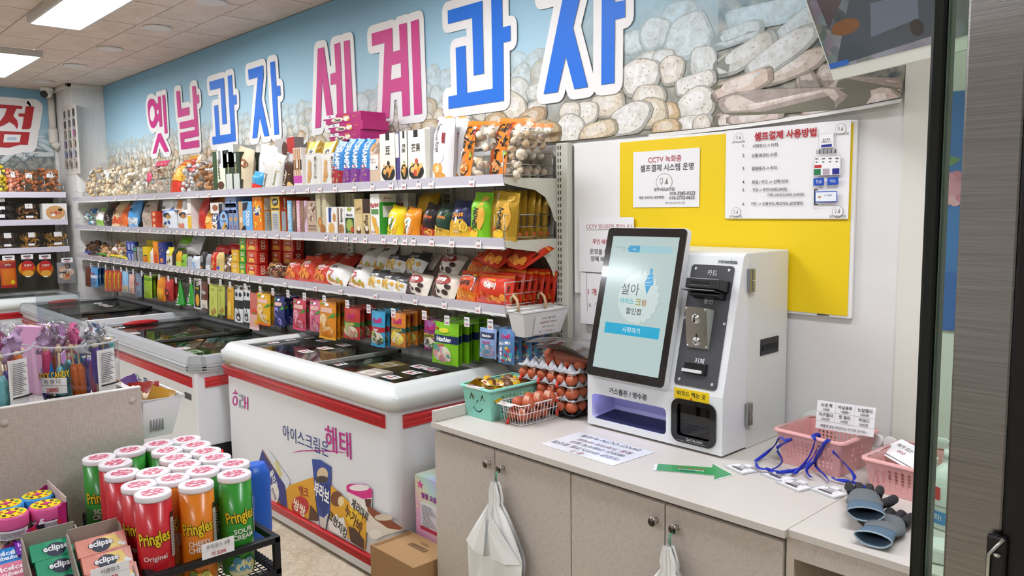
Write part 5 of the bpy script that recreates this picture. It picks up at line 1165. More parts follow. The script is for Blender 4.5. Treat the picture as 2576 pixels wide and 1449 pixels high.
# ------------------------------------------------------------------ middle tier
G = 1
clr(1, 201, 226, 520, ['dfe6e2', 'c8d4cf', '7fb0a0', '4a8fd0'], 34, .02, 'clear bag of silver wrapped sweets at the column end', t=.12, tilt=-.35)
bag(1, 228, 248, 524, '8fc04a', dz('맛', 'c23a6a', .55, .2, band='f2f0ea', bv=(.3, .75)), 'green and white sweet bag beside the silver sweets', t=.09, tilt=-.3)
bag(1, 243, 264, 510, '2a2222', dz(food=['c8b8a0', '8a4a3a', 'efe6da'], fv=.28, top='7a2a34'), 'black snack bag with dark red top', t=.1, tilt=-.4)
bag(1, 264, 290, 507, 'd9bd8c', dz('쌀', '8a2a1c', .5, .2, low='c8502a', food=['efe0c0', 'e0c89c'], fv=.4), 'beige rice cracker bag with orange foot', t=.1, tilt=-.4)
bag(1, 288, 304, 515, 'd8662a', dz(food=['e89a4a', 'b84a1c']), 'orange bag tucked behind the beige rice crackers', t=.09, tilt=-.35)
bag(1, 306, 330, 505, '4a9ad8', dz('카라멜', '1c2c3c', .62, .1, low='d8dde0', food=['efece6', '2a6aa8', 'e0b83c'], fv=.18), 'sky blue sweets bag with silver foot', t=.1, tilt=-.25)
bag(1, 340, 372, 503, 'b8a594', dz('COFFEE', '26221f', .74, .1, top='d9cfc6', food=['c9b09a', '9a7a64', 'dcc8b6'], n=26, fv=.32, fr=(.42, .3)), 'brown coffee snack bag with black lettering', t=.11, tilt=-.25)
for k in range(3): box(1, 381, 399, 527+14*k if 0 else 540, 'd0402a', [('e', .5, .5, .35, .35, 'e8a23a'), ('t', 'Ritz', .5, .5, .3, 'f4e8d8', .7, 0, .03)], 'small red biscuit box in a stack of three', d=.10, z=TOPZ[1]+.041*k, group='small red biscuit boxes', ) if False else None
for k in range(3):
    x = x_at(389, SHF+.03, TOPZ[1]); carton('biscuit_box', 'small red biscuit box in a stack of three', 'biscuit box', .10, .12, .044, mat('cf3f2a', .4), [('e', .5, .5, .3, .35, 'e8a23a'), ('t', 'Ritz', .5, .5, .4, 'f4e8d8', .6, 0, .03)], None, (x, SHF+.03, TOPZ[1]+.001+.0452*k), (0, 0, 0), 'small red biscuit boxes')
pack(1, 403, 432, 521, 'dcdfe4', [('r', 0, .8, 1, 1, '5a8ad0'), ('r', .1, .7, .4, .95, '4a7ac8'), ('e', .55, .62, .3, .12, '2f2a2a'), ('e', .7, .56, .2, .09, 'b98a50'), ('s', .5, .3, .35, .06, ['2a4a8a', '1f3a78'], 8, .22, 1), ('s', .4, .12, .25, .08, ['c49a62', 'b0844c'], 7, .3, 2)], 'white and blue blueberry cookie pack', t=.08)
pack(1, 441, 470, 521, 'e0dfdf', [('r', .1, .7, .4, .97, 'e08a3c'), ('e', .6, .66, .3, .12, '2f2a2a'), ('e', .7, .58, .2, .09, 'b97a40'), ('s', .45, .15, .3, .1, ['d9a868', 'c48c4a', 'e07a6a'], 9, .3, 2)], 'white and orange almond cookie pack', t=.08)
pack(1, 400, 428, 498, 'e6e4e2', [('r', .1, .1, .5, .3, '6a5a52')], 'white cookie pack lying above the blueberry pack', t=.06, z=TOPZ[1]+.133, tilt=-.2, y=SHF+.04)
pack(1, 428, 472, 499, 'e2e0de', [('r', .4, .1, .8, .8, 'd98a4a')], 'white and orange pack lying above the almond pack', t=.06, z=TOPZ[1]+.133, tilt=-.2, y=SHF+.04)
box(1, 474, 483, 501, 'ece8e0', [('r', 0, 0, 1, .45, 'e8c02c'), ('r', 0, .5, 1, .52, 'b03a2a')], 'thin white and yellow cracker box beside the red packs', d=.16)
bag(1, 487, 503, 497, 'b8281c', dz(food=['d04a2a', '8a1a14'], n=8), 'dark red cracker pack beside the cheese pack', t=.07, tilt=-.2, n=2, dy=.08)
bag(1, 486, 524, 497, 'e8932a', dz(extra=[('r', .05, .7, .95, .97, 'b8784a'), ('e', .4, .45, .3, .1, 'f0c878'), ('e', .5, .25, .3, .1, 'eec070')], food=['f2d08a', 'e0a848'], n=8), 'orange cheese cracker pack leaning back', t=.08, tilt=-.5)
pack(1, 529, 550, 528, '263d78', [('e', .5, .62, .42, .34, 'e9ece8'), ('t', 'CLE', .55, .72, .13, '26406a', .6), ('r', .05, .42, .95, .56, '24366a'), ('t', 'COCO COOKIE', .5, .49, .06, 'dfe4ec', .8), ('e', .5, .2, .36, .16, 'efe6cc'), ('e', .5, .2, .28, .1, '8a5432')], 'navy and white chocolate cookie pack with rounded panels', t=.06)
box(1, 553, 576, 530, '31487e', [('e', .5, .5, .45, .47, '8fb4dc'), ('e', .5, .72, .16, .1, '5a3a28'), ('t', 'Pure Butter', .5, .5, .09, '26345a', .8), ('s', .5, .24, .26, .12, ['e0a83c', 'd0923a'], 9, .3, 1)], 'navy box with light blue oval of butter cookies', d=.10)
box(1, 530, 560, 510, 'e9e6e2', [('e', .4, .5, .25, .3, '9a6240'), ('r', .7, .1, 1, .9, '2c2c34')], 'small white cookie box lying above the navy pack', d=.1, z=TOPZ[1]+.118)
for k, (a, b_) in enumerate(((577, 588), (589, 600))):
    box(1, a, b_, 529, '7d8fb0', [('e', .5, .58, .35, .1, 'c49a5c'), ('r', .35, .1, .55, .3, '8a3a4a')], 'grey blue narrow cookie box in a pair', d=.12, group='grey blue narrow boxes')
for k in range(2): box(1, 567, 594, 512-16*k, '8ea2cc', [('t', 'B', .5, .5, .3, '2c3a5a', .5), ('r', .1, .12, .9, .16, '5a6c98')], 'light blue box stacked over the navy oval box, %s' % ('lower' if k == 0 else 'upper'), d=.12, z=TOPZ[1]+.118+.036*k)
box(1, 603, 636, 507, '6fb0e2', [('r', 0, 0, .3, 1, 'c8a070'), ('p', [(.1,.02),(.35,.22),(.4,.02)], '22222a'), ('p', [(.35,.95),(.75,.98),(.6,.72),(.3,.7)], '2a2a32'), ('r', .38, .02, .5, .2, '22222a'), ('t', 'Sticks', .72, .45, .3, 'f2f4f8', .5, -PI/2, .02), ('e', .18, .4, .12, .1, 'e9d4b0')], 'bright blue wafer stick box', d=.05)
def crisp(front, txtc): return [('s', .5, .5, .45, .45, ['f0c030', 'f4d458', 'e8a020'], 16, .3, 5), ('e', .5, .62, .42, .14, '233f8c'), ('t', 'CRISP', .5, .62, .12, 'f2f0ea', .7, .15, .03)]
box(1, 638, 661, 496, 'e8801c', crisp(1, 'f'), 'orange CRISP snack box with dark blue oval', side=[('r', .1, .02, .9, .60, 'bdbfbe'), ('r', .1, .63, .9, .97, 'd9d6d2'), ('r', .4, .7, .8, .95, '2a2a2c')] + [('r', .18, .1+.045*k, .8, .115+.045*k, '8a8c8c') for k in range(10)], d=.16)
box(1, 684, 706, 495, 'd9b23c', [('r', .1, .02, .9, .60, 'c9cacb'), ('e', .5, .85, .36, .1, '26262a'), ('t', 'CRISP', .5, .85, .08, 'd9d2c0', .6, .1, .03), ('r', .08, .64, .92, .68, '26262a')] + [('r', .18, .1+.045*k, .8, .115+.045*k, '8a8c8c') for k in range(10)], 'mustard CRISP snack box showing its white back label', d=.1, side=[('r', 0, 0, 1, 1, 'b8441c'), ('r', .1, .05, .9, .6, 'bdbfbe')])
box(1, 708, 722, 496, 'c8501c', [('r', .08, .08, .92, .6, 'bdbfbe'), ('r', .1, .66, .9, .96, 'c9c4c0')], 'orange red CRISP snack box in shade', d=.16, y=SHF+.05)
for k, (a, b_, c, txt) in enumerate(((725, 735, '7fbfe0', 'VANILLA MILK'), (737, 746, '6a4a3c', ''), (748, 756, 'e39ab0', 'STRAWBERRY'), (758, 766, '8a6a58', ''), (767, 774, 'd9b8cc', ''))):
    box(1, a, b_, 505, c, ([('t', txt, .5, .5, .5, 'f6f4f2', .8, -PI/2, .02)] if txt else [('p', [(.1,.3),(.9,.5),(.9,.9),(.1,.75)], '9a7a64')]), ['light blue vanilla wafer box', 'brown edged chocolate wafer box', 'pink strawberry wafer box', 'mocha brown wafer box', 'pale lilac wafer box'][k]+' in the wafer row', d=.17)
box(1, 775, 798, 506, 'b9a08c', [('r', 0, .0, 1, .4, 'c4aa90'), ('s', .5, .66, .4, .22, ['5a3a2c', '7a5440', 'd9c4b0'], 14, .35, 3), ('t', 'CAPPUCCINO', .5, .24, .07, '6a4a34', .85, 0, .02), ('t', 'WAFER STICKS', .5, .15, .05, '6a4a34', .85)], 'cappuccino wafer stick box with pictured chocolate', d=.05, side=[('r', 0, 0, 1, 1, 'c98aa0')])
WC = 'c9bf9c'
def waf(): return [('t', 'WAFFLE COOKIES', .55, .68, .22, '5a5038', .55, -PI/2, .01), ('e', .4, .3, .22, .12, 'b8793c'), ('e', .65, .12, .26, .13, 'b06f34'), ('e', .4, .3, .14, .07, 'd39a58')]
box(1, 797, 822, 487, WC, waf(), 'tall beige waffle cookie box beside the cappuccino wafers', d=.06)
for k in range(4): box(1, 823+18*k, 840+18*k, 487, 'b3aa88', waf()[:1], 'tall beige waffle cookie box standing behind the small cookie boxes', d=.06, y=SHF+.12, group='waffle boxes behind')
box(1, 822, 848, 521, 'efede8', [('r', .25, .45, .45, .98, '2a4a94'), ('t', 'Finger', .42, .72, .2, '2a3c7a', .5, -PI/2, .03), ('e', .5, .22, .3, .22, 'd9aa62'), ('e', .8, .62, .14, .16, 'c48c4c')], 'white butter finger biscuit box', d=.07)
box(1, 850, 868, 521, 'efe9e2', [('r', .05, .02, .25, .98, '7a5a3c'), ('t', 'Chocochip', .6, .7, .24, '3a2c24', .5, -PI/2, .03), ('e', .55, .2, .36, .2, 'b07a4c'), ('s', .55, .2, .25, .15, ['4a2f20'], 7, .12, 2)], 'white chocochip cookie box', d=.07)
box(1, 869, 893, 521, 'efefea', [('t', 'Matcha', .5, .72, .1, '2a2c24', .85, 0, .02), ('r', .05, .05, .95, .62, '1f4a28'), ('e', .5, .36, .36, .22, '9fae4c'), ('e', .78, .2, .18, .1, 'c8472c'), ('t', 'Cookies', .5, .1, .06, 'e0c84a', .8), ('e', .5, .92, .25, .07, '9fae4c')], 'white and green matcha cookie box', d=.07)
for k, (a, b_) in enumerate(((894, 913), (915, 933))):
    box(1, a, b_, 501, 'd8c08c', [('r', .0, .62, 1, 1, '3a2418' if k else 'cdb078'), ('t', 'Coffee Joy', .5, .48 if k else .72, .34, '3a2a1c', .7, PI/2 if k else .35, .01), ('e', .5, .12, .3, .1, '5a3a24'), ('e', .5, .2, .2, .07, 'efe2c8')], 'tan Coffee Joy biscuit box %s' % ('with upright lettering' if k else 'with slanted lettering'), d=.07)
def far(): return [('r', 0, .8, 1, 1, 'f0eee8'), ('t', 'Farine', .5, .74, .12, 'b02a2c', .9, .12, .03), ('r', .1, .52, .9, .64, '5a8a4a'), ('p', [(.1,.5),(.6,.42),(.75,.2),(.25,.25)], 'e0a83c'), ('p', [(.35,.25),(.9,.22),(.95,.05),(.5,.06)], 'e8b448'), ('s', .5, .3, .3, .14, ['b8842c'], 8, .08, 1), ('t', 'HARD', .3, .1, .05, 'b02a2c', .5)]
box(1, 934, 956, 488, 'f0eee6', far(), 'white Farine cracker box with pictured square crackers', d=.10, side=[('r', 0, 0, 1, .8, '3fa03c'), ('r', .2, .45, .8, .72, 'e6e8e4'), ('t', 'Farine', .5, .9, .06, 'b02a2c', .8)])
box(1, 975, 1028, 487, 'e6e2d2', [('t', 'Farine', .5, .72, .16, 'a82a2c', .9, .15, .03), ('r', .1, .48, .9, .58, '5a7a3a')], 'white Farine cracker box behind the yellow waffle packs', d=.05, y=SHF+.17)
def lem(c): return [('p', [(.05,.02),(.55,.02),(.75,.62),(.5,.7),(.2,.55)], 'f2f2ee'), ('t', 'Le·mond', .38, .36, .17, '2f6a2c', .5, PI/2-.25, .03), ('p', [(.52,.1),(.8,.14),(.88,.42),(.6,.36)], c), ('s', .7, .25, .12, .1, ['b8862c'], 6, .06, 1)]
pack(1, 966, 1000, 519, 'e8cf14', lem('e0a23c'), 'yellow Le-mond waffle pack', t=.075, lean=.14)
pack(1, 1006, 1038, 523, 'e58c1a', lem('d98a3c'), 'orange Le-mond waffle pack', t=.075, lean=.14)
pack(1, 1036, 1080, 486, 'c79a1c', [], 'mustard waffle pack lying behind the orange one', t=.07, y=SHF+.15, z=TOPZ[1]+.10, tilt=-.3)
def gem(c1, c2, w, txt, tc): return [('r', .0, .0, 1, .28, w), ('p', [(.5,.95),(.85,.76),(.72,.6),(.3,.6),(.15,.76)], c1), ('p', [(.5,.32),(.78,.52),(.68,.6),(.3,.6),(.2,.5)], c2), ('s', .5, .16, .42, .14, ['e07a34', 'c84a2c', 'e8b84a'] if w != 'd9b23c' else ['e8c04a', 'f0d060', 'd9a830'], 12, .35, 2), ('t', txt, .5, .6, .1, tc, .9, .05, .03)]
bag(1, 1042, 1074, 513, '231b1c', gem('120e0f', 'a8241c', 'b8382a', 'Pantion', 'd86a24'), 'black and red chip bag with orange lettering', t=.07, lean=.18)
bag(1, 1076, 1110, 515, '1c3a2c', gem('7ab03a', '4f9a2c', 'd9b23c', 'Pantion', 'e08a2c')+[('t', 'SOUR CRE', .5, .22, .05, '3a3a22', .8)], 'dark green sour cream chip bag', t=.07, lean=.16)
bag(1, 1112, 1164, 505, '1b2350', [('r', 0, 0, 1, .34, 'e3b024'), ('p', [(.5,.95),(.7,.5),(.5,.35),(.35,.55)], '2f4fc8'), ('s', .5, .26, .46, .12, ['eec040', 'f2cc58', 'd9a42c'], 16, .42, 3), ('t', 'Duos', .5, .6, .15, 'e0902c', .85, .2, .03), ('e', .5, .48, .05, .1, 'e8ecf6'), ('t', 'CHEESE', .5, .16, .05, 'f4f0e6', .7)], 'navy cheese chip bag with blue star', t=.075, lean=.08)
def otp(c): return [('r', 0, 0, 1, .10, c), ('p', [(.02,.95),(.35,.97),(.25,.55),(.05,.6)], 'b9bcbc'), ('p', [(.05,.05),(.35,.3),(.4,.6),(.1,.5)], 'efefe6'), ('e', .68, .5, .22, .3, 'e0a83c'), ('t', 'PIGNON', .42, .42, .17, '262222', .5, PI/2-.12, .03), ('e', .4, .12, .24, .1, 'f0c030'), ('e', .12, .2, .1, .06, 'd8472c'), ('e', .75, .88, .16, .07, 'e8b84a')]
for k in range(2): pack(1, 1173+16*k, 1219+16*k, 485, '79c21c', otp('79c21c'), 'lime green biscuit pack %s' % ('beside the gold packs' if k == 0 else 'half hidden behind another lime pack'), t=.08, lean=.05, y=SHF+.022+.09*k)
pack(1, 1230, 1284, 484, 'b8901f', otp('c49c2c'), 'gold biscuit pack with smiling yellow print, front of its file', t=.06, lean=.1, m=foil('bf962a', .25, .3), yaw=.0)
for k in range(6):
    P = Pouch(.14, .205, .042, 'stand', .06, 20+k, .1)
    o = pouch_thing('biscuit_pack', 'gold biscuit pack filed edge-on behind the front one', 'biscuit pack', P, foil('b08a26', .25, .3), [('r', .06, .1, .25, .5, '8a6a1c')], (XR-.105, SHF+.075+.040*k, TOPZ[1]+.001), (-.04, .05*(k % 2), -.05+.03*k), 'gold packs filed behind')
    d = B(); prints(d, lambda u, v, e: Vector((.069+.002+e, (u-.5)*.034, v*.19)), .034, .19, [('t', 'PIGNON', .5, .42, .6, '2c2418', .3, PI/2, .03), ('e', .5, .12, .3, .06, 'c8642c')], .0005, tess=False); d.obj('printed_edge', o)
# ------------------------------------------------------------------ bottom tier
clr(2, 205, 236, 606, ['5a3a28', '6f4a34', '3f281c'], 40, .024, 'clear bag of dark chocolate pieces with a blue foot', t=.13, tilt=-.4, items=[('r', .1, .0, .9, .1, '2a4ac0')])
clr(2, 240, 266, 618, ['c99a6a', 'd9b080', 'b07f50'], 34, .02, 'clear bag of tan sweets with green foot', t=.12, tilt=-.4, items=[('r', .0, .0, 1, .12, '2f9a2c')])
clr(2, 270, 300, 606, ['d9a090', 'e6c4b4', 'b87a5c', 'e0d0a0'], 40, .022, 'clear bag of pink and tan jelly sweets with yellow foot', t=.13, tilt=-.35, items=[('r', .2, .0, 1, .1, 'e0c82c'), ('e', .4, .4, .2, .1, 'efe6ea')])
xx = [x_at(q, SHF+.03, TOPZ[2]) for q in (322, 338)]
for k in range(2):
    for j in range(2):
        b = B(); b.lathe([(.030, 0), (.036, .075)], mat('33499c', .4), 20); b.lathe([(.0375, .072), (.0375, .078), (.034, .078)], mat('5a74c4', .4), 20)
        o = tag(b.obj('snack_cup', None, (xx[0]+.085*k, SHF+.06, TOPZ[2]+.001+.082*j)), 'blue paper snack cup in a small stack', 'cup', 'blue snack cups')
        d = B(); prints(d, lambda u, v, e: Vector(((.030+.006*v+e)*math.sin((u-.5)*2.4), -(.030+.006*v+e)*math.cos((u-.5)*2.4), .075*v)), .09, .075, [('e', .42, .6, .22, .3, '1f3fb0'), ('r', .7, .1, .95, .8, 'aab4dc')], .0006); d.obj('printed_design', o)
for k, (a, b_, c) in enumerate(((337, 346, '4a4c4c'), (347, 354, '8d8f8c'), (355, 361, '77756f'))):
    box(2, a, b_, 620+k, c, [('r', .1, .7, .9, .9, '4a9a8a' if k == 0 else 'a9aba6')] + [('r', .2, .08+.07*q, .8, .11+.07*q, 'c9cbc8') for q in range(8)], ['dark grey narrow snack box beside the blue cups', 'pale grey narrow snack box', 'taupe narrow snack box beside the yellow box'][k], d=.1, lean=-.06)
box(2, 361, 373, 621, 'e8c81c', [('r', 0, 0, 1, .4, 'e08a1c'), ('r', .1, .42, .9, .5, '3a5a2c'), ('s', .5, .2, .4, .15, ['c8641c', 'b0501c'], 8, .2, 1)], 'yellow and orange snack box', d=.08)
box(2, 366, 408, 605, 'e0c41c', [('t', '10', .45, .45, .3, '3a3026', .4, 0, .03), ('e', .8, .3, .15, .3, 'efe6c0')], 'wide yellow box standing behind the orange box', d=.05, y=SHF+.16)
pack(2, 375, 386, 625, 'e6e0da', dz(food=['e09a4a', 'd0702c'], n=10), 'white and orange small snack pack', t=.05)
box(2, 387, 400, 608, 'e8821c', [('e', .45, .25, .34, .22, 'b8321c'), ('r', .1, .6, .9, .98, 'f09a2c'), ('e', .45, .25, .26, .17, 'd84a24')], 'orange snack box with red oval', d=.07)
box(2, 401, 414, 610, '2a3c8c', [('e', .5, .2, .3, .12, 'e8923c'), ('s', .5, .6, .35, .3, ['3f58b8', '4a3a8c', 'e0a03c'], 8, .2, 3)], 'deep blue snack box beside the orange one', d=.07)
pack(2, 415, 430, 622, 'e6d21c', [('r', 0, 0, 1, .55, 'e4ddc8'), ('s', .5, .3, .3, .2, ['5a4434', 'c9a97c'], 8, .3, 1), ('e', .5, .72, .3, .1, 'f4f0e2')], 'yellow and cream snack pack', t=.05)
pack(2, 431, 438, 626, '26201f', dz(food=['c9b090'], n=5), 'narrow black snack pack', t=.04)
pack(2, 440, 451, 633, 'e0a81c', dz(low='b8d04a'), 'yellow snack pack with green foot', t=.04)
pack(2, 453, 464, 640, '84b83a', dz('Gum', '2a4a1c', .5, .2), 'small leaf green snack pack', t=.04)
bag(2, 434, 468, 596, '7ab82c', dz(low='c9ccc4', food=['e0c040', 'b8c4b0']), 'green pouch lying on the small packs', t=.06, z=TOPZ[2]+.115, tilt=-.5, y=SHF+.09)
bag(2, 450, 496, 612, 'd9dadc', dz('RUCHY', '5a5c60', .55, .14), 'big crumpled silver white pouch lying across the packs', t=.09, z=TOPZ[2]+.095, tilt=-.35, y=SHF+.03, m=foil('dcdde0', .25))
bag(2, 470, 500, 592, 'c4c8cc', dz('mint', '4a4c50', .5, .2), 'grey white pouch under the middle shelf', t=.06, z=TOPZ[2]+.16, tilt=-.4, y=SHF+.12)
pack(2, 466, 476, 646, 'a9adb0', dz('Cookie', '2c2e30', .5, .2, rot=-PI/2), 'silver cookie pouch with sideways lettering', t=.04)
pack(2, 478, 498, 645, 'd0d4d8', [('p', [(.15,.8),(.9,.75),(.75,.3),(.5,.02),(.3,.4)], '3f8fd4'), ('t', 'Coba', .5, .45, .14, 'f0f4f8', .6, -1.2)], 'silver and bright blue pouch', t=.05)
pack(2, 500, 514, 634, '262424', [('e', .45, .6, .3, .2, '8d8f92'), ('r', .2, .1, .6, .2, 'd8862c')], 'black and silver snack pack', t=.05)
pack(2, 515, 525, 640, '9a9ea2', dz(low='d0d2d4'), 'grey silver snack pack', t=.04)
pack(2, 527, 540, 635, 'c8301c', [('s', .5, .5, .35, .3, ['d9b060', 'efd090'], 10, .25, 1), ('e', .6, .2, .15, .06, '7ac04a')], 'red and gold sweet pack', t=.05)
pack(2, 541, 555, 634, 'd9bf7a', [('e', .5, .2, .3, .1, '3a5ab8'), ('s', .5, .6, .3, .3, ['efe0b0', 'c9a850'], 8, .3, 1)], 'pale gold sweet pack with blue mark', t=.05)
clr(2, 557, 578, 640, ['7a5a44', '9a7a5c', 'efe8e0', '5a3f2c'], 34, .016, 'clear bag of brown wrapped sweets', t=.08, tilt=-.2)
bag(2, 528, 560, 618, 'a81c20', dz(food=['d84a3c', 'efe0d8'], n=8), 'red pouch lying above the gold packs', t=.07, z=TOPZ[2]+.12, tilt=-.45)
bag(2, 553, 582, 612, 'b82424', dz(top='e6dcd6'), 'dark red pouch lying above the brown sweets', t=.07, z=TOPZ[2]+.115, tilt=-.5, y=SHF+.05)
def cube(a, b_, k, c, c2, label, grp, y=None, txt='KIDO'):
    y = y or SHF+.025; z = TOPZ[2]+.0785*k; x0, x1 = x_at(a, y, z), x_at(b_, y, z); w = x1-x0
    return carton('cracker_box', label, 'cracker box', w, .07, .077, mat(c, .3), [('p', [(.1,.08),(.8,.08),(.9,.88),(.2,.88)], 'e0c060'), ('p', [(.14,.12),(.78,.12),(.87,.84),(.23,.84)], c), ('t', txt, .52, .66, .22, 'f0e6d4', .6, 0, .03), ('p', [(.2,.15),(.75,.15),(.7,.42),(.3,.45)], c2)], [('t', txt, .5, .5, .6, 'f0dcc0', .7, PI/2, .03)], ((x0+x1)/2, y, z+.001+.0006*k), (0, 0, .03*(-1)**k), grp)
for k in range(2): cube(583, 602, k, 'dfa71c', 'e8c858', 'yellow cracker box in a two high stack', 'yellow cracker boxes')
for k in range(3): cube(604, 618, k, '2f9a2c', 'e0d04a', 'green cracker box in a three high stack', 'green cracker boxes')
for k in range(3): cube(620, 648, k, 'c8281e', 'e6b854', 'red cracker box in the front stack beside green ones', 'red cracker boxes in front')
for j in range(3):
    for k in range(3): cube(652+30*j, 678+30*j, k, 'b0241c', 'd09a44', 'red cracker box stacked in the shade behind', 'red cracker boxes behind', y=SHF+.13)  # same boxes as the front stack, shade put into a darker red
clr(2, 655, 706, 662, ['8a5a3c', 'a06f4c', '6f442c'], 50, .016, 'clear bag of glossy brown fried sticks', t=.08, tilt=-.5, items=[('t', '꽈배기', .4, .62, .16, 'd9b02c', .5, .1, .03)])
def bbq(): return [('t', '바비큐맛', .5, .68, .14, 'f6f2ee', .8, .1, .04), ('t', '스낵', .62, .52, .10, 'f6f2ee', .5, .1, .04), ('p', [(.1,.56),(.3,.64),(.4,.6),(.2,.5)], '8fc04a'), ('s', .45, .26, .36, .18, ['e88a3c', 'd9702c', 'f0a04c'], 26, .26, 4), ('r', .3, .82, .7, .87, 'e88a4c')]
for k, (a, b_, tp) in enumerate(((700, 738, 655), (732, 772, 648), (770, 812, 660))): bag(2, a, b_, tp, 'c63a22', bbq(), ['brick red barbecue snack bag beside the fried sticks', 'brick red barbecue snack bag standing proud in the middle of three', 'brick red barbecue snack bag beside the red and white bags'][k], t=.07, tilt=-.45, sealcol='b8341e')
for k in range(3): bag(2, 745+36*k, 785+36*k, 640, 'a33020', bbq()[:2], 'brick red barbecue snack bag lying behind in shade', t=.07, tilt=-.9, y=SHF+.16, z=TOPZ[2]+.05, group='barbecue bags behind')  # front bag's brick red darkened, the shade is in the colour
def rw(): return [('p', [(.6,.05),(.98,.05),(.98,.95),(.8,.95)], 'c4222c'), ('t', '오징어', .4, .74, .15, '2a2424', .5, .1, .04), ('t', '피자맛', .42, .36, .13, 'c4222c', .6, .5, .04), ('s', .5, .15, .4, .12, ['e0882c', 'd9b03c', '8ab04a'], 14, .3, 1), ('r', .1, .5, .5, .56, 'c4222c')]
for k, (a, b_, tp) in enumerate(((795, 850, 668), (858, 902, 672))): bag(2, a, b_, tp, 'ece8e4', rw(), ['white and red squid snack bag beside the barbecue bags', 'white and red squid snack bag beside the grey garlic bags'][k], t=.08, tilt=-.5, lean=.12, sealcol='c4222c')
for k, (a, b_) in enumerate(((880, 915), (915, 950))): bag(2, a, b_, 622, 'e4ded8', rw()[:2]+rw()[3:4], 'white and red squid snack bag lying high at the back', t=.06, tilt=-.7, y=SHF+.16, z=TOPZ[2]+.07, group='squid bags at the back', sealcol='b81f2a')
def gar(): return [('r', .0, .55, 1, 1, mat('3d3c3e', .35)), ('t', '마늘바게트', .5, .66, .13, 'f0eeea', .85, .04, .03), ('s', .5, .3, .36, .18, ['e6c060', 'f0d488', 'd9a83c'], 12, .34, 3), ('e', .7, .16, .12, .1, 'f6f4f0'), ('e', .55, .9, .08, .05, 'b98a4a')]
for k, (a, b_, tp, z, y) in enumerate(((906, 948, 682, 0, 0), (940, 982, 690, 0, 0), (978, 1004, 700, 0, 0), (945, 1000, 645, .085, .10), (992, 1046, 640, .085, .12))):
    bag(2, a, b_, tp, 'e9e7e3', gar(), ['grey and white garlic bread snack bag beside the squid bags', 'grey and white garlic bread snack bag in the front middle', 'grey and white garlic bread snack bag half behind choco bag', 'grey and white garlic bread snack bag lying on the front ones', 'grey and white garlic bread snack bag lying above the choco bag'][k], t=.07, tilt=-.45-.2*(k > 2), z=TOPZ[2]+z, y=SHF+.022+y, sealcol=None)
def cho(): return [('p', [(.0,.0),(.5,.0),(.35,.4),(.0,.55)], '4a2a22'), ('s', .25, .25, .2, .2, ['3a2018', '5a362a'], 10, .4, 2), ('e', .45, .66, .36, .2, '9a2a22'), ('t', '초코놀', .45, .68, .2, 'f6f2ee', .62, .08, .05), ('e', .78, .42, .1, .1, '3a2420'), ('e', .7, .2, .12, .1, '3a2420'), ('t', 'CHOCO BALL', .45, .53, .05, 'f0e0d8', .5)]
for k, (a, b_, tp, z, y) in enumerate(((1003, 1056, 692, 0, 0), (1066, 1124, 692, 0, 0), (1072, 1128, 645, .085, .11), (1020, 1070, 640, .10, .18))):
    bag(2, a, b_, tp, 'e6dccd', cho(), ['cream and brown choco snack bag beside the garlic bread bags', 'cream and brown choco snack bag beside the orange chicken bags', 'cream and brown choco snack bag lying on the front pair', 'cream and brown choco snack bag deep under the middle shelf'][k], t=.075, tilt=-.4-.3*(k > 1), z=TOPZ[2]+z, y=SHF+.022+y, lean=.08, sealcol='7a2a22')
def chk(): return [('r', .0, .0, 1, .3, 'd9701c'), ('p', [(.12,.38),(.9,.32),(.95,.8),(.6,.86),(.2,.84)], '2f6f8c'), ('p', [(.15,.41),(.87,.35),(.92,.78),(.6,.83),(.23,.81)], 'f2f2ee'), ('t', '닭강정', .54, .58, .17, '26221f', .62, 0, .04), ('s', .5, .17, .42, .14, ['e8932c', 'f0ac4c', 'd06f1c'], 16, .4, 2), ('e', .85, .86, .08, .04, 'e8c04a')]
for k, (a, b_, tp, z, y) in enumerate(((1104, 1138, 697, 0, .03), (1132, 1178, 686, 0, 0), (1176, 1200, 690, 0, .05), (1150, 1202, 640, .085, .10), (1190, 1246, 642, .085, .10))):
    bag(2, a, b_, tp, 'd8521c', chk(), ['orange chicken snack bag beside the choco bags', 'orange chicken snack bag facing out in the front', 'orange chicken snack bag squeezed beside the red noodle bag', 'orange chicken snack bag lying above beside the choco bags', 'orange chicken snack bag lying above beside the red bags'][k], t=.07, tilt=-.3-.35*(k > 2), z=TOPZ[2]+z, y=SHF+.022+y, sealcol='c8281e')
def rab(): return [('r', .0, .86, 1, .93, 'e0862c'), ('p', [(.1,.5),(.95,.42),(.95,.62),(.1,.72)], '221a18'), ('t', '라면땅볶이' if 0 else '라볶이', .5, .57, .22, 'f6f2ea', .85, -.05, .06), ('t', 'Tteokbokki', .5, .76, .07, 'e8c04a', .7, -.05, .02), ('s', .5, .2, .42, .15, ['e88a2c', 'd8521c', 'f0a040'], 12, .3, 2)]
bag(2, 1178, 1268, 690, 'd4351a', rab(), 'bright red ramen snack bag with white brush lettering, front of its file', t=.075, tilt=-.22, wscale=1.0, sealcol='cf3a1c')
for k in range(6):
    P = Pouch(.19, .16-.004*k, .05, 'pillow', .06, 40+k, .1)
    pouch_thing('snack_bag', 'bright red ramen snack bag filed behind the front one', 'snack bag', P, foil('c93219'), rab(), (XR-.115+.006*k, SHF+.11+.034*k, TOPZ[2]+.001), (-.22+.02*k, .04*(k % 2), -.04), 'red ramen bags filed behind', 'c93a1c')
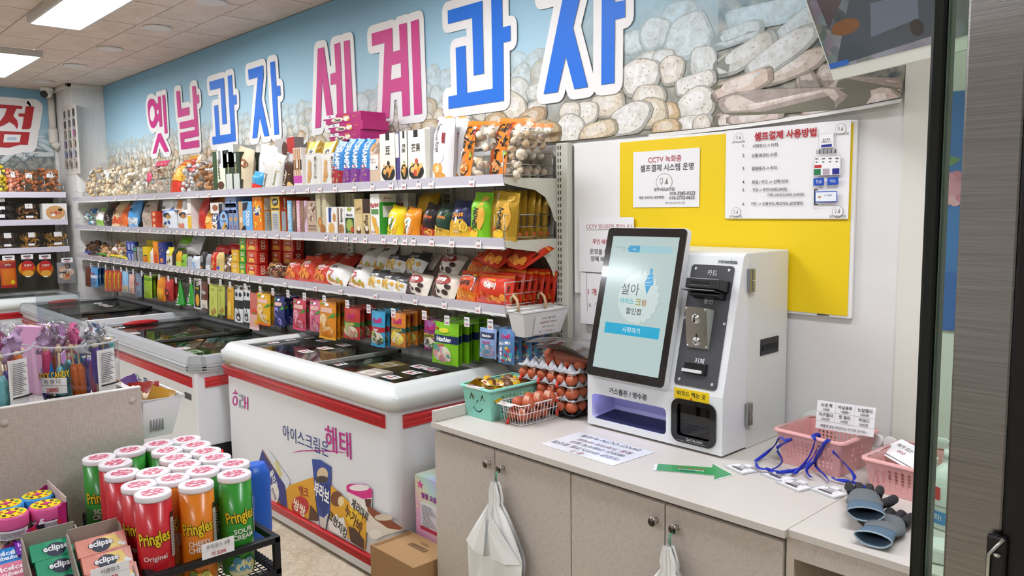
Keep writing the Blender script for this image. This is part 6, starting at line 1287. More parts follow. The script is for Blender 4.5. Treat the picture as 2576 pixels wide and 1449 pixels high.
for k in range(2):
    P = Pouch(.22, .18, .06, 'pillow', .06, 60+k, .1)
    pouch_thing('snack_bag', 'bright red ramen snack bag lying %s on the filed ones' % ('nearer the upright' if k else 'nearer the chicken bags'), 'snack bag', P, foil('c42f18'), rab(), (XR-.24+.13*k, SHF+.10+.02*k, TOPZ[2]+.165), (-1.05, .15, -.25), None, 'c93a1c')
# ------------------------------------------------------------------ bags on hooks below the bottom tier
HY = 2.205
HOOKW = mat('cfd0cc', .3, m=.7)
def hook(px, py_tag, k):
    """wire hook with a price card at its tip"""
    y = 2.165; p = on_y(px, py_tag, y); zt = SZ[2]-.010
    b = B(); b.tube([(p.x, SHB, zt), (p.x, y+.03, zt+.0), (p.x, y+.004, zt+.008)], .0022, HOOKW, 6); b.tube([(p.x, SHB, zt-.045), (p.x, y+.02, zt-.045), (p.x, y+.01, zt-.035)], .0022, HOOKW, 6)
    o = b.obj('display_hook', shv)
    link('price_tag', TAGS[k % 8], o, (p.x, y-.001, p.z-.021), (0, 0, 0))
    return p.x
def hang(a, b_, top, bot, col, items, label, n=1, dy=.035, t=.028, shape='pillow', y=HY, group=None, m=None, name='candy_bag', cat='candy bag', tagk=None, wmax=.19, lean=0, sealcol=None, yaw=.04):
    ym = y; x0 = x_at(a, ym, 1.0); x1 = x_at(b_, ym, 1.0); xm = (x0+x1)/2; w = min(wmax, x1-x0)
    z1, z0 = z_at(top, xm, ym), z_at(bot, xm, ym); h = max(.06, z1-z0)
    P = Pouch(w, h, t, shape, .07, hash_(label), .12)
    o = pouch_thing(name, label, cat, P, m or foil(col), items, (xm, ym, z0), (-.05, lean, yaw), group or (label if n > 1 else None), sealcol)
    for k in range(1, n): copy_tree(o, None, (xm+.004*(-1)**k, ym+dy*k, z0+.002*k), (-.05+.01*k, lean, yaw*(-1)**k))
    return o
for k, (px, py) in enumerate(((206, 663), (229, 668), (248, 668), (266, 672), (286, 675), (305, 678), (319, 680), (335, 684), (357, 688), (379, 692), (401, 697), (424, 701), (443, 705), (479, 706), (503, 709), (526, 707), (555, 711), (579, 717), (617, 722), (655, 729), (687, 734), (725, 739), (766, 746), (816, 753), (874, 765), (928, 777), (990, 787), (1068, 793), (1125, 806), (1175, 810), (1234, 816))): hook(px, py, k)
hang(214, 226, 671, 721, '6a3a2c', dz(food=['8a5240', '4a281e'], n=10), 'brown candy bag on the hook nearest the column', n=2)
hang(226, 246, 672, 722, '5aa4dc', dz('마이쮸', 'c22a5a', .66, .14, band='e6ecf4', bv=(.45, .6), food=['e0702c', 'c02a6a', '3a3a8c'], fv=.3), 'light blue chew candy bag with pink lettering', n=3)
for k in range(4): hang(262+11*k, 271+11*k, 680, 733, 'c44a2c', [('r', .35, .12, .75, .9, 'c9a02c'), ('r', .45, .3, .6, .36, '3a2a1c'), ('r', .45, .55, .6, .6, '3a2a1c')], 'red and yellow sausage stick pack in a row of four', group='sausage stick packs', wmax=.11)
hang(307, 321, 682, 736, '8fc4e6', dz(low='c8b89a', food=['f0e8e2', 'e6d6d2'], n=22, fv=.35, fr=(.4, .3)), 'pale blue marshmallow bag', n=2)
hang(324, 336, 690, 738, 'e0b0a4', dz(food=['f2ece6', '8ab04a', 'c87a3c'], n=14, fv=.35, fr=(.4, .3)), 'soft pink marshmallow bag', n=2)
hang(340, 354, 687, 747, '7a8ca0', dz('MEN', 'c23a5a', .55, .12, food=['dfe6ea', '3a4a6a', '9ad0d8', 'c84a6a'], n=24, fv=.45, fr=(.42, .4)), 'grey blue busy patterned candy bag', n=2)
hang(362, 380, 693, 750, '9cc22c', dz(top='5a8a1c', food=['c8642c', 'e0d02c', '3a3a1c', 'd08a6a'], n=16, fv=.42, fr=(.4, .35)), 'lime green candy bag with orange figures', n=3)
hang(396, 414, 697, 757, 'e08a1c', [('r', .1, .3, .9, .55, 'f0b02c'), ('e', .5, .22, .3, .15, 'e8b83c'), ('p', [(.3,.55),(.7,.55),(.62,.95),(.4,.95)], 'd0701c')], 'orange mango candy pouch with narrow neck', n=2, t=.05)
hang(416, 434, 702, 757, 'b8322c', [('e', .5, .35, .3, .2, '4a1f24'), ('r', .2, .3, .7, .45, 'd8503c'), ('p', [(.2,.6),(.5,.6),(.4,.9)], 'd0683c')], 'dark red candy pouch beside the mango one', n=2, t=.05)
for k in range(2):          # green cone bags
    xm = x_at(448+28*k, HY, 1.0); z1, z0 = z_at(703, xm, HY), z_at(768, xm, HY)
    b = B(); h = z1-z0; b.lathe([(.062, 0), (.060, .012), (.008, h*.96), (.003, h)], foil('2f9a30', .25), 20, sx=1, sy=.55); o = tag(b.obj('cone_bag', None, (xm, HY+.02, z0)), 'green cone shaped candy bag %s' % ('beside the red pouch' if k == 0 else 'with silver hem beside the mango card'), 'candy bag')
    d = B(); prints(d, lambda u, v, e: Vector(((.06*(1-v)+.004+e)*math.sin((u-.5)*2.4), -.55*(.06*(1-v)+.005+e*2)*math.cos((u-.5)*2.4), v*h)), .1, h, [('e', .45, .2, .14, .10, 'efe8dc'), ('e', .45, .2, .08, .06, '4a3a2c'), ('r', .2, .02, .8, .05, 'd9dcd8'), ('e', .6, .4, .08, .06, 'c9dca0')], .001); d.obj('printed_design', o)
hang(487, 504, 701, 777, 'f0eeea', [('r', .1, .05, .92, .93, '232a1c'), ('p', [(.1,.7),(.4,.93),(.6,.93),(.1,.55)], 'd8b82c'), ('t', '7D', .6, .82, .12, 'f2f0e8', .4, 0, .03), ('t', 'mango', .55, .68, .08, 'e8c02c', .6), ('e', .6, .3, .25, .2, 'e8a82c')], 'white edged 7D mango pouch', t=.012)
hang(506, 521, 707, 778, '6a3a2c', dz('Lops', 'f4f0ec', .62, .2, low='efe6d4', food=['4a2820', 'd9c8a8', '8a4a34'], n=12, rot=-.2), 'brown and cream chocolate pouch', n=2)
def nut(tc='4a4a24'): return [('t', '아몬드', .5, .82, .09, tc, .7, 0, .0), ('s', .5, .16, .3, .1, ['a8803c', 'c49a50'], 6, .4, 1), ('p', [(.4,.35),(.6,.4),(.55,.62),(.45,.6)], 'b8c04a'), ('r', 0, 0, 1, .03, '6a8a2c')]
hang(525, 544, 714, 796, 'c9cf5a', nut(), 'light olive nut pouch, outer of the pair', n=1, t=.012); hang(547, 563, 716, 793, 'b9bf4e', nut(), 'light olive nut pouch beside the yellow banana pouch', t=.012)
hang(570, 585, 720, 803, 'e0a81c', [('t', '바나나', .5, .85, .08, '3a2c14', .7, 0, .0), ('e', .5, .35, .25, .2, 'f0d060'), ('e', .5, .2, .3, .1, 'e8c850'), ('r', 0, 0, 1, .03, 'd8901c')], 'narrow yellow banana pouch', t=.012)
for k, (a, b_) in enumerate(((589, 608), (611, 627))):
    hang(a, b_, 718, 811, 'dfe0e0', [('r', 0, .38, 1, .60, '262628'), ('p', [(0,.38),(.5,.38),(.75,.2),(.3,.24)], '3a2622'), ('e', .5, .13, .26, .09, '232324'), ('e', .5, .12, .16, .05, 'e6e6e6'), ('e', .28, .2, .06, .02, '232324'), ('e', .5, .22, .06, .02, '232324'), ('e', .72, .2, .06, .02, '232324'), ('e', .28, .76, .14, .06, '232324'), ('e', .76, .76, .14, .06, '232324'), ('e', .15, .93, .14, .04, '232324'), ('e', .85, .93, .14, .04, '232324')], 'black and white paw print pouch %s' % ('beside the banana pouch' if k == 0 else 'beside the pink pouch'), t=.012)
hang(627, 649, 737, 830, 'cf6a5c', [('r', 0, 0, 1, .42, 'e6b0a0'), ('e', .5, .5, .3, .08, 'd8402c'), ('e', .55, .46, .12, .03, '4a9a3c'), ('e', .75, .22, .16, .08, 'e8b83c'), ('r', 0, 0, 1, .08, 'e9cfc6')], 'dusty pink long peach pouch', n=3, t=.012)
def jel(c1, c2, leaf='4a9a3c'): return [('r', .15, .70, .85, .82, 'e6b8a8'), ('e', .35, .5, .26, .16, c1), ('s', .6, .3, .34, .2, [c2, c1], 9, .5, 2), ('p', [(.6,.55),(.95,.72),(.98,.6)], leaf), ('p', [(.05,.9),(.25,.97),(.3,.88)], leaf), ('e', .5, .9, .12, .04, 'e8ecf4')]
hang(646, 677, 738, 818, 'e8b01c', jel('f2d4b0', 'f0c02c')+[('r', 0, 0, 1, .06, 'e8671c')], 'yellow mango peach jelly bag', n=2)
hang(689, 713, 747, 821, '2b3670', jel('9a8fd8', '1f2a58', '6ab03c'), 'dark blue grape jelly bag', n=4)
hang(737, 767, 753, 830, 'c8485a', jel('e6a0ac', 'b82a44')+[('r', 0, 0, 1, .05, 'e0407a')], 'red lychee jelly bag with magenta hem', n=3)
hang(779, 805, 756, 834, 'd8708c', jel('e8a8b8', 'c84a6c'), 'rose pink peach jelly bag', n=2)
hang(803, 842, 757, 853, 'e08a1c', jel('f0d0a0', 'e8a02c')+[('r', 0, 0, 1, .05, 'f0b02c'), ('e', .6, .14, .2, .1, 'e8861c')], 'orange tangerine jelly bag', n=3)
def trl(bandc, txt, tc, food, extra=()): return [('r', 0, .42, 1, .56, bandc), ('e', .5, .24, .44, .2, 'e6dcc0'), ('s', .5, .24, .38, .17, food, 16, .36, 2), ('t', 'Trolli', .5, .74, .15, 'c81f74', .75, .1, .05), ('t', txt, .5, .49, .09, tc, .9, .06, .03)] + list(extra)
hang(866, 903, 775, 853, 'b8382c', trl('3a7a34', 'BURGERS', 'e8d87a', ['e0b0a0', '9ab06a', 'd89080', 'efd8b0']), 'red Trolli bag of sweet burgers', n=4, sealcol='b02a24')
hang(934, 966, 783, 872, '3fa0c8', trl('b8242c', 'Sour', 'f4f0ea', ['6a6a5c', '8fae3c', '4a4a44', 'c9cab8'])+[('r', 0, 0, 1, .06, '2f90c0')], 'sky blue Trolli bag with red band', n=4)
hang(984, 1018, 786, 872, 'd8822c', trl('1f5a54', 'BANANA', 'e8c83c', ['f0d84a', 'e8c83c', 'f4e47a']), 'orange Trolli banana bag', n=5)
hang(1067, 1099, 806, 881, '8a2f74', trl('c9b83c', 'TARANTULA', '2a2428', ['4a4a4a', '8a8a86', '3a8a4a', 'c9c9c4']), 'purple Trolli tarantula bag', n=2)
hang(1088, 1150, 812, 917, '7fc01c', [('r', 0, .52, 1, .70, '17295c'), ('t', 'hitschies', .5, .61, .12, 'f4f6f8', .85, .0, .04), ('e', .42, .26, .36, .2, 'e6e0c8'), ('s', .42, .26, .3, .16, ['e0a0b0', '4aa08a', 'e8c8b0', 'd88a8a'], 16, .34, 2), ('t', 'Hitschi', .4, .46, .07, 'c8304a', .6, .1, .03), ('e', .2, .85, .06, .03, 'c8302c'), ('e', .5, .82, .2, .06, 'd8d02c')], 'bright lime candy bag with navy band in a deep row', n=8, dy=.03, t=.025)
hang(1207, 1247, 826, 901, '8fa8d4', [('r', .08, .66, .92, .86, '20264a'), ('t', 'hitschler', .5, .76, .1, 'eef0f4', .7, 0, .03), ('t', 'Hitschi', .5, .54, .1, 'c8407a', .7, .05, .03), ('e', .5, .26, .4, .2, 'd8c4cc'), ('s', .5, .26, .34, .17, ['d8a0b0', '4a9ab0', 'b08fb8'], 12, .4, 1)], 'pale blue hitschler candy bag', n=3)
hang(1254, 1292, 827, 916, '5a86b8', [('t', 'Trolli', .5, .78, .13, 'c82a6a', .8, .1, .05), ('t', 'Mini Mix', .5, .6, .1, 'f0f2f6', .8, .15, .03), ('s', .5, .28, .4, .2, ['4ab8c8', '7ad04a', 'e0c83c', 'd84a4a', 'efefef'], 22, .3, 1)], 'steel blue Trolli mix bag in a deep row', n=5, dy=.05)
# ------------------------------------------------------------------ what lies in the freezers, and price cards on the glass
def cold(F, n, seed, cols, lab, mode, zt, x_rng, y_rng, gap=.165):
    q = random.Random(seed); i = 0
    nx = int((x_rng[1]-x_rng[0])/gap); ny = int((y_rng[1]-y_rng[0])/.20)
    for a in range(nx):
        for c in range(ny):
            col, nm = cols[(a*3+c*2+seed) % len(cols)]; i += 1
            x = x_rng[0]+gap*(a+.5); y = y_rng[0]+.20*(c+.5); z = zt+q.uniform(-.02, .015)
            lb = '%s %s' % (nm, lab)
            if (a+c) % 3 == 0:
                carton('ice_cream_box', lb, 'ice cream', .13, .16, .07, foil(col, .3), None, None, (x, y-.08, z-.07), (0, 0, q.uniform(-.15, .15)), nm+' '+mode, [('r', .1, .3, .9, .7, 'efe8dc'), ('e', .5, .5, .25, .15, col)])
            else:
                P = Pouch(.125, .17, .05, 'pillow', .07, i+seed, .15, 6, 8); d = [('e', .5, .4, .3, .2, 'efe4cc'), ('t', 'ice', .5, .72, .14, 'f6f2ec', .6, 0, .03)]
                pouch_thing('ice_cream_pouch', lb, 'ice cream', P, foil(col, .3), d, (x, y+.06, z-.10), (-1.0+q.uniform(-.15, .15), q.uniform(-.1, .1), q.uniform(-.3, .3)), nm+' '+mode)
cold(F1, 0, 1, [('9a6a3c', 'golden brown'), ('8a3a34', 'dark red'), ('6a7a5c', 'sage green'), ('c9a86a', 'buttery'), ('b8aca0', 'silver grey')], 'ice cream under the white freezer glass', 'white freezer', .815, (F1['x0']+.12, F1['x1']-.12), (F1['y0']+.11, F1['y1']-.14))
cold(F2, 0, 2, [('5a9a3c', 'leafy green'), ('c9b44a', 'mustard'), ('9a4a34', 'rust red'), ('8fb8b0', 'minty'), ('b88a5c', 'caramel')], 'ice cream in the lettered freezer', 'lettered freezer', .725, (F2['x0']+.12, F2['x1']-.12), (F2['y0']+.10, F2['y1']-.12), .19)
cold(F3, 0, 3, [('8a3a2c', 'brick red'), ('2f3a6a', 'dark blue'), ('a8682c', 'toffee')], 'ice cream in the freezer by the column', 'column freezer', .725, (F3['x0']+.15, F3['x1']-.15), (F3['y0']+.10, F3['y1']-.12), .30)
def card(px, py, z, F, k):
    p = on_z(px, py, z); b = B(); w, h = .085, .06
    b.box(-w/2, -h/2, 0, w/2, h/2, .001, mat('f1efed', .45))
    prints(b, lambda u, v, o: Vector(((u-.5)*w, (v-.5)*h, .001+o)), w, h, [('t', ['3000', '2500', '1200', '800', '4500'][k % 5], .5, .3, .34, 'b8343c', .8, 0, .03), ('r', .12, .66, .86, .8, '2c2a2c')], .0004, tess=False)
    o = b.obj('price_card', None, (p.x, p.y, z), (0, 0, .05*(k % 3-1))); return tag(o, F, 'price card', F)
cz = F1['top']-.0245
for k, (px, py) in enumerate(((683, 861), (724, 854), (772, 849), (769, 884), (818, 876), (815, 857), (865, 868))): card(px, py, cz, 'white price card on the raised glass lid of the white freezer', k)
for k, (px, py) in enumerate(((853, 915), (986, 949), (1036, 937), (1055, 922), (1088, 929))): card(px, py, cz-.0162, 'white price card on the lower glass lid of the white freezer', k)
cz2 = F2['top']-.0245
for k, (px, py) in enumerate(((300, 824), (338, 838), (462, 876))): card(px, py, cz2-.016*(k == 2), 'white price card on the lettered freezer glass', k)
for k, (px, py) in enumerate(((247, 763), (259, 767), (272, 770))): card(px, py, cz2, 'white price card on the glass of the freezer by the column', k)
# ================================================================== things on the counter
def basket(name, label, cat, cx, cy, w, d, h, m, rim=.012, taper=.012, holes=None, ang=0, cut=None):
    """plastic basket with real round holes; w along local x, d along local y"""
    t = thing(name, label, cat, (cx, cy, HC+.0008), (0, 0, ang)); b = B()
    def wall(L, fn, hl, extra=None):
        outer = [(0, 0), (L, 0), (L, h), (0, h)]; hs = []
        if hl:
            nx, nz, r, zlo, zhi, mx = hl
            for i in range(nx):
                for j in range(nz):
                    cx_, cz_ = mx+(L-2*mx)*(i+.5)/nx, zlo+(zhi-zlo)*(j+.5)/nz; hs.append([(cx_+r*math.cos(2*PI*k/8), cz_+r*math.sin(2*PI*k/8)) for k in range(8)])
        hs += extra or []
        holed(b, outer, hs, fn, m)
    tp = lambda z: taper*(1-z/h)
    wall(w, lambda a, z: (-w/2+tp(z)+a*(w-2*tp(z))/w, -d/2+tp(z), z), holes[0] if holes else None, cut)
    wall(w, lambda a, z: (-w/2+tp(z)+a*(w-2*tp(z))/w, d/2-tp(z), z), holes[0] if holes and not cut else None)
    wall(d, lambda a, z: (-w/2+tp(z), -d/2+tp(z)+a*(d-2*tp(z))/d, z), holes[1] if holes else None)
    wall(d, lambda a, z: (w/2-tp(z), -d/2+tp(z)+a*(d-2*tp(z))/d, z), holes[1] if holes else None)
    q = taper; b.poly([(-w/2+q, -d/2+q, 0), (w/2-q, -d/2+q, 0), (w/2-q, d/2-q, 0), (-w/2+q, d/2-q, 0)], m)
    o = b.obj('shell', t); md = o.modifiers.new('thick', 'SOLIDIFY'); md.thickness = .0025; md.offset = 0
    r = B(); pl = rrect(-w/2-rim, -d/2-rim, w/2+rim, d/2+rim, .02); il = rrect(-w/2, -d/2, w/2, d/2, .012)
    V = [(x, y, h-.004) for x, y in pl]+[(x, y, h+.003) for x, y in pl]+[(x, y, h+.003) for x, y in il]; n = len(pl)
    r.add(V, [(k, (k+1) % n, n+(k+1) % n, n+k) for k in range(n)]+[(n+k, n+(k+1) % n, 2*n+(k+1) % n, 2*n+k) for k in range(n)], m, True); r.obj('rim', t)
    return t
TEAL = mat('8fd6c4', .35)
tw, td_, thh = .160, .265, .118
def smile(cx, cz, r0, r1, a0, a1, n=8): return [(cx+r0*math.cos(a0+(a1-a0)*k/n), cz+r0*math.sin(a0+(a1-a0)*k/n)) for k in range(n+1)]+[(cx+r1*math.cos(a1+(a0-a1)*k/n), cz+r1*math.sin(a1+(a0-a1)*k/n)) for k in range(n+1)]
def brow(cx, cz): return [(cx-.014, cz-.012), (cx-.010, cz-.014), (cx, cz+.002), (cx+.010, cz-.014), (cx+.014, cz-.012), (cx+.002, cz+.012), (cx-.002, cz+.012)]
tb_ = basket('teal_basket', 'mint green plastic basket with a smiling cut-out face on the worktop', 'basket', -2.203, 1.882+td_/2, tw, td_, thh, TEAL, holes=(None, (8, 5, .0055, .02, .09, .05)), cut=[smile(.080, .056, .034, .029, -2.65, -.5), brow(.048, .082), brow(.112, .082), [(.080+.0045*math.cos(k*PI/4), .066+.0045*math.sin(k*PI/4)) for k in range(8)]])
b = B(); b.box(-.045, -td_/2-.014, thh-.002, .035, -td_/2+.012, thh+.005, mat('f2f0ee', .5)); q = b.obj('price_tag', tb_)
flat_print('tag_lettering', q, (-.045, -td_/2-.014, thh+.005), (1,0,0), (0,1,0), .08, .026, [('t', '500', .4, .35, .4, 'b8343c', .5), ('r', .3, .62, .9, .85, '2c2a2c')])
# chocolate egg packs heaped in the teal basket
EY, EB = foil('d9a916', .3), mat('6f4a2c', .35)
q = random.Random(4)
for k in range(11):
    a, c, lv = (k % 3)-1, (k//3) % 3-1, k//9
    x = -2.203+a*.043+q.uniform(-.006, .006); y = 1.882+td_/2+c*.075+q.uniform(-.01, .01); z = HC+.085+.030*lv+q.uniform(0, .02)+(.012 if k in (4, 7) else 0)
    t = thing('chocolate_egg_pack', 'yellow wrapped chocolate egg net heaped in the mint basket', 'candy', (x, y, z), (q.uniform(-.6, .6), q.uniform(-.6, .6), q.uniform(0, 3)), 'chocolate egg packs')
    b = B(); b.blob((.0, .012, .0), .021, .028, .021, EB, n=12, k=8); b.obj('egg', t)
    b = B(); P = Pouch(.085, .10, .03, 'pillow', .12, k, .5, 7, 8)
    for side in (-1, 1): b.grid(lambda u, v: (P.pt(u, v, side).x, (P.pt(u, v, side).z-.05)*.9, -.012+P.pt(u, v, side).y+.018*math.sin(u*7+k)*math.cos(v*6+k)), 7, 8, EY)
    b.obj('wrapper', t)
    b = B(); b.box(-.02, -.035, .012, .015, -.01, .0135, mat('efe0b0', .5)); b.box(-.012, -.03, .0135, .0, -.02, .0142, mat('b8302c', .5)); b.obj('wrapper_label', t)
# white wire basket with eggs in red nets
WX0, WX1, WY0, WY1, WH = -2.098, -1.998, 1.918, 2.118, .078
wb = thing('wire_basket', 'white wire basket of netted eggs on the worktop', 'basket', ((WX0+WX1)/2, (WY0+WY1)/2, HC+.0008))
hw, hd = (WX1-WX0)/2, (WY1-WY0)/2; WM = mat('eceae8', .35)
def loop(z, e, r): 
    b = B(); b.tube([(x, y, z) for x, y in rrect(-hw-e, -hd-e, hw+e, hd+e, .015, 3)], r, WM, 6, closed=True); return b
loop(WH, .010, .0026).obj('top_wire', wb); loop(.003, -.004, .0018).obj('base_wire', wb); loop(.045, .004, .0014).obj('belt_wire', wb)
for k in range(7):
    x = -hw+2*hw*(k+.5)/7; b = B(); b.tube([(x, -hd-.010, WH), (x, -hd+.004, .003), (x, hd-.004, .003), (x, hd+.010, WH)], .0013, WM, 5); b.obj('cross_wire', wb)
for k in range(12):
    y = -hd+2*hd*(k+.5)/12; b = B(); b.tube([(-hw-.010, y, WH), (-hw+.004, y, .002), (hw-.004, y, .002), (hw+.010, y, WH)], .0013, WM, 5); b.obj('cross_wire', wb)
b = B(); b.box(-.05, -hd-.030, WH-.004, .02, -hd+.002, WH-.001, mat('f2f0ee', .5)); q_ = b.obj('price_tag', wb); flat_print('tag_lettering', q_, (-.05, -hd-.030, WH-.001), (1,0,0), (0,1,0), .07, .032, [('t', '1000', .4, .35, .36, 'b8343c', .5), ('t', '구운계란', .5, .7, .3, '2c2a2c', .8)])
# eggs
def _net(nt, p, N):
    tc = N('TexCoord'); v = N('TexWave', i_Scale=95, wave_type='BANDS', bands_direction='DIAGONAL'); v2 = N('TexWave', i_Scale=95, wave_type='BANDS', bands_direction='X')
    mp = N('Mapping'); mp.inputs['Rotation'].default_value = (0, 0, 1.2); nt.links.new(tc.outputs['Object'], mp.inputs[0]); nt.links.new(tc.outputs['Object'], v.inputs['Vector']); nt.links.new(mp.outputs[0], v2.inputs['Vector'])
    mx = N('Math', operation='MAXIMUM'); nt.links.new(v.outputs['Fac'], mx.inputs[0]); nt.links.new(v2.outputs['Fac'], mx.inputs[1])
    r = ramp(nt, [(.86, 'b06a42'), (.93, 'd0402a')]); nt.links.new(mx.outputs[0], r.inputs[0]); nt.links.new(r.outputs[0], p.inputs['Base Color']); p.inputs['Roughness'].default_value = .45
EGG = nodes_mat('brown_egg_in_red_net', _net); NET = mat('d83a26', .5)
eb = B(); n = 14; eb.lathe([(0, -.0285)]+[(.0225*math.sin(PI*j/12)*(1+.10*math.cos(PI*j/12)), -.0285*math.cos(PI*j/12)) for j in range(1, 12)]+[(0, .0285)], EGG, n); EGGM = eb.mesh('egg')
q = random.Random(9)
def egg_net(label, group, pos, knot=True):
    c = sum((Vector(p) for p in pos), Vector())/len(pos); t = thing('egg_net', label, 'eggs', c, None, group)
    for p in pos: link('egg', EGGM, t, Vector(p)-c, (q.uniform(.9, 2.2), q.uniform(-.5, .5), q.uniform(0, 6)))
    if knot:
        b = B(); k = Vector(pos[0])-c+Vector((.0, -.024, -.012)); b.tube([k, k+Vector((.004, -.010, -.003)), k+Vector((.010, -.016, -.012))], [.006, .004, .008], NET, 6); b.obj('net_knot', t)
        b = B(); k = Vector(pos[-1])-c+Vector((.004, -.012, .020)); b.add([k+Vector((-.016, -.002, -.008)), k+Vector((.014, -.006, -.012)), k+Vector((.016, 0, .010)), k+Vector((-.012, .003, .010))], [(0, 1, 2, 3)], mat('e8b8a0', .4)); b.obj('paper_label', t)
    return t
cxw, cyw = (WX0+WX1)/2, (WY0+WY1)/2
for k, (dx_, dy_, z) in enumerate(((-.024, -.07, .03), (-.024, -.02, .03), (-.024, .03, .03), (-.01, -.06, .075), (-.012, -.005, .078), (-.008, .045, .078))):
    egg_net(['pair of netted brown eggs at the tag end low in the wire basket', 'pair of netted brown eggs low in the middle of the wire basket', 'pair of netted brown eggs low at the wall end of wire basket', 'pair of netted brown eggs heaped on top at the tag end', 'pair of netted brown eggs heaped on top in the middle of wire basket', 'pair of netted brown eggs heaped on top at the wall end'][k], None, [(cxw+dx_, cyw+dy_, HC+z), (cxw+dx_+.047, cyw+dy_+.004, HC+z+.002)])
# stack of egg trays
TRX0, TRX1, TRY0 = -2.215, -1.925, 2.105
PULP, BLKT = mat('b9bbbf', .85, bump=.4, bscale=300), mat('26272a', .5)
def tray(z, m, label, j):
    t = thing('egg_tray', label, 'egg tray', ((TRX0+TRX1)/2, TRY0+.14, z), (0, 0, .02*(j % 2)))
    W_, D_ = TRX1-TRX0, .28; nx, ny = 6, 6; b = B(); R = 6
    def hgt(u, v):
        a, c = u*nx, v*ny
        cup = math.cos(2*PI*a)*.5+.5, math.cos(2*PI*c)*.5+.5       # 1 at cell borders
        post = cup[0]*cup[1]; well = (1-cup[0])*(1-cup[1])
        e = min(1, min(u, 1-u)*nx*2.2)*min(1, min(v, 1-v)*ny*2.2)
        return .016+.030*post**1.2*min(1, e*3)-.016*well if e > .02 else .016
    b.grid(lambda u, v: ((u-.5)*W_, (v-.5)*D_, hgt(u, v)), nx*R, ny*R, m); o = b.obj('moulded_tray', t)
    md = o.modifiers.new('thick', 'SOLIDIFY'); md.thickness = .0025
    return t
zt = [HC+.003, HC+.055, HC+.107, HC+.159]
tl = ['black plastic egg tray at the bottom of the tray stack', 'grey pulp egg tray just above the black tray', 'grey pulp egg tray second from the top of its stack', 'grey pulp egg tray at the top of its stack']
for j, z in enumerate(zt):
    tray(z, BLKT if j == 0 else PULP, tl[j], j)
    for i in range(6):            # rows of eggs in nets, front rows only at the lower trays
        for c in range(3 if j < 3 else 5):
            if j == 3 and (i < 1 or c < 1): continue
            pass
    for i in range(0, 6, 2):
        for c in range(2 if j < 3 else 5):
            if j == 3 and (c == 0 or (i == 0 and c < 3)): continue
            x = TRX0+(TRX1-TRX0)*(i+.5)/6; y = TRY0+.28*(c+.5)/6
            egg_net('two netted brown eggs sitting in the %s' % tl[j].split(' at the')[0].split(' just')[0].split(' second')[0]+(' (%s)' % ['lowest', 'above the black one', 'second from top', 'topmost'][j]).replace('(', '').replace(')', ''), 'netted eggs in the egg trays, level %d' % (j+1), [(x, y, z+.038), (x+.048, y, z+.039)], knot=(c == 0 or j == 3))
# clear plastic sleeves of eggs lying on top
t = thing('sleeve_pack', 'pile of clear plastic sleeves with eggs lying on the top tray', 'plastic bags', (-2.03, 2.22, HC+.232))
for k in range(4):
    b = B(); b.grid(lambda u, v: (-.16+.33*u, -.10+.2*v, .014*k+.02*math.sin(u*3+k)*u+.008*math.sin(v*5+k*2)+.03*math.sin(PI*u)*(k == 0)-.05*max(0, .25-u)), 14, 8, [film_mat('sleeve_film', 'e6e4e2', gl=.34, r=.16, bump=.7, scale=18), film_mat('sleeve_film_dark', 'c9c6c4', gl=.2, r=.12, bump=.7, scale=24)][k % 2]); b.obj('sleeve', t)
b = B(); b.blob((.03, 0, -.012), .11, .085, .03, mat('8a4a34', .5, bump=.5, bscale=40), n=16, k=8); b.obj('wrapped_eggs', t)
# white hanging bin on the shelf end with a handwritten note
t = thing('hanging_bin', 'white plastic hanging bin with handwritten note at the shelf end', 'bin')
q0 = on_x(1272, 778, XR+.01); bx0, bx1 = XR+.012, XR+.10; by0, by1 = SHF+.0, SHF+.27; bz0, bz1 = SZ[2]-.085, SZ[2]+.02
b = B(); WB = mat('eeecea', .4)
V = [(bx0, by0+.03, bz0), (bx1-.02, by0+.03, bz0), (bx1-.02, by1-.03, bz0), (bx0, by1-.03, bz0), (bx0, by0, bz1), (bx1, by0, bz1), (bx1, by1, bz1), (bx0, by1, bz1)]
b.add(V, [(3,2,1,0), (0,1,5,4), (1,2,6,5), (2,3,7,6), (3,0,4,7)], WB); o = b.obj('bin_shell', t); md = o.modifiers.new('thick', 'SOLIDIFY'); md.thickness = .003
b = B(); b.tube([(bx1, by0, bz1), (bx1, by1, bz1), (bx0, by1, bz1), (bx0, by0, bz1)], .005, WB, 8, closed=True); b.obj('bin_rim', t)
for yy in (by0+.04, by0+.20):
    b = B(); b.tube([(bx0+.02, yy, bz1-.01), (bx0+.02, yy, bz1+.02), (bx0+.012, yy, bz1+.045), (bx0-.008, yy, bz1+.06), (bx0-.024, yy, bz1+.05), (bx0-.024, yy, bz1+.03)], .006, mat('c9ab84', .45), 8); b.obj('bin_hook', t)
nb = Vector((bx1-.001, by0+.035, bz0+.012)); dv = Vector((.02, 0, bz1-bz0)).normalized()
n0 = Vector((bx1-.017, by0+.07, bz0+.006)); b = B(); Wn, Hn = .155, .082; du = Vector((0, 1, 0)); nn = du.cross(dv)
b.add([n0+nn*.003, n0+du*Wn+nn*.003, n0+du*Wn+dv*Hn+nn*.003, n0+dv*Hn+nn*.003], [(0, 1, 2, 3)], PAPER); o = b.obj('note', t)
flat_print('note_lettering', o, n0+nn*.0032, du, dv, Wn, Hn, [('t', '이거야 명품 굴비', .5, .84, .13, '3a3436', .9, 0, 0), ('t', '시골장터를 구매하시', .5, .62, .13, 'a8383c', .9, 0, 0), ('t', '( 매장가/작은/강냉이', .5, .38, .11, '3a3436', .9, 0, 0), ('t', '하나 가져가세요 ~!', .5, .15, .13, 'a8303a', .9, 0, 0)])
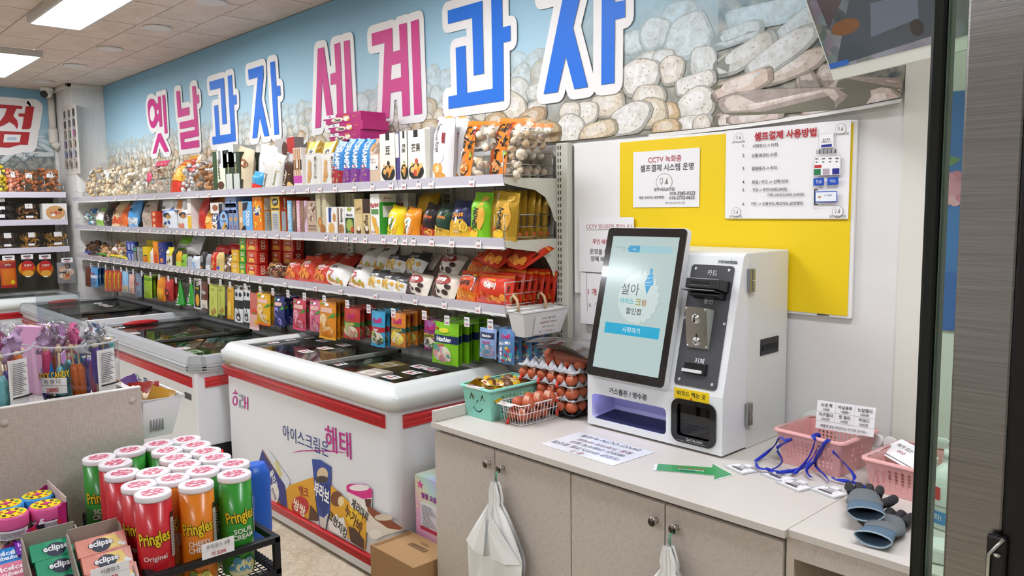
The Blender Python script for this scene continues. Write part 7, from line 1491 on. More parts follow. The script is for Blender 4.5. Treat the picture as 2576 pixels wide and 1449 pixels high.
# papers on the worktop
P4 = [on_z(q, r, HC+.001) for q, r in ((1455, 1087), (1648, 1138), (1541, 1172), (1360, 1117))]
du = (P4[1]-P4[0]); dv = (P4[0]-P4[3]); b = B(); b.add([p+Vector((0, 0, .0006)) for p in (P4[3], P4[2], P4[1], P4[0])], [(0, 1, 2, 3)], mat('eef0f5', .12, coat=.3)); o = tag(b.obj('counter_notice'), 'laminated handwritten notice lying before the kiosk', 'notice'); md = o.modifiers.new('t', 'SOLIDIFY'); md.thickness = .0008
A0 = P4[1]; ax = (P4[0]-P4[1]).normalized(); ay = (P4[2]-P4[1]).normalized(); Wp, Hp = (P4[0]-P4[1]).length, (P4[2]-P4[1]).length
b = B(); prints(b, lambda u, v, e: P4[1]+ax*(u*Wp)+ay*((v)*Hp)+Vector((0, 0, .0012+e)), Wp, Hp, [('t', '경 고', .5, .9, .12, '9a4a5a', .4, 0, 0), ('t', '이곳은 아이스크림 할인점', .5, .72, .13, '3a3c58', .85, 0, 0), ('t', '매장안 구매하지 않은', .46, .52, .12, '3a3c58', .8, 0, 0), ('t', '물품 가져가지 마세요', .46, .34, .12, '7a3a48', .8, 0, 0), ('t', '24시간 CCTV 녹화중', .5, .12, .13, '2a2a3a', .85, 0, 0)], .0002, tess=False); b.obj('hand_lettering', o)
ar = thing('arrow_sign', 'green laminated arrow lying on the worktop beside the notice', 'sign', (0, 0, HC))
ap = [on_z(q, r, HC)-Vector((0, 0, HC)) for q, r in ((1655, 1168), (1792, 1177), (1793, 1168), (1842, 1195), (1797, 1207), (1797, 1197), (1651, 1184))]
b = B(); cc = sum(ap, Vector())/7; big = [cc+(p-cc)*1.08+Vector((0, 0, .001)) for p in ap]; b.add(big, [tuple(range(7))], mat('eef1ee', .2)); o = b.obj('laminate', ar)
b = B(); b.add([p+Vector((0, 0, .0016)) for p in ap], [tuple(range(7))], mat('3f9a5c', .3)); o = b.obj('printed_arrow', ar)
a0, a1 = ap[6], ap[5]; dx_ = (a1-a0).normalized(); dy_ = Vector((0, 0, 1)).cross(dx_); b = B()
prints(b, lambda u, v, e: a0+dx_*(u*.19)+dy_*(.004+v*.05)+Vector((0, 0, .0022+e)), .19, .05, [('t', '바코드 없는 상품은?', .52, .72, .2, 'c8502c', .7, 0, .02), ('t', '여기에 있는 바코드를', .52, .42, .16, 'f0f2ee', .75), ('r', .35, .16, .6, .24, '2a4a8c')], .0002, tess=False); b.obj('arrow_lettering', o)
# ------------------------------------------------------------------ pink baskets, card, lanyards
PK = mat('e2a9a6', .4)
pk1 = basket('pink_basket', 'pink plastic basket full of blue lanyards beside the kiosk', 'basket', -1.058, 2.285, .205, .20, .105, PK, taper=.014, holes=((12, 6, .0045, .018, .085, .02), (3, 3, .0055, .03, .08, .06)), ang=-.06)
pk2 = basket('pink_basket', 'smaller looking pink plastic basket beyond the lanyard basket', 'basket', -.775, 2.25, .20, .22, .09, PK, taper=.012, holes=((9, 6, .005, .015, .07, .02), (8, 5, .005, .015, .07, .03)), ang=-.06)
cd = [on_y(q, r, 2.25) for q, r in ((2051, 1076), (2197, 1100), (2199, 1041), (2052, 1007))]
t = thing('price_list_card', 'white price list card standing in the pink lanyard basket', 'card', cd[0]); Wc, Hc_ = (cd[1]-cd[0]).length, (cd[3]-cd[0]).length
du, dv = (cd[1]-cd[0]).normalized(), Vector((0, .12, 1)).normalized(); nn = du.cross(dv); b = B()
b.add([Vector(), du*Wc, du*Wc+dv*Hc_, dv*Hc_], [(0, 1, 2, 3)], PAPER); o = b.obj('card_sheet', t); md = o.modifiers.new('t', 'SOLIDIFY'); md.thickness = .001
it = [('r', 0, .62, 1, .627, '6a686a'), ('r', 0, .28, 1, .287, '6a686a'), ('r', .33, .28, .336, 1, 'c9c7c9'), ('r', .66, .28, .666, 1, 'c9c7c9')]
for k, (a, c) in enumerate((('보냉 팩', '500원'), ('비닐봉투', '50원'), ('눈알젤리', '2200원'), ('지구젤리', '2200원'), ('풋 젤리', '600원'), ('락캔디', '2000원'))):
    u, v = .17+.33*(k % 3), .86-.34*(k//3); it += [('t', a, u, v, .13, '222024', .27, 0, .012), ('t', c, u, v-.15, .095, '222024', .22, 0, .01)]
it += [('r', .42, .70, .6, .715, '222024'), ('t', '제품에 없는 바코드는 여기에 있어요~', .5, .13, .10, '222024', .92, 0, .01)]
flat_print('printed_prices', t, Vector()+nn*.0002, du, dv, Wc, Hc_, it, .0003)
LAN = mat('1c33b8', .35)
def ribbon(par, pts, w=.010, name='lanyard'):
    P = []
    for i in range(len(pts)-1):
        p0, p1, p2, p3 = (Vector(pts[max(i-1, 0)]), Vector(pts[i]), Vector(pts[i+1]), Vector(pts[min(i+2, len(pts)-1)]))
        for k in range(6):
            t_ = k/6; P.append(.5*((2*p1)+(-p0+p2)*t_+(2*p0-5*p1+4*p2-p3)*t_*t_+(-p0+3*p1-3*p2+p3)*t_**3))
    P.append(Vector(pts[-1])); b = B(); V = []
    for i, p in enumerate(P):
        d = (P[min(i+1, len(P)-1)]-P[max(i-1, 0)]).normalized(); s = d.cross(Vector((math.sin(i*.16), .25, math.cos(i*.16)))).normalized()*w/2; V += [p-s, p+s]
    b.add(V, [(2*i, 2*i+1, 2*i+3, 2*i+2) for i in range(len(P)-1)], LAN, True); o = b.obj(name, par); md = o.modifiers.new('t', 'SOLIDIFY'); md.thickness = .0012; return o
def badge(px, py, txt, price, label, path, ang):
    c = on_z(px, py, HC+.001); t = thing('name_badge', label, 'badge', c, (0, 0, ang)); w, h = .085, .055
    b = B(); b.box(-w/2, -h/2, 0, w/2, h/2, .003, mat('cfd4d6', .15, coat=.4)); b.obj('clear_sleeve', t)
    B().box(-w/2+.006, -h/2+.006, .0029, w/2-.006, h/2-.004, .0033, PAPER).obj('insert', t)
    flat_print('insert_lettering', t, (-w/2+.006, -h/2+.006, .0034), (1,0,0), (0,1,0), w-.012, h-.01, [('t', txt, .5, .82, .22, '222024', .8), ('t', price, .5, .55, .2, '222024', .8), ('r', .25, .32, .75, .38, '4a484c'), ('r', .2, .14, .8, .24, '222024')])
    B().box(-.012, h/2-.006, .002, .012, h/2+.012, .007, mat('eeeeee', .4)).obj('clip', t)
    Mi = Matrix.LocRotScale(c, Euler((0, 0, ang)), None).inverted()
    ribbon(t, [Mi @ Vector(p) for p in path])
    return t
def wp(*L): return [on_z(a, c, z) for a, c, z in L]
badge(1862, 1180, '지구젤리', '2200원', 'badge reading earth jelly at the arrow tip with blue lanyard', wp((1900, 1160, HC+.01), (1925, 1142, HC+.02), (1950, 1120, HC+.05), (1962, 1100, HC+.09), (1975, 1108, HC+.104), (1990, 1105, HC+.10), (1978, 1112, HC+.09), (1955, 1128, HC+.05), (1968, 1160, HC+.02), (1945, 1180, HC+.015), (1910, 1178, HC+.012), (1902, 1165, HC+.01)), -.35)
badge(1958, 1200, '풋젤리', '600원', 'badge half under other badges with blue lanyard', wp((1985, 1180, HC+.012), (2000, 1190, HC+.012), (2035, 1150, HC+.05), (2050, 1110, HC+.10), (2045, 1098, HC+.112), (2060, 1095, HC+.11), (2055, 1130, HC+.07), (2020, 1175, HC+.02), (1960, 1188, HC+.015), (1925, 1178, HC+.012)), -.3)
badge(1998, 1222, '눈알젤리', '2200원', 'badge reading eyeball jelly with blue lanyard', wp((2040, 1200, HC+.012), (2030, 1180, HC+.02), (2060, 1150, HC+.05), (2078, 1115, HC+.10), (2085, 1107, HC+.112), (2070, 1120, HC+.10), (2050, 1165, HC+.03), (2075, 1195, HC+.015), (2085, 1210, HC+.012)), -.3)
badge(2083, 1238, '락캔디', '2000원', 'badge reading rock candy nearest the gloves with blue lanyard', wp((2096, 1200, HC+.012), (2100, 1205, HC+.012), (2150, 1215, HC+.012), (2180, 1230, HC+.012), (2165, 1240, HC+.012), (2130, 1225, HC+.012), (2150, 1200, HC+.02), (2120, 1160, HC+.05), (2095, 1135, HC+.09)), -.25)
b = B(); p = on_z(2230, 1165, HC+.095); Wd = .12
t = tag(B().box(-.07, -.045, 0, .07, .045, .0012, PAPER).obj('folded_slip', None, (-.82, 2.27, HC+.085), (.3, .1, -.5)), 'white paper slip lying in the second pink basket', 'paper')
flat_print('hand_lettering', t, (-.07, -.045, .0012), (1,0,0), (0,1,0), .14, .09, [('t', '여기 있는 바코드', .5, .7, .16, '3a3436', .85, 0, 0), ('t', '010', .4, .45, .14, 'a8383c', .6, 0, 0), ('r', .06, .08, .94, .1, '3a3436')])
# crumpled bag between kiosk and basket
b = B(); b.blob((0, 0, .06), .07, .04, .06, mat('c9ccc9', .35, bump=.8, bscale=18), n=14, k=9); tag(b.obj('crumpled_bag', None, (-1.16, 2.44, HC)), 'crumpled grey plastic bag tucked behind the pink basket', 'bag')
for k in range(2):
    p = on_y(2205+24*k, 1105, 2.40); b = B(); b.lathe([(.016, 0), (.02, .045), (.018, .05)], mat('efeceb', .4), 18); b.lathe([(.015, .046), (0, .046)], mat('2a1f20', .4), 18); tag(b.obj('paper_cup', None, (p.x, 2.44, p.z-.01 if 0 else HC+.06), (1.35, 0, .3*k)), 'white paper cup lying behind the pink baskets', 'cup', 'cups behind the pink baskets')
# ------------------------------------------------------------------ gloves
GL, GD, GB = mat('6c7276', .8, bump=.5, bscale=400), mat('2b2b2e', .75, bump=.4, bscale=300), mat('5a7286', .85, bump=.5, bscale=400)
def glove(label, loc, ang, flip, curl):
    t = thing('work_glove', label, 'glove', loc, (0, 0, ang)); s = -1 if flip else 1
    b = B()
    def palm(u, v):          # closed tube flattened: u round, v along
        a = 2*PI*u; w = .036+.010*math.sin(PI*min(1, v*1.2))-.004*v; th_ = .012+.010*math.sin(PI*v)
        return (s*w*math.cos(a), .10*v, .016+th_*math.sin(a)*.9+.004*math.sin(9*v))
    b.grid(palm, 18, 8, GL, closeu=True); b.obj('palm', t)
    for k, (x, L_) in enumerate(((-.030, .055), (-.010, .068), (.011, .066), (.031, .052))):
        f = B(); f.tube([(s*x, .085, .018), (s*x*1.1, .105, .022), (s*x*1.2, .105+L_*.45, .026-curl*.004), (s*x*1.25, .105+L_*.75, .018-curl*.006), (s*x*1.25, .105+L_*.85, .010)], [.0105, .0115, .011, .0105, .006], GD, 10); f.obj('finger', t)
    f = B(); f.tube([(s*.036, .035, .016), (s*.056, .055, .018), (s*.068, .080, .018), (s*.072, .095, .014)], [.012, .0125, .0115, .006], GD, 10); f.obj('thumb', t)
    c = B()
    def cuff(u, v): a = 2*PI*u; return (s*(.040-.005*v+.004*math.sin(a*3))*math.cos(a), -.058+.06*v, .020+(.018-.006*v)*math.sin(a)*.95)
    c.grid(cuff, 18, 5, GB, closeu=True); o = c.obj('cuff', t); md = o.modifiers.new('t', 'SOLIDIFY'); md.thickness = .002
    c = B(); c.tube([cuff(k/18, 0) for k in range(18)], .002, mat('9fb0bb', .7), 6, closed=True); c.obj('hem', t)
    return t
g0 = on_z(2175, 1318, HC); glove('grey work glove with black fingers lying over another glove', (g0.x, g0.y, HC+.026), .42, False, 1)
g1 = on_z(2208, 1358, HC); glove('grey work glove mostly hidden under the other glove', (g1.x+.005, g1.y, HC+.002), .12, True, 1)
# bottle beyond the glass and a tissue pack
p = on_z(2350, 1315, HC); t = thing('sanitizer_bottle', 'white pump bottle with red and blue label beyond the door glass', 'bottle', (p.x+.035, p.y, HC+.0005))
b = B(); b.lathe([(.040, 0), (.044, .006), (.044, .115), (.040, .135), (.022, .155), (.016, .160), (.016, .172)], mat('e2e4de', .3), 26); b.obj('body', t)
b = B(); b.lathe([(.019, .170), (.019, .190), (.008, .192), (.008, .205), (.012, .206), (.012, .214), (0, .214)], mat('e8e9e5', .35), 20); b.box(-.035, -.005, .206, .0, .005, .214, mat('e8e9e5', .35)); b.obj('pump', t)
b = B(); prints(b, lambda u, v, e: Vector(((.0443+e)*math.sin((u-.5)*2.6-.5), -(.0443+e)*math.cos((u-.5)*2.6-.5), .015+.095*v)), .11, .095, [('r', 0, 0, 1, .33, '3f86bf'), ('r', .1, .62, .6, .95, 'cf3a34'), ('t', '우리!', .5, .18, .16, 'eef2f4', .6, 0, .02), ('t', 'IN', .35, .86, .12, 'f4f0ee', .3), ('t', '조', .35, .71, .14, 'f4f0ee', .3), ('r', .2, .45, .8, .48, '8a8c88')], .0005); b.obj('label', t)
p = on_z(2350, 1405, HC); tag(bevel(B().box(-.045, -.03, 0, .06, .04, .04, mat('e6e6e0', .5)).obj('tissue_pack', None, (p.x+.02, p.y, HC), (0, 0, .2)), .01, 3), 'small white tissue pack beyond the door glass', 'tissue')
# ================================================================== island display at the left
IX, IZ, IY1 = -2.26, 1.098, .722
isl = thing('island_display', 'linen laminate island display unit with raised end panel and white edge', 'display')
bevel(B().box(IX-.018, -1.6, .0, IX, IY1, IZ, LAM).obj('end_panel', isl), .001)
B().box(IX-.0185, -1.6, IZ+.0002, IX+.0005, IY1, IZ+.003, mat('f0ece6', .4)).obj('edge_band', isl)
B().box(-3.6, -1.6, IZ-.068, IX-.019, IY1, IZ-.05, TOPM).obj('top_board', isl)
B().box(-3.6, IY1-.018, 0, IX-.019, IY1, IZ-.051, LAM).obj('side_panel', isl)
B().box(-3.6, IY1-.0178, IZ-.0495, IX-.019, IY1, IZ-.012, TOPM).obj('side_lip', isl)
for px, py in ((333, 1008), (11, 1065)):
    p = on_x(px, py, IX); b = B(); b.lathe([(.0095, 0), (.0095, .0012), (0, .0012)], mat('c9c0b4', .5), 20); b.obj('screw_cap', isl, (IX, p.y, p.z), (0, PI/2, 0))
# rock candy tubs
TZ = IZ-.0495
def tub(cx, cy, R, H, label, front, pr):
    t = thing('candy_tub', label, 'tub', (cx, cy, TZ)); b = B()
    b.lathe([(R*.96, .002), (R, .008), (R, H)], TUBPL, 36); b.f = [f for f, k in zip(b.f, range(len(b.f)))]
    b.f.pop(); b.mi.pop(); b.sm.pop(); b.obj('tub_wall', t)
    b = B(); b.tube([(R*math.cos(2*PI*k/36), R*math.sin(2*PI*k/36), H) for k in range(36)], .0028, mat('dfe3e6', .15, alpha=.5), 6, closed=True); b.obj('tub_rim', t)
    base = math.atan2(-cy, -cx)                    # faces the shop entrance
    def cyl(off): return lambda u, v, e: Vector(((R+.0012+e)*math.cos(base+off+(u-.5)*1.0), (R+.0012+e)*math.sin(base+off+(u-.5)*1.0), .01+v*(H-.02)))
    b = B(); prints(b, cyl(front), R*1.0, H-.02, [('p', [(.30,.55),(.44,.62),(.50,.86),(.58,.64),(.76,.66),(.66,.55),(.60,.50),(.38,.48)], '1f6fc0'), ('t', 'ROCK CANDY', .52, .60, .12, '1a1410', .86, .12, .07), ('t', 'ROCK CANDY', .52, .60, .115, 'f0c81c', .84, .12, .03), ('r', .3, .06, .86, .26, '17161a'), ('t', '18 ASSORTED', .58, .20, .06, 'f2f0ee', .5, .08, .02), ('t', 'FLAVOURED STICKS', .58, .12, .06, 'f2f0ee', .52, .08, .02)], .0006); b.obj('tub_label', t)
    if pr:
        b = B(); prints(b, cyl(front), R*1.0, H-.02, [('r', .18, .30, .86, .56, 'f1efee')], .0022); b2 = B(); prints(b, cyl(front), R*1.0, H-.02, [('r', .18, .43, .86, .434, '4a484a'), ('t', '락 캔 디', .52, .50, .075, '2a282a', .5, .1, .0), ('t', '2000', .52, .365, .075, 'b8262c', .4, .1, .02)], .0030); b.obj('price_label', t)
    b = B(); it = [('r', .25, .02, .80, .96, 'eceae8')]
    for k in range(17): it.append(('r', .32, .40+.031*k, .32+.40*(.6+.4*((k*37) % 10)/10), .412+.031*k, '6a686c'))
    it += [('r', .27, .345, .78, .375, '1a1a1c')] + [('r', .34+.022*k, .12, .34+.022*k+.006+.008*((k*7) % 2), .25, '1a1a1c') for k in range(16)]
    prints(b, cyl(front+1.32), R*1.0, H-.02, it, .0012); b.obj('barcode_label', t)
    return t, base
SC = [('2f8fb8', 'blue'), ('d8661c', 'orange'), ('d8487a', 'pink'), ('5a4a9a', 'purple'), ('6fc0c4', 'turquoise')]
def sticks(cx, cy, R, H, n, seed):
    q = random.Random(seed)
    for k in range(n):
        a = 2*PI*k/n+q.uniform(-.1, .1); rr = (R-.024)*(1 if k % 3 else .55); c, nm = SC[(k*2+seed) % 5]; L_ = H-.012
        up = (k*5+seed) % 3 != 0
        t = thing('rock_candy_stick', '%s rock candy stick standing in its clear tub%s' % (nm, ' of the price label' if seed == 1 else ' without price label'), 'candy stick', (cx+rr*math.cos(a), cy+rr*math.sin(a), TZ+.008), (q.uniform(-.05, .05), q.uniform(-.05, .05), 0), '%s sticks in tub %d' % (nm, seed))
        b = B(); m = mat(c, .25, bump=.9, bscale=160, spec=.6); z0 = .01 if up else .06
        b.tube([(0, 0, z0), (0, 0, z0+.02), (.001, 0, z0+.055), (0, .001, z0+.09), (0, 0, z0+.105)], [.007, .0115, .0125, .0115, .006], m, 9); b.obj('crystals', t)
        b = B(); b.tube([(0, 0, 0), (0, 0, L_)], .0028, mat('d9bf95', .6), 6); b.obj('stick', t)
        b = B(); b.blob((0, 0, L_-.004), .0085, .0085, .0085, mat('dcc09a', .5), n=10, k=7); b.obj('bead', t)
def wraps(cx, cy, R, H, seed):
    q = random.Random(seed)
    t = thing('candy_wrapper', 'crumpled clear wrapper tops sticking up from %s' % ('the priced candy tub' if seed == 1 else 'the candy tub beside it'), 'wrapper', (cx, cy, TZ+H))
    for k in range(9):
        a = q.uniform(0, 2*PI); r = R*.7*math.sqrt(q.random()); k1, k2, k3 = q.uniform(5, 10), q.uniform(5, 10), q.uniform(0, 6); hh = q.uniform(.03, .065)
        b = B(); tint = [None, None, mat('d86a9a', .3), mat('8fb8dc', .3), None, mat('c9a8d0', .3), None, None, mat('e6e8ec', .25)][k]
        b.grid(lambda u, v: ((u-.5)*.075+.010*math.sin(v*k1+k3), .014*math.sin(u*k2+k3)*math.cos(v*5)+.008*math.sin(u*19+v*13), -.03+(hh+.03)*v+.010*math.sin(u*k1*1.5+k3)*v), 12, 9, tint or WRAP)
        b.obj('wrapper_top', t, (r*math.cos(a), r*math.sin(a), 0), (q.uniform(-.3, .3), q.uniform(-.3, .3), q.uniform(0, 3)))
WRAP = film_mat('wrapper_film', 'f4f4f6', gl=.16, r=.10, bump=.9, scale=30, fk=.9)
TR, THt = .103, .178
def tub_at(px): y = y_at(px, IX-.13, 1.15); return (IX-.13, y)
for k, (px, lab, fr, pr) in enumerate(((196, 'clear tub of rock candy sticks with handwritten 2000 price label', -.62, True), (-34, 'clear tub of rock candy sticks beside the priced one', -.62, False))):
    cx, cy = tub_at(px); tub(cx, cy, TR, THt, lab, fr, pr); sticks(cx, cy, TR, THt, 16, k+1); wraps(cx, cy, TR, THt, k+1)
# small boxes behind the tubs
for k, (px, py, c, ang) in enumerate(((75, 792, 'd39ac4', .5), (98, 790, 'a8794c', .3), (120, 812, 'c98fcf', .6))):
    p = on_x(px, py+25, IX-.38); tag(bevel(B().box(-.05, -.012, -.20, .05, .012, .0, mat(c, .5)).obj('candy_carton', None, (p.x, p.y, TZ+.2005), (0, 0, ang)), .001), ['tall pink candy carton behind the tubs', 'tall brown candy carton behind the tubs', 'tall lilac candy carton behind the tubs'][k], 'carton')
# clear acrylic stand behind
p = on_x(150, 800, IX-.45); tag(B().box(-.003, -.06, -.22, .003, .06, .06, film_mat('acrylic', 'e8ecee', gl=.10, r=.05, bump=0)).box(-.06, -.06, -.222, .003, .06, -.216, film_mat('acrylic_foot', 'e8ecee', gl=.1, r=.05, bump=0)).obj('acrylic_stand', None, (p.x, p.y, TZ+.225)), 'clear acrylic sign stand behind the candy tubs', 'stand')
# white bin hung on the island side
t = thing('side_bin', 'white plastic bin of snacks hooked on the island side', 'bin')
hx0, hx1 = IX-.26, IX-.005; hy0, hy1 = IY1+.004, IY1+.115; hz0, hz1 = IZ-.152, IZ-.042
b = B(); V = [(hx0+.02, hy0, hz0), (hx1-.02, hy0, hz0), (hx1-.02, hy1-.03, hz0), (hx0+.02, hy1-.03, hz0), (hx0, hy0, hz1), (hx1, hy0, hz1), (hx1, hy1, hz1), (hx0, hy1, hz1)]
WB2 = mat('eeeef0', .35)
b.add(V, [(3,2,1,0), (0,1,5,4), (1,2,6,5), (2,3,7,6), (3,0,4,7)], WB2); o = b.obj('bin_shell', t); md = o.modifiers.new('thick', 'SOLIDIFY'); md.thickness = .003
b = B(); b.tube([(hx1, hy0, hz1), (hx1, hy1, hz1), (hx0, hy1, hz1), (hx0, hy0, hz1)], .0045, WB2, 8, closed=True); b.obj('bin_rim', t)
for xx_ in (hx1-.05, hx0+.05):
    b = B(); b.tube([(xx_, hy0+.015, hz1-.02), (xx_, hy0+.012, hz1+.015), (xx_, hy0-.008, hz1+.035), (xx_, hy0-.024, hz1+.025), (xx_, hy0-.026, hz1+.012)], .0055, mat('c9ab84', .45), 8); b.obj('bin_hook', t)
b = B()
for k in range(5): b.box(hx1-.0125-.0005*k, hy0+.02+.008*k, hz0+.02, hx1-.0105, hy0+.024+.008*k, hz0+.06, mat('8a8a90', .5))
b.obj('vent_slots', t)
for k, (c, nm) in enumerate((('b8862c', 'gold'), ('9a2a24', 'dark red'), ('5a3a7a', 'violet'))):
    P = Pouch(.085, .11, .035, 'pillow', .07, 70+k, .3, 6, 8); pouch_thing('snack_bag', '%s snack pack inside the white side bin' % nm, 'snack bag', P, foil(c, .25), [('e', .5, .5, .3, .2, 'e8d8b0')], (hx1-.055-.075*k, hy0+.045, hz0+.022+.006*k), (-.25, .35-.3*k, 1.1+.3*k))
# ------------------------------------------------------------------ black display rack
RX0, RX1, RZ = -2.235, -1.732, .722          # back, front, base height
BK = mat('17171a', .45)
rack = thing('display_rack', 'black metal display rack with mesh base in front of the island', 'rack')
ry1 = y_at(706, RX1, .79); ry0 = y_at(380, RX1, .78); ryl = -.35
def bar(x0, y0, z0, x1, y1, z1, name='frame_bar'): bevel(B().box(x0, y0, z0, x1, y1, z1, BK).obj(name, rack), .002)
for (ya, yb, zt_) in ((ry0, ry1, RZ+.075), (ryl, ry0-.022, RZ+.055)):
    bar(RX1-.016, ya, zt_-.016, RX1, yb, zt_); bar(RX1-.016, ya, RZ-.02, RX1, yb, RZ-.004); bar(RX0, ya, zt_-.016, RX0+.014, yb, zt_)
    bar(RX0, yb-.016, zt_-.016, RX1, yb, zt_); bar(RX0, yb-.016, RZ-.02, RX1, yb, RZ-.004); bar(RX0, ya, RZ-.02, RX1, ya+.016, RZ-.004); bar(RX0, ya, zt_-.016, RX1, ya+.016, zt_)
    for xq in (RX0, RX1-.016):
        for yq in (ya, yb-.016): bar(xq, yq, 0, xq+.0158, yq+.0158, zt_+.0005, 'leg')
    m_ = B()
    for k in range(int((RX1-RX0)/.016)): m_.box(RX0+.016*k, ya, RZ-.004, RX0+.016*k+.003, yb, RZ-.0025, BK)
    for k in range(int((yb-ya)/.016)): m_.box(RX0, ya+.016*k, RZ-.0024, RX1, ya+.016*k+.003, RZ-.001, BK)
    tag(m_.obj('mesh_base', rack), kind='stuff')
def shelf_card(px, py, a, c, wv=.075, hv=.036):
    p = on_x(px, py, RX1+.002); b = B(); b.box(0, -wv/2, -hv/2, .0012, wv/2, hv/2, PAPER); o = b.obj('price_card', rack, (RX1+.001, p.y, p.z))
    flat_print('card_lettering', o, (.0013, -wv/2, -hv/2), (0,1,0), (0,0,1), wv, hv, [('r', 0, .49, 1, .5, '9a989a'), ('t', a, .5, .74, .26, '262426', .8, 0, .0), ('t', c, .5, .25, .28, 'b8262c', .7, 0, .02)])
shelf_card(549, 1378, '프링글스 3종', '각 2200'); shelf_card(278, 1442, '이클립스', '3000')
# tall cylindrical crisp cans
CAN = {'red': ('c01f2a', 'Original'), 'green': ('2f8f2c', 'SOUR CREAM'), 'orange': ('d97a14', 'CHEESY CHEESE')}
LIDW = mat('ece6ea', .25); CR_, CH_ = .0375, .236
can_mesh = {}
for nm, (c, sub) in CAN.items():
    b = B(); b.lathe([(CR_-.002, 0), (CR_, .002), (CR_, CH_-.012)], mat(c, .3, coat=.2), 36); body = b.mesh('can_body')
    b = B(); b.lathe([(CR_+.0006, CH_-.013), (CR_+.0012, CH_-.010), (CR_+.0012, CH_-.002), (CR_, CH_), (CR_-.003, CH_), (0, CH_-.0005)], LIDW, 36); lid = b.mesh('lid')
    q = random.Random(3); it = []
    b = B()
    for k in range(24):
        a, r = q.random()*6.28, .031*math.sqrt(q.random()); it.append(('e', .5+r*math.cos(a)/.08, .5+r*math.sin(a)/.08, .06, .03, ['f2e6ea', 'eedde3', 'f4ecee'][k % 3]))
    prints(b, lambda u, v, e: Vector(((u-.5)*.08, (v-.5)*.08, CH_-.0002+min(e, .0012)*.6)), .08, .08, [('e', .5, .5, .45, .45, 'c8566f')]+it, .00006, tess=False); lp = b.mesh('lid_print')
    surf = lambda u, v, e: Vector(((CR_+e)*math.sin((u-.5)*2.6), -(CR_+e)*math.cos((u-.5)*2.6), v*(CH_-.012)))
    Wc_, Hc2 = CR_*2.6, CH_-.012; food = {'red': ['e8c070', 'd9a850'], 'green': ['d8d0a0', '4a8fb0', 'e0c880'], 'orange': ['e0b040', '8a9a4a', 'e8c868']}[nm]
    b = B(); prints(b, surf, Wc_, Hc2, [('t', 'Pringles', .48, .62, .17, '1a1512', .72, .12, .07), ('t', 'Pringles', .48, .62, .165, 'e8c81c', .70, .12, .025)] + ([('t', sub, .48, .43, .065, 'f0ece6', .5, .05, .01)] if ' ' not in sub else [('t', sub.split()[0], .52, .48, .055, 'f0ece6', .5, .06, .02), ('t', sub.split()[1], .52, .415, .055, 'f0ece6', .5, .06, .02)]) + [('e', .45, .07, .3, .10, food[0]), ('s', .45, .09, .25, .09, food, 12, .3, 1), ('r', .86, .40, .99, .86, 'ccc8c2'), ('r', .86, .80, .99, .86, '26221f')] + [('r', .87, .42+.03*k, .98, .432+.03*k, '8a8684') for k in range(12)], .0006); pr = b.mesh('printed_design')
    can_mesh[nm] = (body, lid, lp, pr)
cans = [(249,1150,'green',0), (326,1131,'green',.2), (399,1115,'green',.2), (468,1104,'green',.2), (290,1163,'red',.7), (420,1132,'green',.5), (492,1118,'green',.2), (307,1189,'red',2.4), (442,1150,'green',.2), (517,1134,'green',.4), (385,1186,'orange',.8), (464,1167,'green',-.4), (541,1150,'red',.2), (350,1218,'red',-.35), (433,1202,'orange',-.1), (510,1182,'green',.5), (587,1165,'green',-.6), (384,1238,'red',0), (493,1216,'orange',.0), (589,1191,'green',.35)]
CLAB = {}
special = {18: 'red Original crisp can at the front rail between the gum and orange cans', 19: 'orange cheese crisp can at the front rail above the price card', 20: 'green sour cream crisp can at the front rail beside the blue box', 8: 'red crisp can turned to show its printed back', 15: 'orange crisp can right behind the front orange one', 11: 'orange crisp can deeper among the red and green cans', 1: 'green crisp can standing against the island panel, end of its row', 14: 'red crisp can right behind the front red can', 5: 'red crisp can beside the end green can', 13: 'red crisp can among the green cans'}
for k, (px, py, nm, rot) in enumerate(cans):
    p = on_z(px, py, RZ+CH_); base = math.atan2(-p.y, -p.x)+PI/2
    lb = special.get(k+1, 'green sour cream crisp can in the rows behind the front cans')
    t = thing('crisp_can', lb, 'crisp can', (p.x, p.y, RZ+.0002), (0, 0, base+rot), None if k+1 in special else 'green crisp cans in the rows behind')
    for n_, me in zip(('can_body', 'lid', 'lid_print', 'printed_design'), can_mesh[nm]): link(n_, me, t)
p = on_x(639, 1270, -2.0); b = B(); b.lathe([(.04, 0), (.043, .02), (.043, .17), (.03, .2)], mat('1f5fc8', .35), 24, sx=.7); tag(b.obj('blue_container', None, (-1.93, y_at(640, -1.93, .85), RZ)), 'plain blue plastic container at the end of the crisp cans', 'container')
# ------------------------------------------------------------------ chewing gum and jars in the left half of the rack
def gumpack(px, py, z, w, d, h, c, txt, label, grp, tilt, tc='ffffff', name='gum_pack'):
    p = on_z(px, py, z); b = B(); b.box(-w/2, -d/2, -h, w/2, d/2, 0, foil(c, .3)); o = tag(b.obj(name, None, p, (0, 0, 0)), label, 'gum', grp)
    o.rotation_euler = Euler((tilt, 0, PI/2-.02), 'XYZ')
    q = B(); prints(q, lambda u, v, e: Vector(((u-.5)*w, (v-.5)*d, e)), w, d, txt, .0005, tess=False); q.obj('printed_design', o); return o
def eclipse(c): return [('p', [(.35,.1),(.95,.1),(.8,.9),(.5,.9)], c), ('e', .48, .45, .2, .40, '2a3048'), ('t', 'eclipse', .48, .52, .50, '26304a', .88, .0, .06), ('t', 'eclipse', .48, .52, .46, 'f4f5f6', .86, .0, .03), ('e', .86, .3, .05, .10, 'f0f0ec'), ('e', .92, .2, .05, .10, 'f0f0ec')]
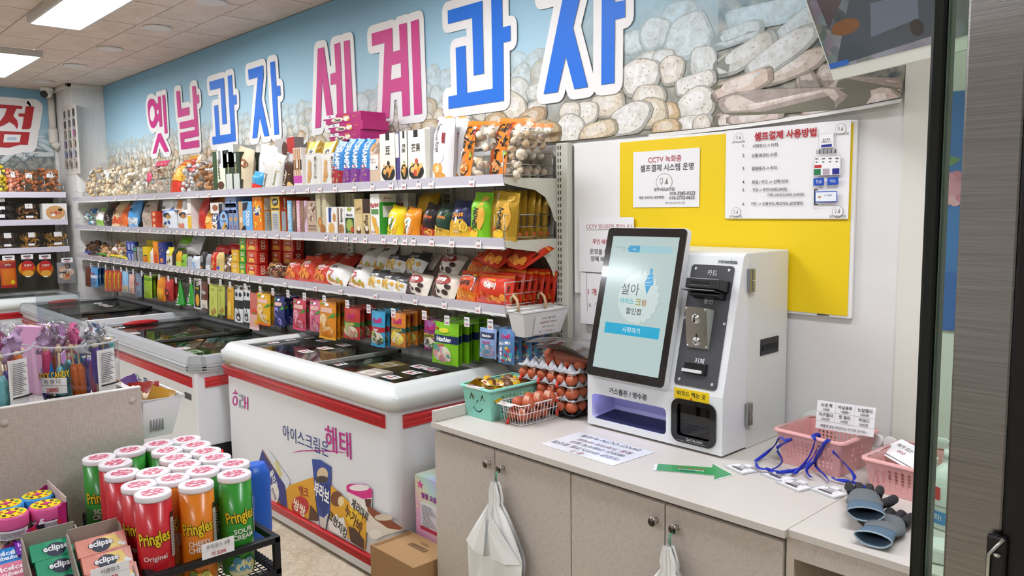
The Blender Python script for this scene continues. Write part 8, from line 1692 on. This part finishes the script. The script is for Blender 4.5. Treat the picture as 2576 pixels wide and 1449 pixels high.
for col, c2, px, py, nm in (('14966a', '2fb488', 143, 1378, 'green'), ('dd8a76', 'efd27a', 256, 1368, 'peach')):
    for k in range(4):
        o = gumpack(px+15*k, py+41*k, RZ+.140-.03*k, .098, .037, .020, col, eclipse(c2), '%s eclipse gum pack lined up in its open carton' % nm, '%s eclipse gum packs' % nm, .95)
        if k == 0: c = o.location.copy()
    t = thing('display_carton', 'open card carton holding the %s eclipse gum packs' % nm, 'carton', (c.x, c.y-.004, RZ+.0005)); b = B(); K = mat('9a8f84', .7)
    w = .0505; sd_ = [(-.045, 0), (.10, 0), (.10, .02), (.06, .07), (-.03, .160), (-.045, .165)]
    for y_ in (-w-.003, w): b.prism(sd_, lambda a, z, y: (a, y, z), y_, y_+.003, K)
    b.box(-.048, -w, 0, -.045, w, .172, K); b.box(-.045, -w, 0, .10, w, .003, K); b.obj('card_walls', t)
ic = lambda c, t: [('t', 'Ice', .45, .66, .3, t, .6, .0, .03), ('t', 'cube', .5, .34, .26, t, .7, 0, .03)]
for k in range(6): gumpack(62+22*k, 1374-7*k, RZ+.118, .034, .046, .10, '6a1f9a', ic(0, 'd8b8ec'), 'small purple gum pack in its row before the pink carton', 'small purple gum packs', .35)
for k in range(4): gumpack(2+25*k, 1402-6*k, RZ+.108, .036, .052, .09, '2f86d0', ic(0, 'e6f0f8'), 'small blue gum pack in the row below the purple ones', 'small blue gum packs', .35)
for k in range(3): gumpack(22+30*k, 1438-8*k, RZ+.094, .040, .056, .08, 'e0809a', ic(0, 'f8e8ec'), 'small pink gum pack in the row below the blue ones', 'small pink gum packs', .35)
# candy jars in a pink carton
def jar(px, py, rimc, label):
    p = on_z(px, py, RZ+.182); t = thing('candy_jar', label, 'jar', (p.x, p.y, RZ+.090)); R = .034
    b = B(); b.lathe([(R*.9, 0), (R, .008), (R, .06), (R*.93, .068), (R*.93, .078)], TUBPL, 28); b.obj('jar_body', t)
    b = B(); q = random.Random(px+50)
    for k in range(46):
        a, r = q.random()*6.28, (R-.010)*math.sqrt(q.random()) if k % 2 else R-.010
        b.blob((r*math.cos(a), r*math.sin(a), .010+.048*q.random()), .0075, .0075, .0045, mat(['e6a0a8', '8fd0c0', 'f0d8a0', 'e8e0e4', 'b8d88a'][k % 5], .5), (q.random()*3, q.random()*3, 0), 6, 4)
    tag(b.obj('candy_tablets', t), kind='stuff')
    b = B(); b.lathe([(R+.0005, .062), (R+.002, .066), (R+.002, .088), (R, .092), (0, .0925)], mat(rimc, .35), 30); ld = b.obj('lid', t)
    it = [('e', .5, .5, .47, .47, 'f0d41c')]
    for k in range(8): a = k*.785; it.append(('e', .5+.32*math.cos(a), .5+.32*math.sin(a), .09, .06, ['7a4a2c', 'c8642c', '4a9a4a', '3a2a24'][k % 4]))
    it += [('p', [(.36,.56),(.46,.56),(.46,.68),(.56,.66),(.56,.55),(.68,.52),(.64,.42),(.55,.44),(.52,.32),(.43,.35),(.45,.46),(.33,.48)], 'c82a7a')]
    b = B(); prints(b, lambda u, v, e: Vector(((u-.5)*2*R, (v-.5)*2*R, .0926+e)), 2*R, 2*R, it, .0003, tess=False); b.obj('lid_print', ld)
    b = B(); base = math.atan2(-p.y, -p.x); prints(b, lambda u, v, e: Vector(((R+.0005+e)*math.cos(base+(u-.5)*2.2), (R+.0005+e)*math.sin(base+(u-.5)*2.2), .042+.02*v)), .1, .02, [('r', 0, 0, 1, 1, 'e4e0e0')]+[('r', .2, .1+.15*k, .85, .18+.15*k, '8a868a') for k in range(5)]+[('r', .02+.02*k, .1, .03+.02*k, .8, '2a282a') for k in range(6)], .0006); b.obj('jar_label', t)
jar(94, 1245, '3f9ad8', 'candy jar with yellow lid and blue rim beside the panel'); jar(15, 1268, '4aa0dc', 'candy jar with yellow lid and blue rim partly out of view')
jar(116, 1268, 'e0609a', 'candy jar with yellow lid and pink rim at the carton corner'); jar(26, 1291, 'e0609a', 'candy jar with yellow lid and pink rim before the blue ones')
t = thing('jar_carton', 'magenta card carton with slanted side holding the candy jars', 'carton'); b = B(); PKC = mat('b8246e', .5)
xc = -2.018; yR, zT, zB = .466, .908, RZ+.0005
sl = [(yR-.24, zB), (yR, zB), (yR, zT), (yR-.006, zT), (yR-.128, .838), (yR-.24, .80)]
b.prism(sl, lambda a, c, x: (x, a, c), xc, xc-.002, PKC); b.prism(sl, lambda a, c, x: (x, a, c), xc-.165, xc-.167, PKC); b.box(xc-.165, yR-.002, zB, xc, yR, zT+.012, mat('c9b8bc', .6)); b.box(xc-.165, yR-.24, zB, xc-.002, yR-.002, RZ+.0885, PKC); b.obj('card_walls', t)
d = B(); prints(d, lambda u, v, e: Vector((xc+e+.0002, yR-.085+u*.08, .842+v*.045)), .08, .045, [('e', .5, .55, .26, .22, '1c1418'), ('p', [(.3,.62),(.7,.66),(.66,.92),(.36,.9)], 'efe9ec'), ('r', .47, .70, .53, .86, 'c8283a'), ('r', .42, .75, .58, .81, 'c8283a'), ('e', .16, .5, .07, .1, 'c8283a'), ('e', .84, .56, .07, .1, 'c8283a')], .0004, tess=False); d.obj('printed_design', t)
# ------------------------------------------------------------------ cartons between freezer and counter
CB = mat('b08a5e', .75, bump=.15, bscale=60)
t = carton('shipping_carton', 'brown shipping carton on the floor beside the white freezer', 'carton', .29, .195, .248, CB, [('r', .1, .08, .3, .2, '8a6a44'), ('t', 'snoooo', .75, .12, .08, '3a2c1c', .3)], None, (-2.465, 1.662, .0005), (0, 0, 0), None, [('r', .02, .04, .10, .96, '8f6c46'), ('p', [(.35,.55),(.72,.55),(.72,.68),(.35,.68)], '4a3826'), ('p', [(.36,.565),(.71,.565),(.71,.665),(.36,.665)], 'a98458')] + [('r', .37+.018*k, .58, .375+.018*k+.004*(k % 2), .65, '3a2c1c') for k in range(18)] + [('t', '1091407', .55, .77, .06, '5a4630', .3)])
carton('shipping_carton', 'brown shipping carton under the rainbow jelly box', 'carton', .26, .24, .238, CB, [('r', .1, .1, .3, .2, '8a6a44')], None, (-2.455, 1.866, .0005))
def _rb(nt, p, N):
    tc = N('TexCoord'); s = N('SeparateXYZ'); nt.links.new(tc.outputs['Generated'], s.inputs[0]); a = N('Math', operation='ADD'); nt.links.new(s.outputs['X'], a.inputs[0]); nt.links.new(s.outputs['Z'], a.inputs[1])
    mr = N('MapRange'); mr.inputs[2].default_value = 2; nt.links.new(a.outputs[0], mr.inputs[0]); r = ramp(nt, [(0, 'e39ac4'), (.25, 'ecb4d4'), (.45, 'e6dcb8'), (.6, 'b8dcd4'), (.75, 'b9bce6'), (1, 'e6b4d8')])
    nt.links.new(mr.outputs[0], r.inputs[0]); nt.links.new(r.outputs[0], p.inputs['Base Color']); p.inputs['Roughness'].default_value = .35
RB = nodes_mat('pastel_rainbow_print', _rb)
star = lambda u, v, r, c: ('p', [(u+(r if k % 2 == 0 else r*.45)*math.sin(k*PI/5)*1.2, v+(r if k % 2 == 0 else r*.45)*math.cos(k*PI/5)) for k in range(10)], c)
carton('jelly_box', 'pastel rainbow jelly box standing between freezer and counter', 'box', .255, .15, .255, RB, [('t', '별빛 요술봉젤리', .5, .70, .10, '8a2a8c', .86, 0, .04), star(.14, .86, .08, 'e05a9a'), ('r', .14, .14, .96, .6, 'e6e2ea')] + [('r', .18, .2+.028*k, .18+.4*(.5+.5*((k*13) % 7)/7), .212+.028*k, '8a8690') for k in range(13)] + [('r', .64, .26, .94, .56, '5a565e'), ('r', .66, .28, .92, .54, 'd9d6dc'), ('r', .14, .14, .6, .2, 'b82a4a')] + [('r', .66+.016*k, .145, .672+.016*k, .22, '2a262c') for k in range(16)] + [star(.08, .5, .03, 'f4e6b0'), star(.1, .3, .025, 'f4f0f4'), star(.7, .06, .04, 'f4ecf0')], [star(.5, .5, .1, 'f4ecc0')], (-2.455, 1.868, .2395), (0, 0, 0), None, [star(.3, .5, .2, 'e0b84a'), star(.3, .5, .14, 'efe2ee'), ('e', .78, .5, .14, .3, 'c83a5a')])
# ================================================================== shelves on the far side wall
LX0, LX1 = LEFT+.01, -8.62                   # back, front
LZ = [z_at(q, LX1, 1.8) for q in (496, 566, 636)]
ls = thing('side_shelving', 'cream metal shelving on the far side wall under the red letter', 'shelf')
LY1 = 2.17; LY0 = .4
for k, z in enumerate(LZ):
    B().box(LX0, LY0, z, LX1, LY1, z+.028, STEEL).obj('shelf_board', ls)
    B().box(LX1, LY0, z-.004, LX1+.006, LY1, z+.05, RAIL).obj('price_rail', ls)
    g = B()
    for hz in (.04, .09): g.tube([(LX0+.02, LY1-.012, z+.028+hz), (LX1-.01, LY1-.012, z+.028+hz)], .0025, WIRE, 6)
    g.tube([(LX1-.01, LY1-.012, z+.03), (LX1-.01, LY1-.012, z+.125)], .0025, WIRE, 6); g.obj('guard_rail', ls)
B().box(LX0-.006, LY0, .80, LX0, LY1+.02, 2.0, mat('6f6a60', .6)).obj('back_panel', ls)
for y in (LY1-.02, 1.2): bevel(B().box(LX0, y, .0, LX0+.03, y+.04, 2.0, CREAM).obj('upright', ls), .003)
def lspan(a, b_, top, z, x=None):
    x = x or LX1-.06; y0, y1 = y_at(a, x, z), y_at(b_, x, z); return y0, y1, z_at(top, x, (y0+y1)/2)-z
for k, (a, b_, top, cols, nm) in enumerate(((-20, 22, 410, ['e8d02c', 'f0dc4a', 'd8b81c'], 'yellow corn puffs'), (18, 55, 420, ['e08a6a', 'e8a080', 'd0704c'], 'coral pink puffs'), (48, 104, 425, ['b0683a', 'c47a48', '8f5028'], 'brown nut crackers, outer'), (100, 158, 420, ['b56c3c', 'c8804c', '94542c'], 'brown nut crackers nearest the column'))):
    y0, y1, h = lspan(a, b_, top, LZ[0]+.03); P = Pouch(y1-y0, h*1.1, .16, 'stand', .12, 80+k, .1)
    clear_bag('snack_bag', 'big clear bag of %s on the side shelf' % nm, 'snack bag', P, cols, 70, .019, (LX1-.11, (y0+y1)/2, LZ[0]+.031), (-.25, 0, PI/2), sticker=(.35, .5, .65, .72))
def food_tray(a, b_, z, cols, label, h=.06, lidh=.05, cnt=60, sz=.013, rough=1.0):
    y0, y1 = y_at(a, LX1-.06, z), y_at(b_, LX1-.06, z); w = y1-y0; t = thing('food_tray', label, 'food tray', (LX1-.12, (y0+y1)/2, z)); q = random.Random(int(a*7+z*99))
    b = B(); V = [(-.085, -w*.44, .0), (.085, -w*.44, .0), (.085, w*.44, .0), (-.085, w*.44, .0), (-.10, -w*.49, h), (.10, -w*.49, h), (.10, w*.49, h), (-.10, w*.49, h), (-.085, -w*.44, h+lidh), (.085, -w*.44, h+lidh), (.085, w*.44, h+lidh), (-.085, w*.44, h+lidh)]
    b.add(V, [(3,2,1,0), (0,1,5,4), (1,2,6,5), (2,3,7,6), (3,0,4,7), (4,5,9,8), (5,6,10,9), (6,7,11,10), (7,4,8,11), (8,9,10,11)], FILM); b.obj('clear_box', t)
    b = B()
    for k in range(cnt): b.blob((q.uniform(-.07, .08), q.uniform(-w*.4, w*.4), q.uniform(.01, h+lidh*.6)), sz*q.uniform(.7, 1.2)*rough, sz*.7, sz*.6, mat(q.choice(cols), .7), (q.random()*3, q.random()*3, q.random()*3), 6, 4)
    tag(b.obj('contents', t), kind='stuff')
    b = B(); b.add([(.088, -w*.15, h+.004), (.088, w*.18, h+.004), (.083, w*.18, h+lidh), (.083, -w*.15, h+lidh)], [(0, 1, 2, 3)], PAPER); b.obj('paper_label', t)
for k in range(3): food_tray(-40, 36, LZ[1]+.031+.075*k, ['2c1a24', '3a2430', '1f1218'], ['dark plum snack tray at the bottom of its stack', 'dark plum snack tray in the middle of its stack', 'dark plum snack tray at the top of its stack'][k], .035, .035, 40, .02)
food_tray(44, 102, LZ[1]+.031, ['a87444', 'c08c58', '8a5c34'], 'lower clear tray of brown crackers beside the white box', .03, .025, 40); food_tray(42, 100, LZ[1]+.09, ['a87444', 'c08c58', '8a5c34'], 'upper clear tray of brown crackers beside the white box')
y0, y1, h = lspan(107, 168, 512, LZ[1]+.03)
for k in range(3):
    carton('nurungji_box', 'white scorched rice box with round cracker picture, front one' if k == 0 else 'white scorched rice box filed behind the front one', 'box', y1-y0, .03, h, mat('e9e6e0', .5), [('e', .52, .48, .40, .40, 'cf9f68'), ('t', '누룽지', .52, .46, .2, 'b8262c', .7, 0, .02), ('e', .72, .64, .1, .07, '1c1814'), ('r', .35, .28, .5, .42, 'eeeae2')] if k == 0 else None, None, (LX1-.03-.04*k, (y0+y1)/2, LZ[1]+.0305), (0, 0, PI/2), None if k == 0 else 'scorched rice boxes behind')
for k, (a, b_, cols, nm, r) in enumerate(((-10, 46, ['7a5c48', '8f705a', '5f4534'], 'brown strips', 2.0), (54, 102, ['d09a4a', 'e0b060', 'b8823c'], 'yellow noodle snack', 3.0), (114, 174, ['d09a4a', 'e0b060', 'b8823c'], 'yellow noodle snack nearest the column', 3.0))):
    food_tray(a, b_, LZ[2]+.031, cols, 'lower clear tray of %s' % nm, .03, .025, 40, .008, r); food_tray(a, b_, LZ[2]+.09, cols, 'upper clear tray of %s' % nm, .05, .05, 70, .008, r)
# packs hanging on the far side wall
def lhang(a, b_, top, bot, label, kind, col, items):
    x = LX1-.02; y0, y1 = y_at(a, x, 1.05), y_at(b_, x, 1.05); ym = (y0+y1)/2; z1, z0 = z_at(top, x, ym), z_at(bot, x, ym); w, h = y1-y0, z1-z0
    if kind == 'round':
        t = thing('round_pack', label, 'snack pack', (x, ym, (z0+z1)/2)); b = B(); b.lathe([(w*.5, 0), (w*.5, .03), (w*.44, .05), (0, .052)], mat(col, .35), 30); b.obj('tray', t, None, (0, PI/2, 0))
        d = B(); prints(d, lambda u, v, e: Vector((.053+e, (u-.5)*w, (v-.5)*h)), w, h, items, .0006, tess=False); d.obj('printed_design', t)
    else:
        P = Pouch(w, h, .03, 'pillow', .06, hash_(label)); pouch_thing('hanging_pack', label, 'snack pack', P, foil(col), items, (x, ym, z0), (0, 0, PI/2))
    b = B(); b.box(0, -.05, 0, .002, .05, .045, PAPER); b.box(.002, -.03, .024, .0026, .03, .034, mat('2c2a2c', .5)); b.box(.002, -.02, .008, .0026, .02, .016, mat('b8343c', .5)); b.obj('price_tag', ls, (x+.055, ym, z1+.002))
    b = B(); b.tube([(LX0, ym, z1+.01), (x+.05, ym, z1+.01)], .003, HOOKW, 6); b.obj('display_hook', ls)
lhang(0, 40, 655, 724, 'orange jerky pouch with red hem on the side wall hook', 'pouch', 'c8541c', [('r', .1, .1, .9, .7, 'd8741c'), ('r', 0, .72, 1, .95, 'a82a2c'), ('r', 0, 0, 1, .1, 'b8302c'), ('e', .75, .2, .14, .08, 'f0d02c'), ('t', 'jerky', .5, .84, .1, 'f4e8d8', .7, 0, .03)])
for k, (a, b_) in enumerate(((45, 88), (90, 132))): lhang(a, b_, 652, 701, 'round red and orange dried snack pack %s' % ('beside the jerky pouch' if k == 0 else 'beside the grey pack'), 'round', 'd8861c', [('p', [(.1,.62),(.9,.62),(.82,.82),(.65,.94),(.35,.94),(.18,.82)], 'b8262c'), ('r', .12, .45, .88, .6, 'd8381c'), ('e', .5, .28, .32, .18, 'e0a23c'), ('r', .35, .1, .6, .16, 'efe8d8'), ('t', '오징어', .5, .7, .12, 'f4ecd8', .7, 0, .03)])
lhang(143, 188, 660, 712, 'grey snack pack with pictured shells near the column', 'pouch', '8d8d90', [('s', .5, .55, .4, .3, ['d9b8a0', 'e6ccb8', '3a3638', 'c89a7c'], 12, .6, 3), ('r', .35, .28, .65, .48, 'd8782c'), ('t', 'FUTAJA', .5, .6, .14, 'efe9ea', .7)])
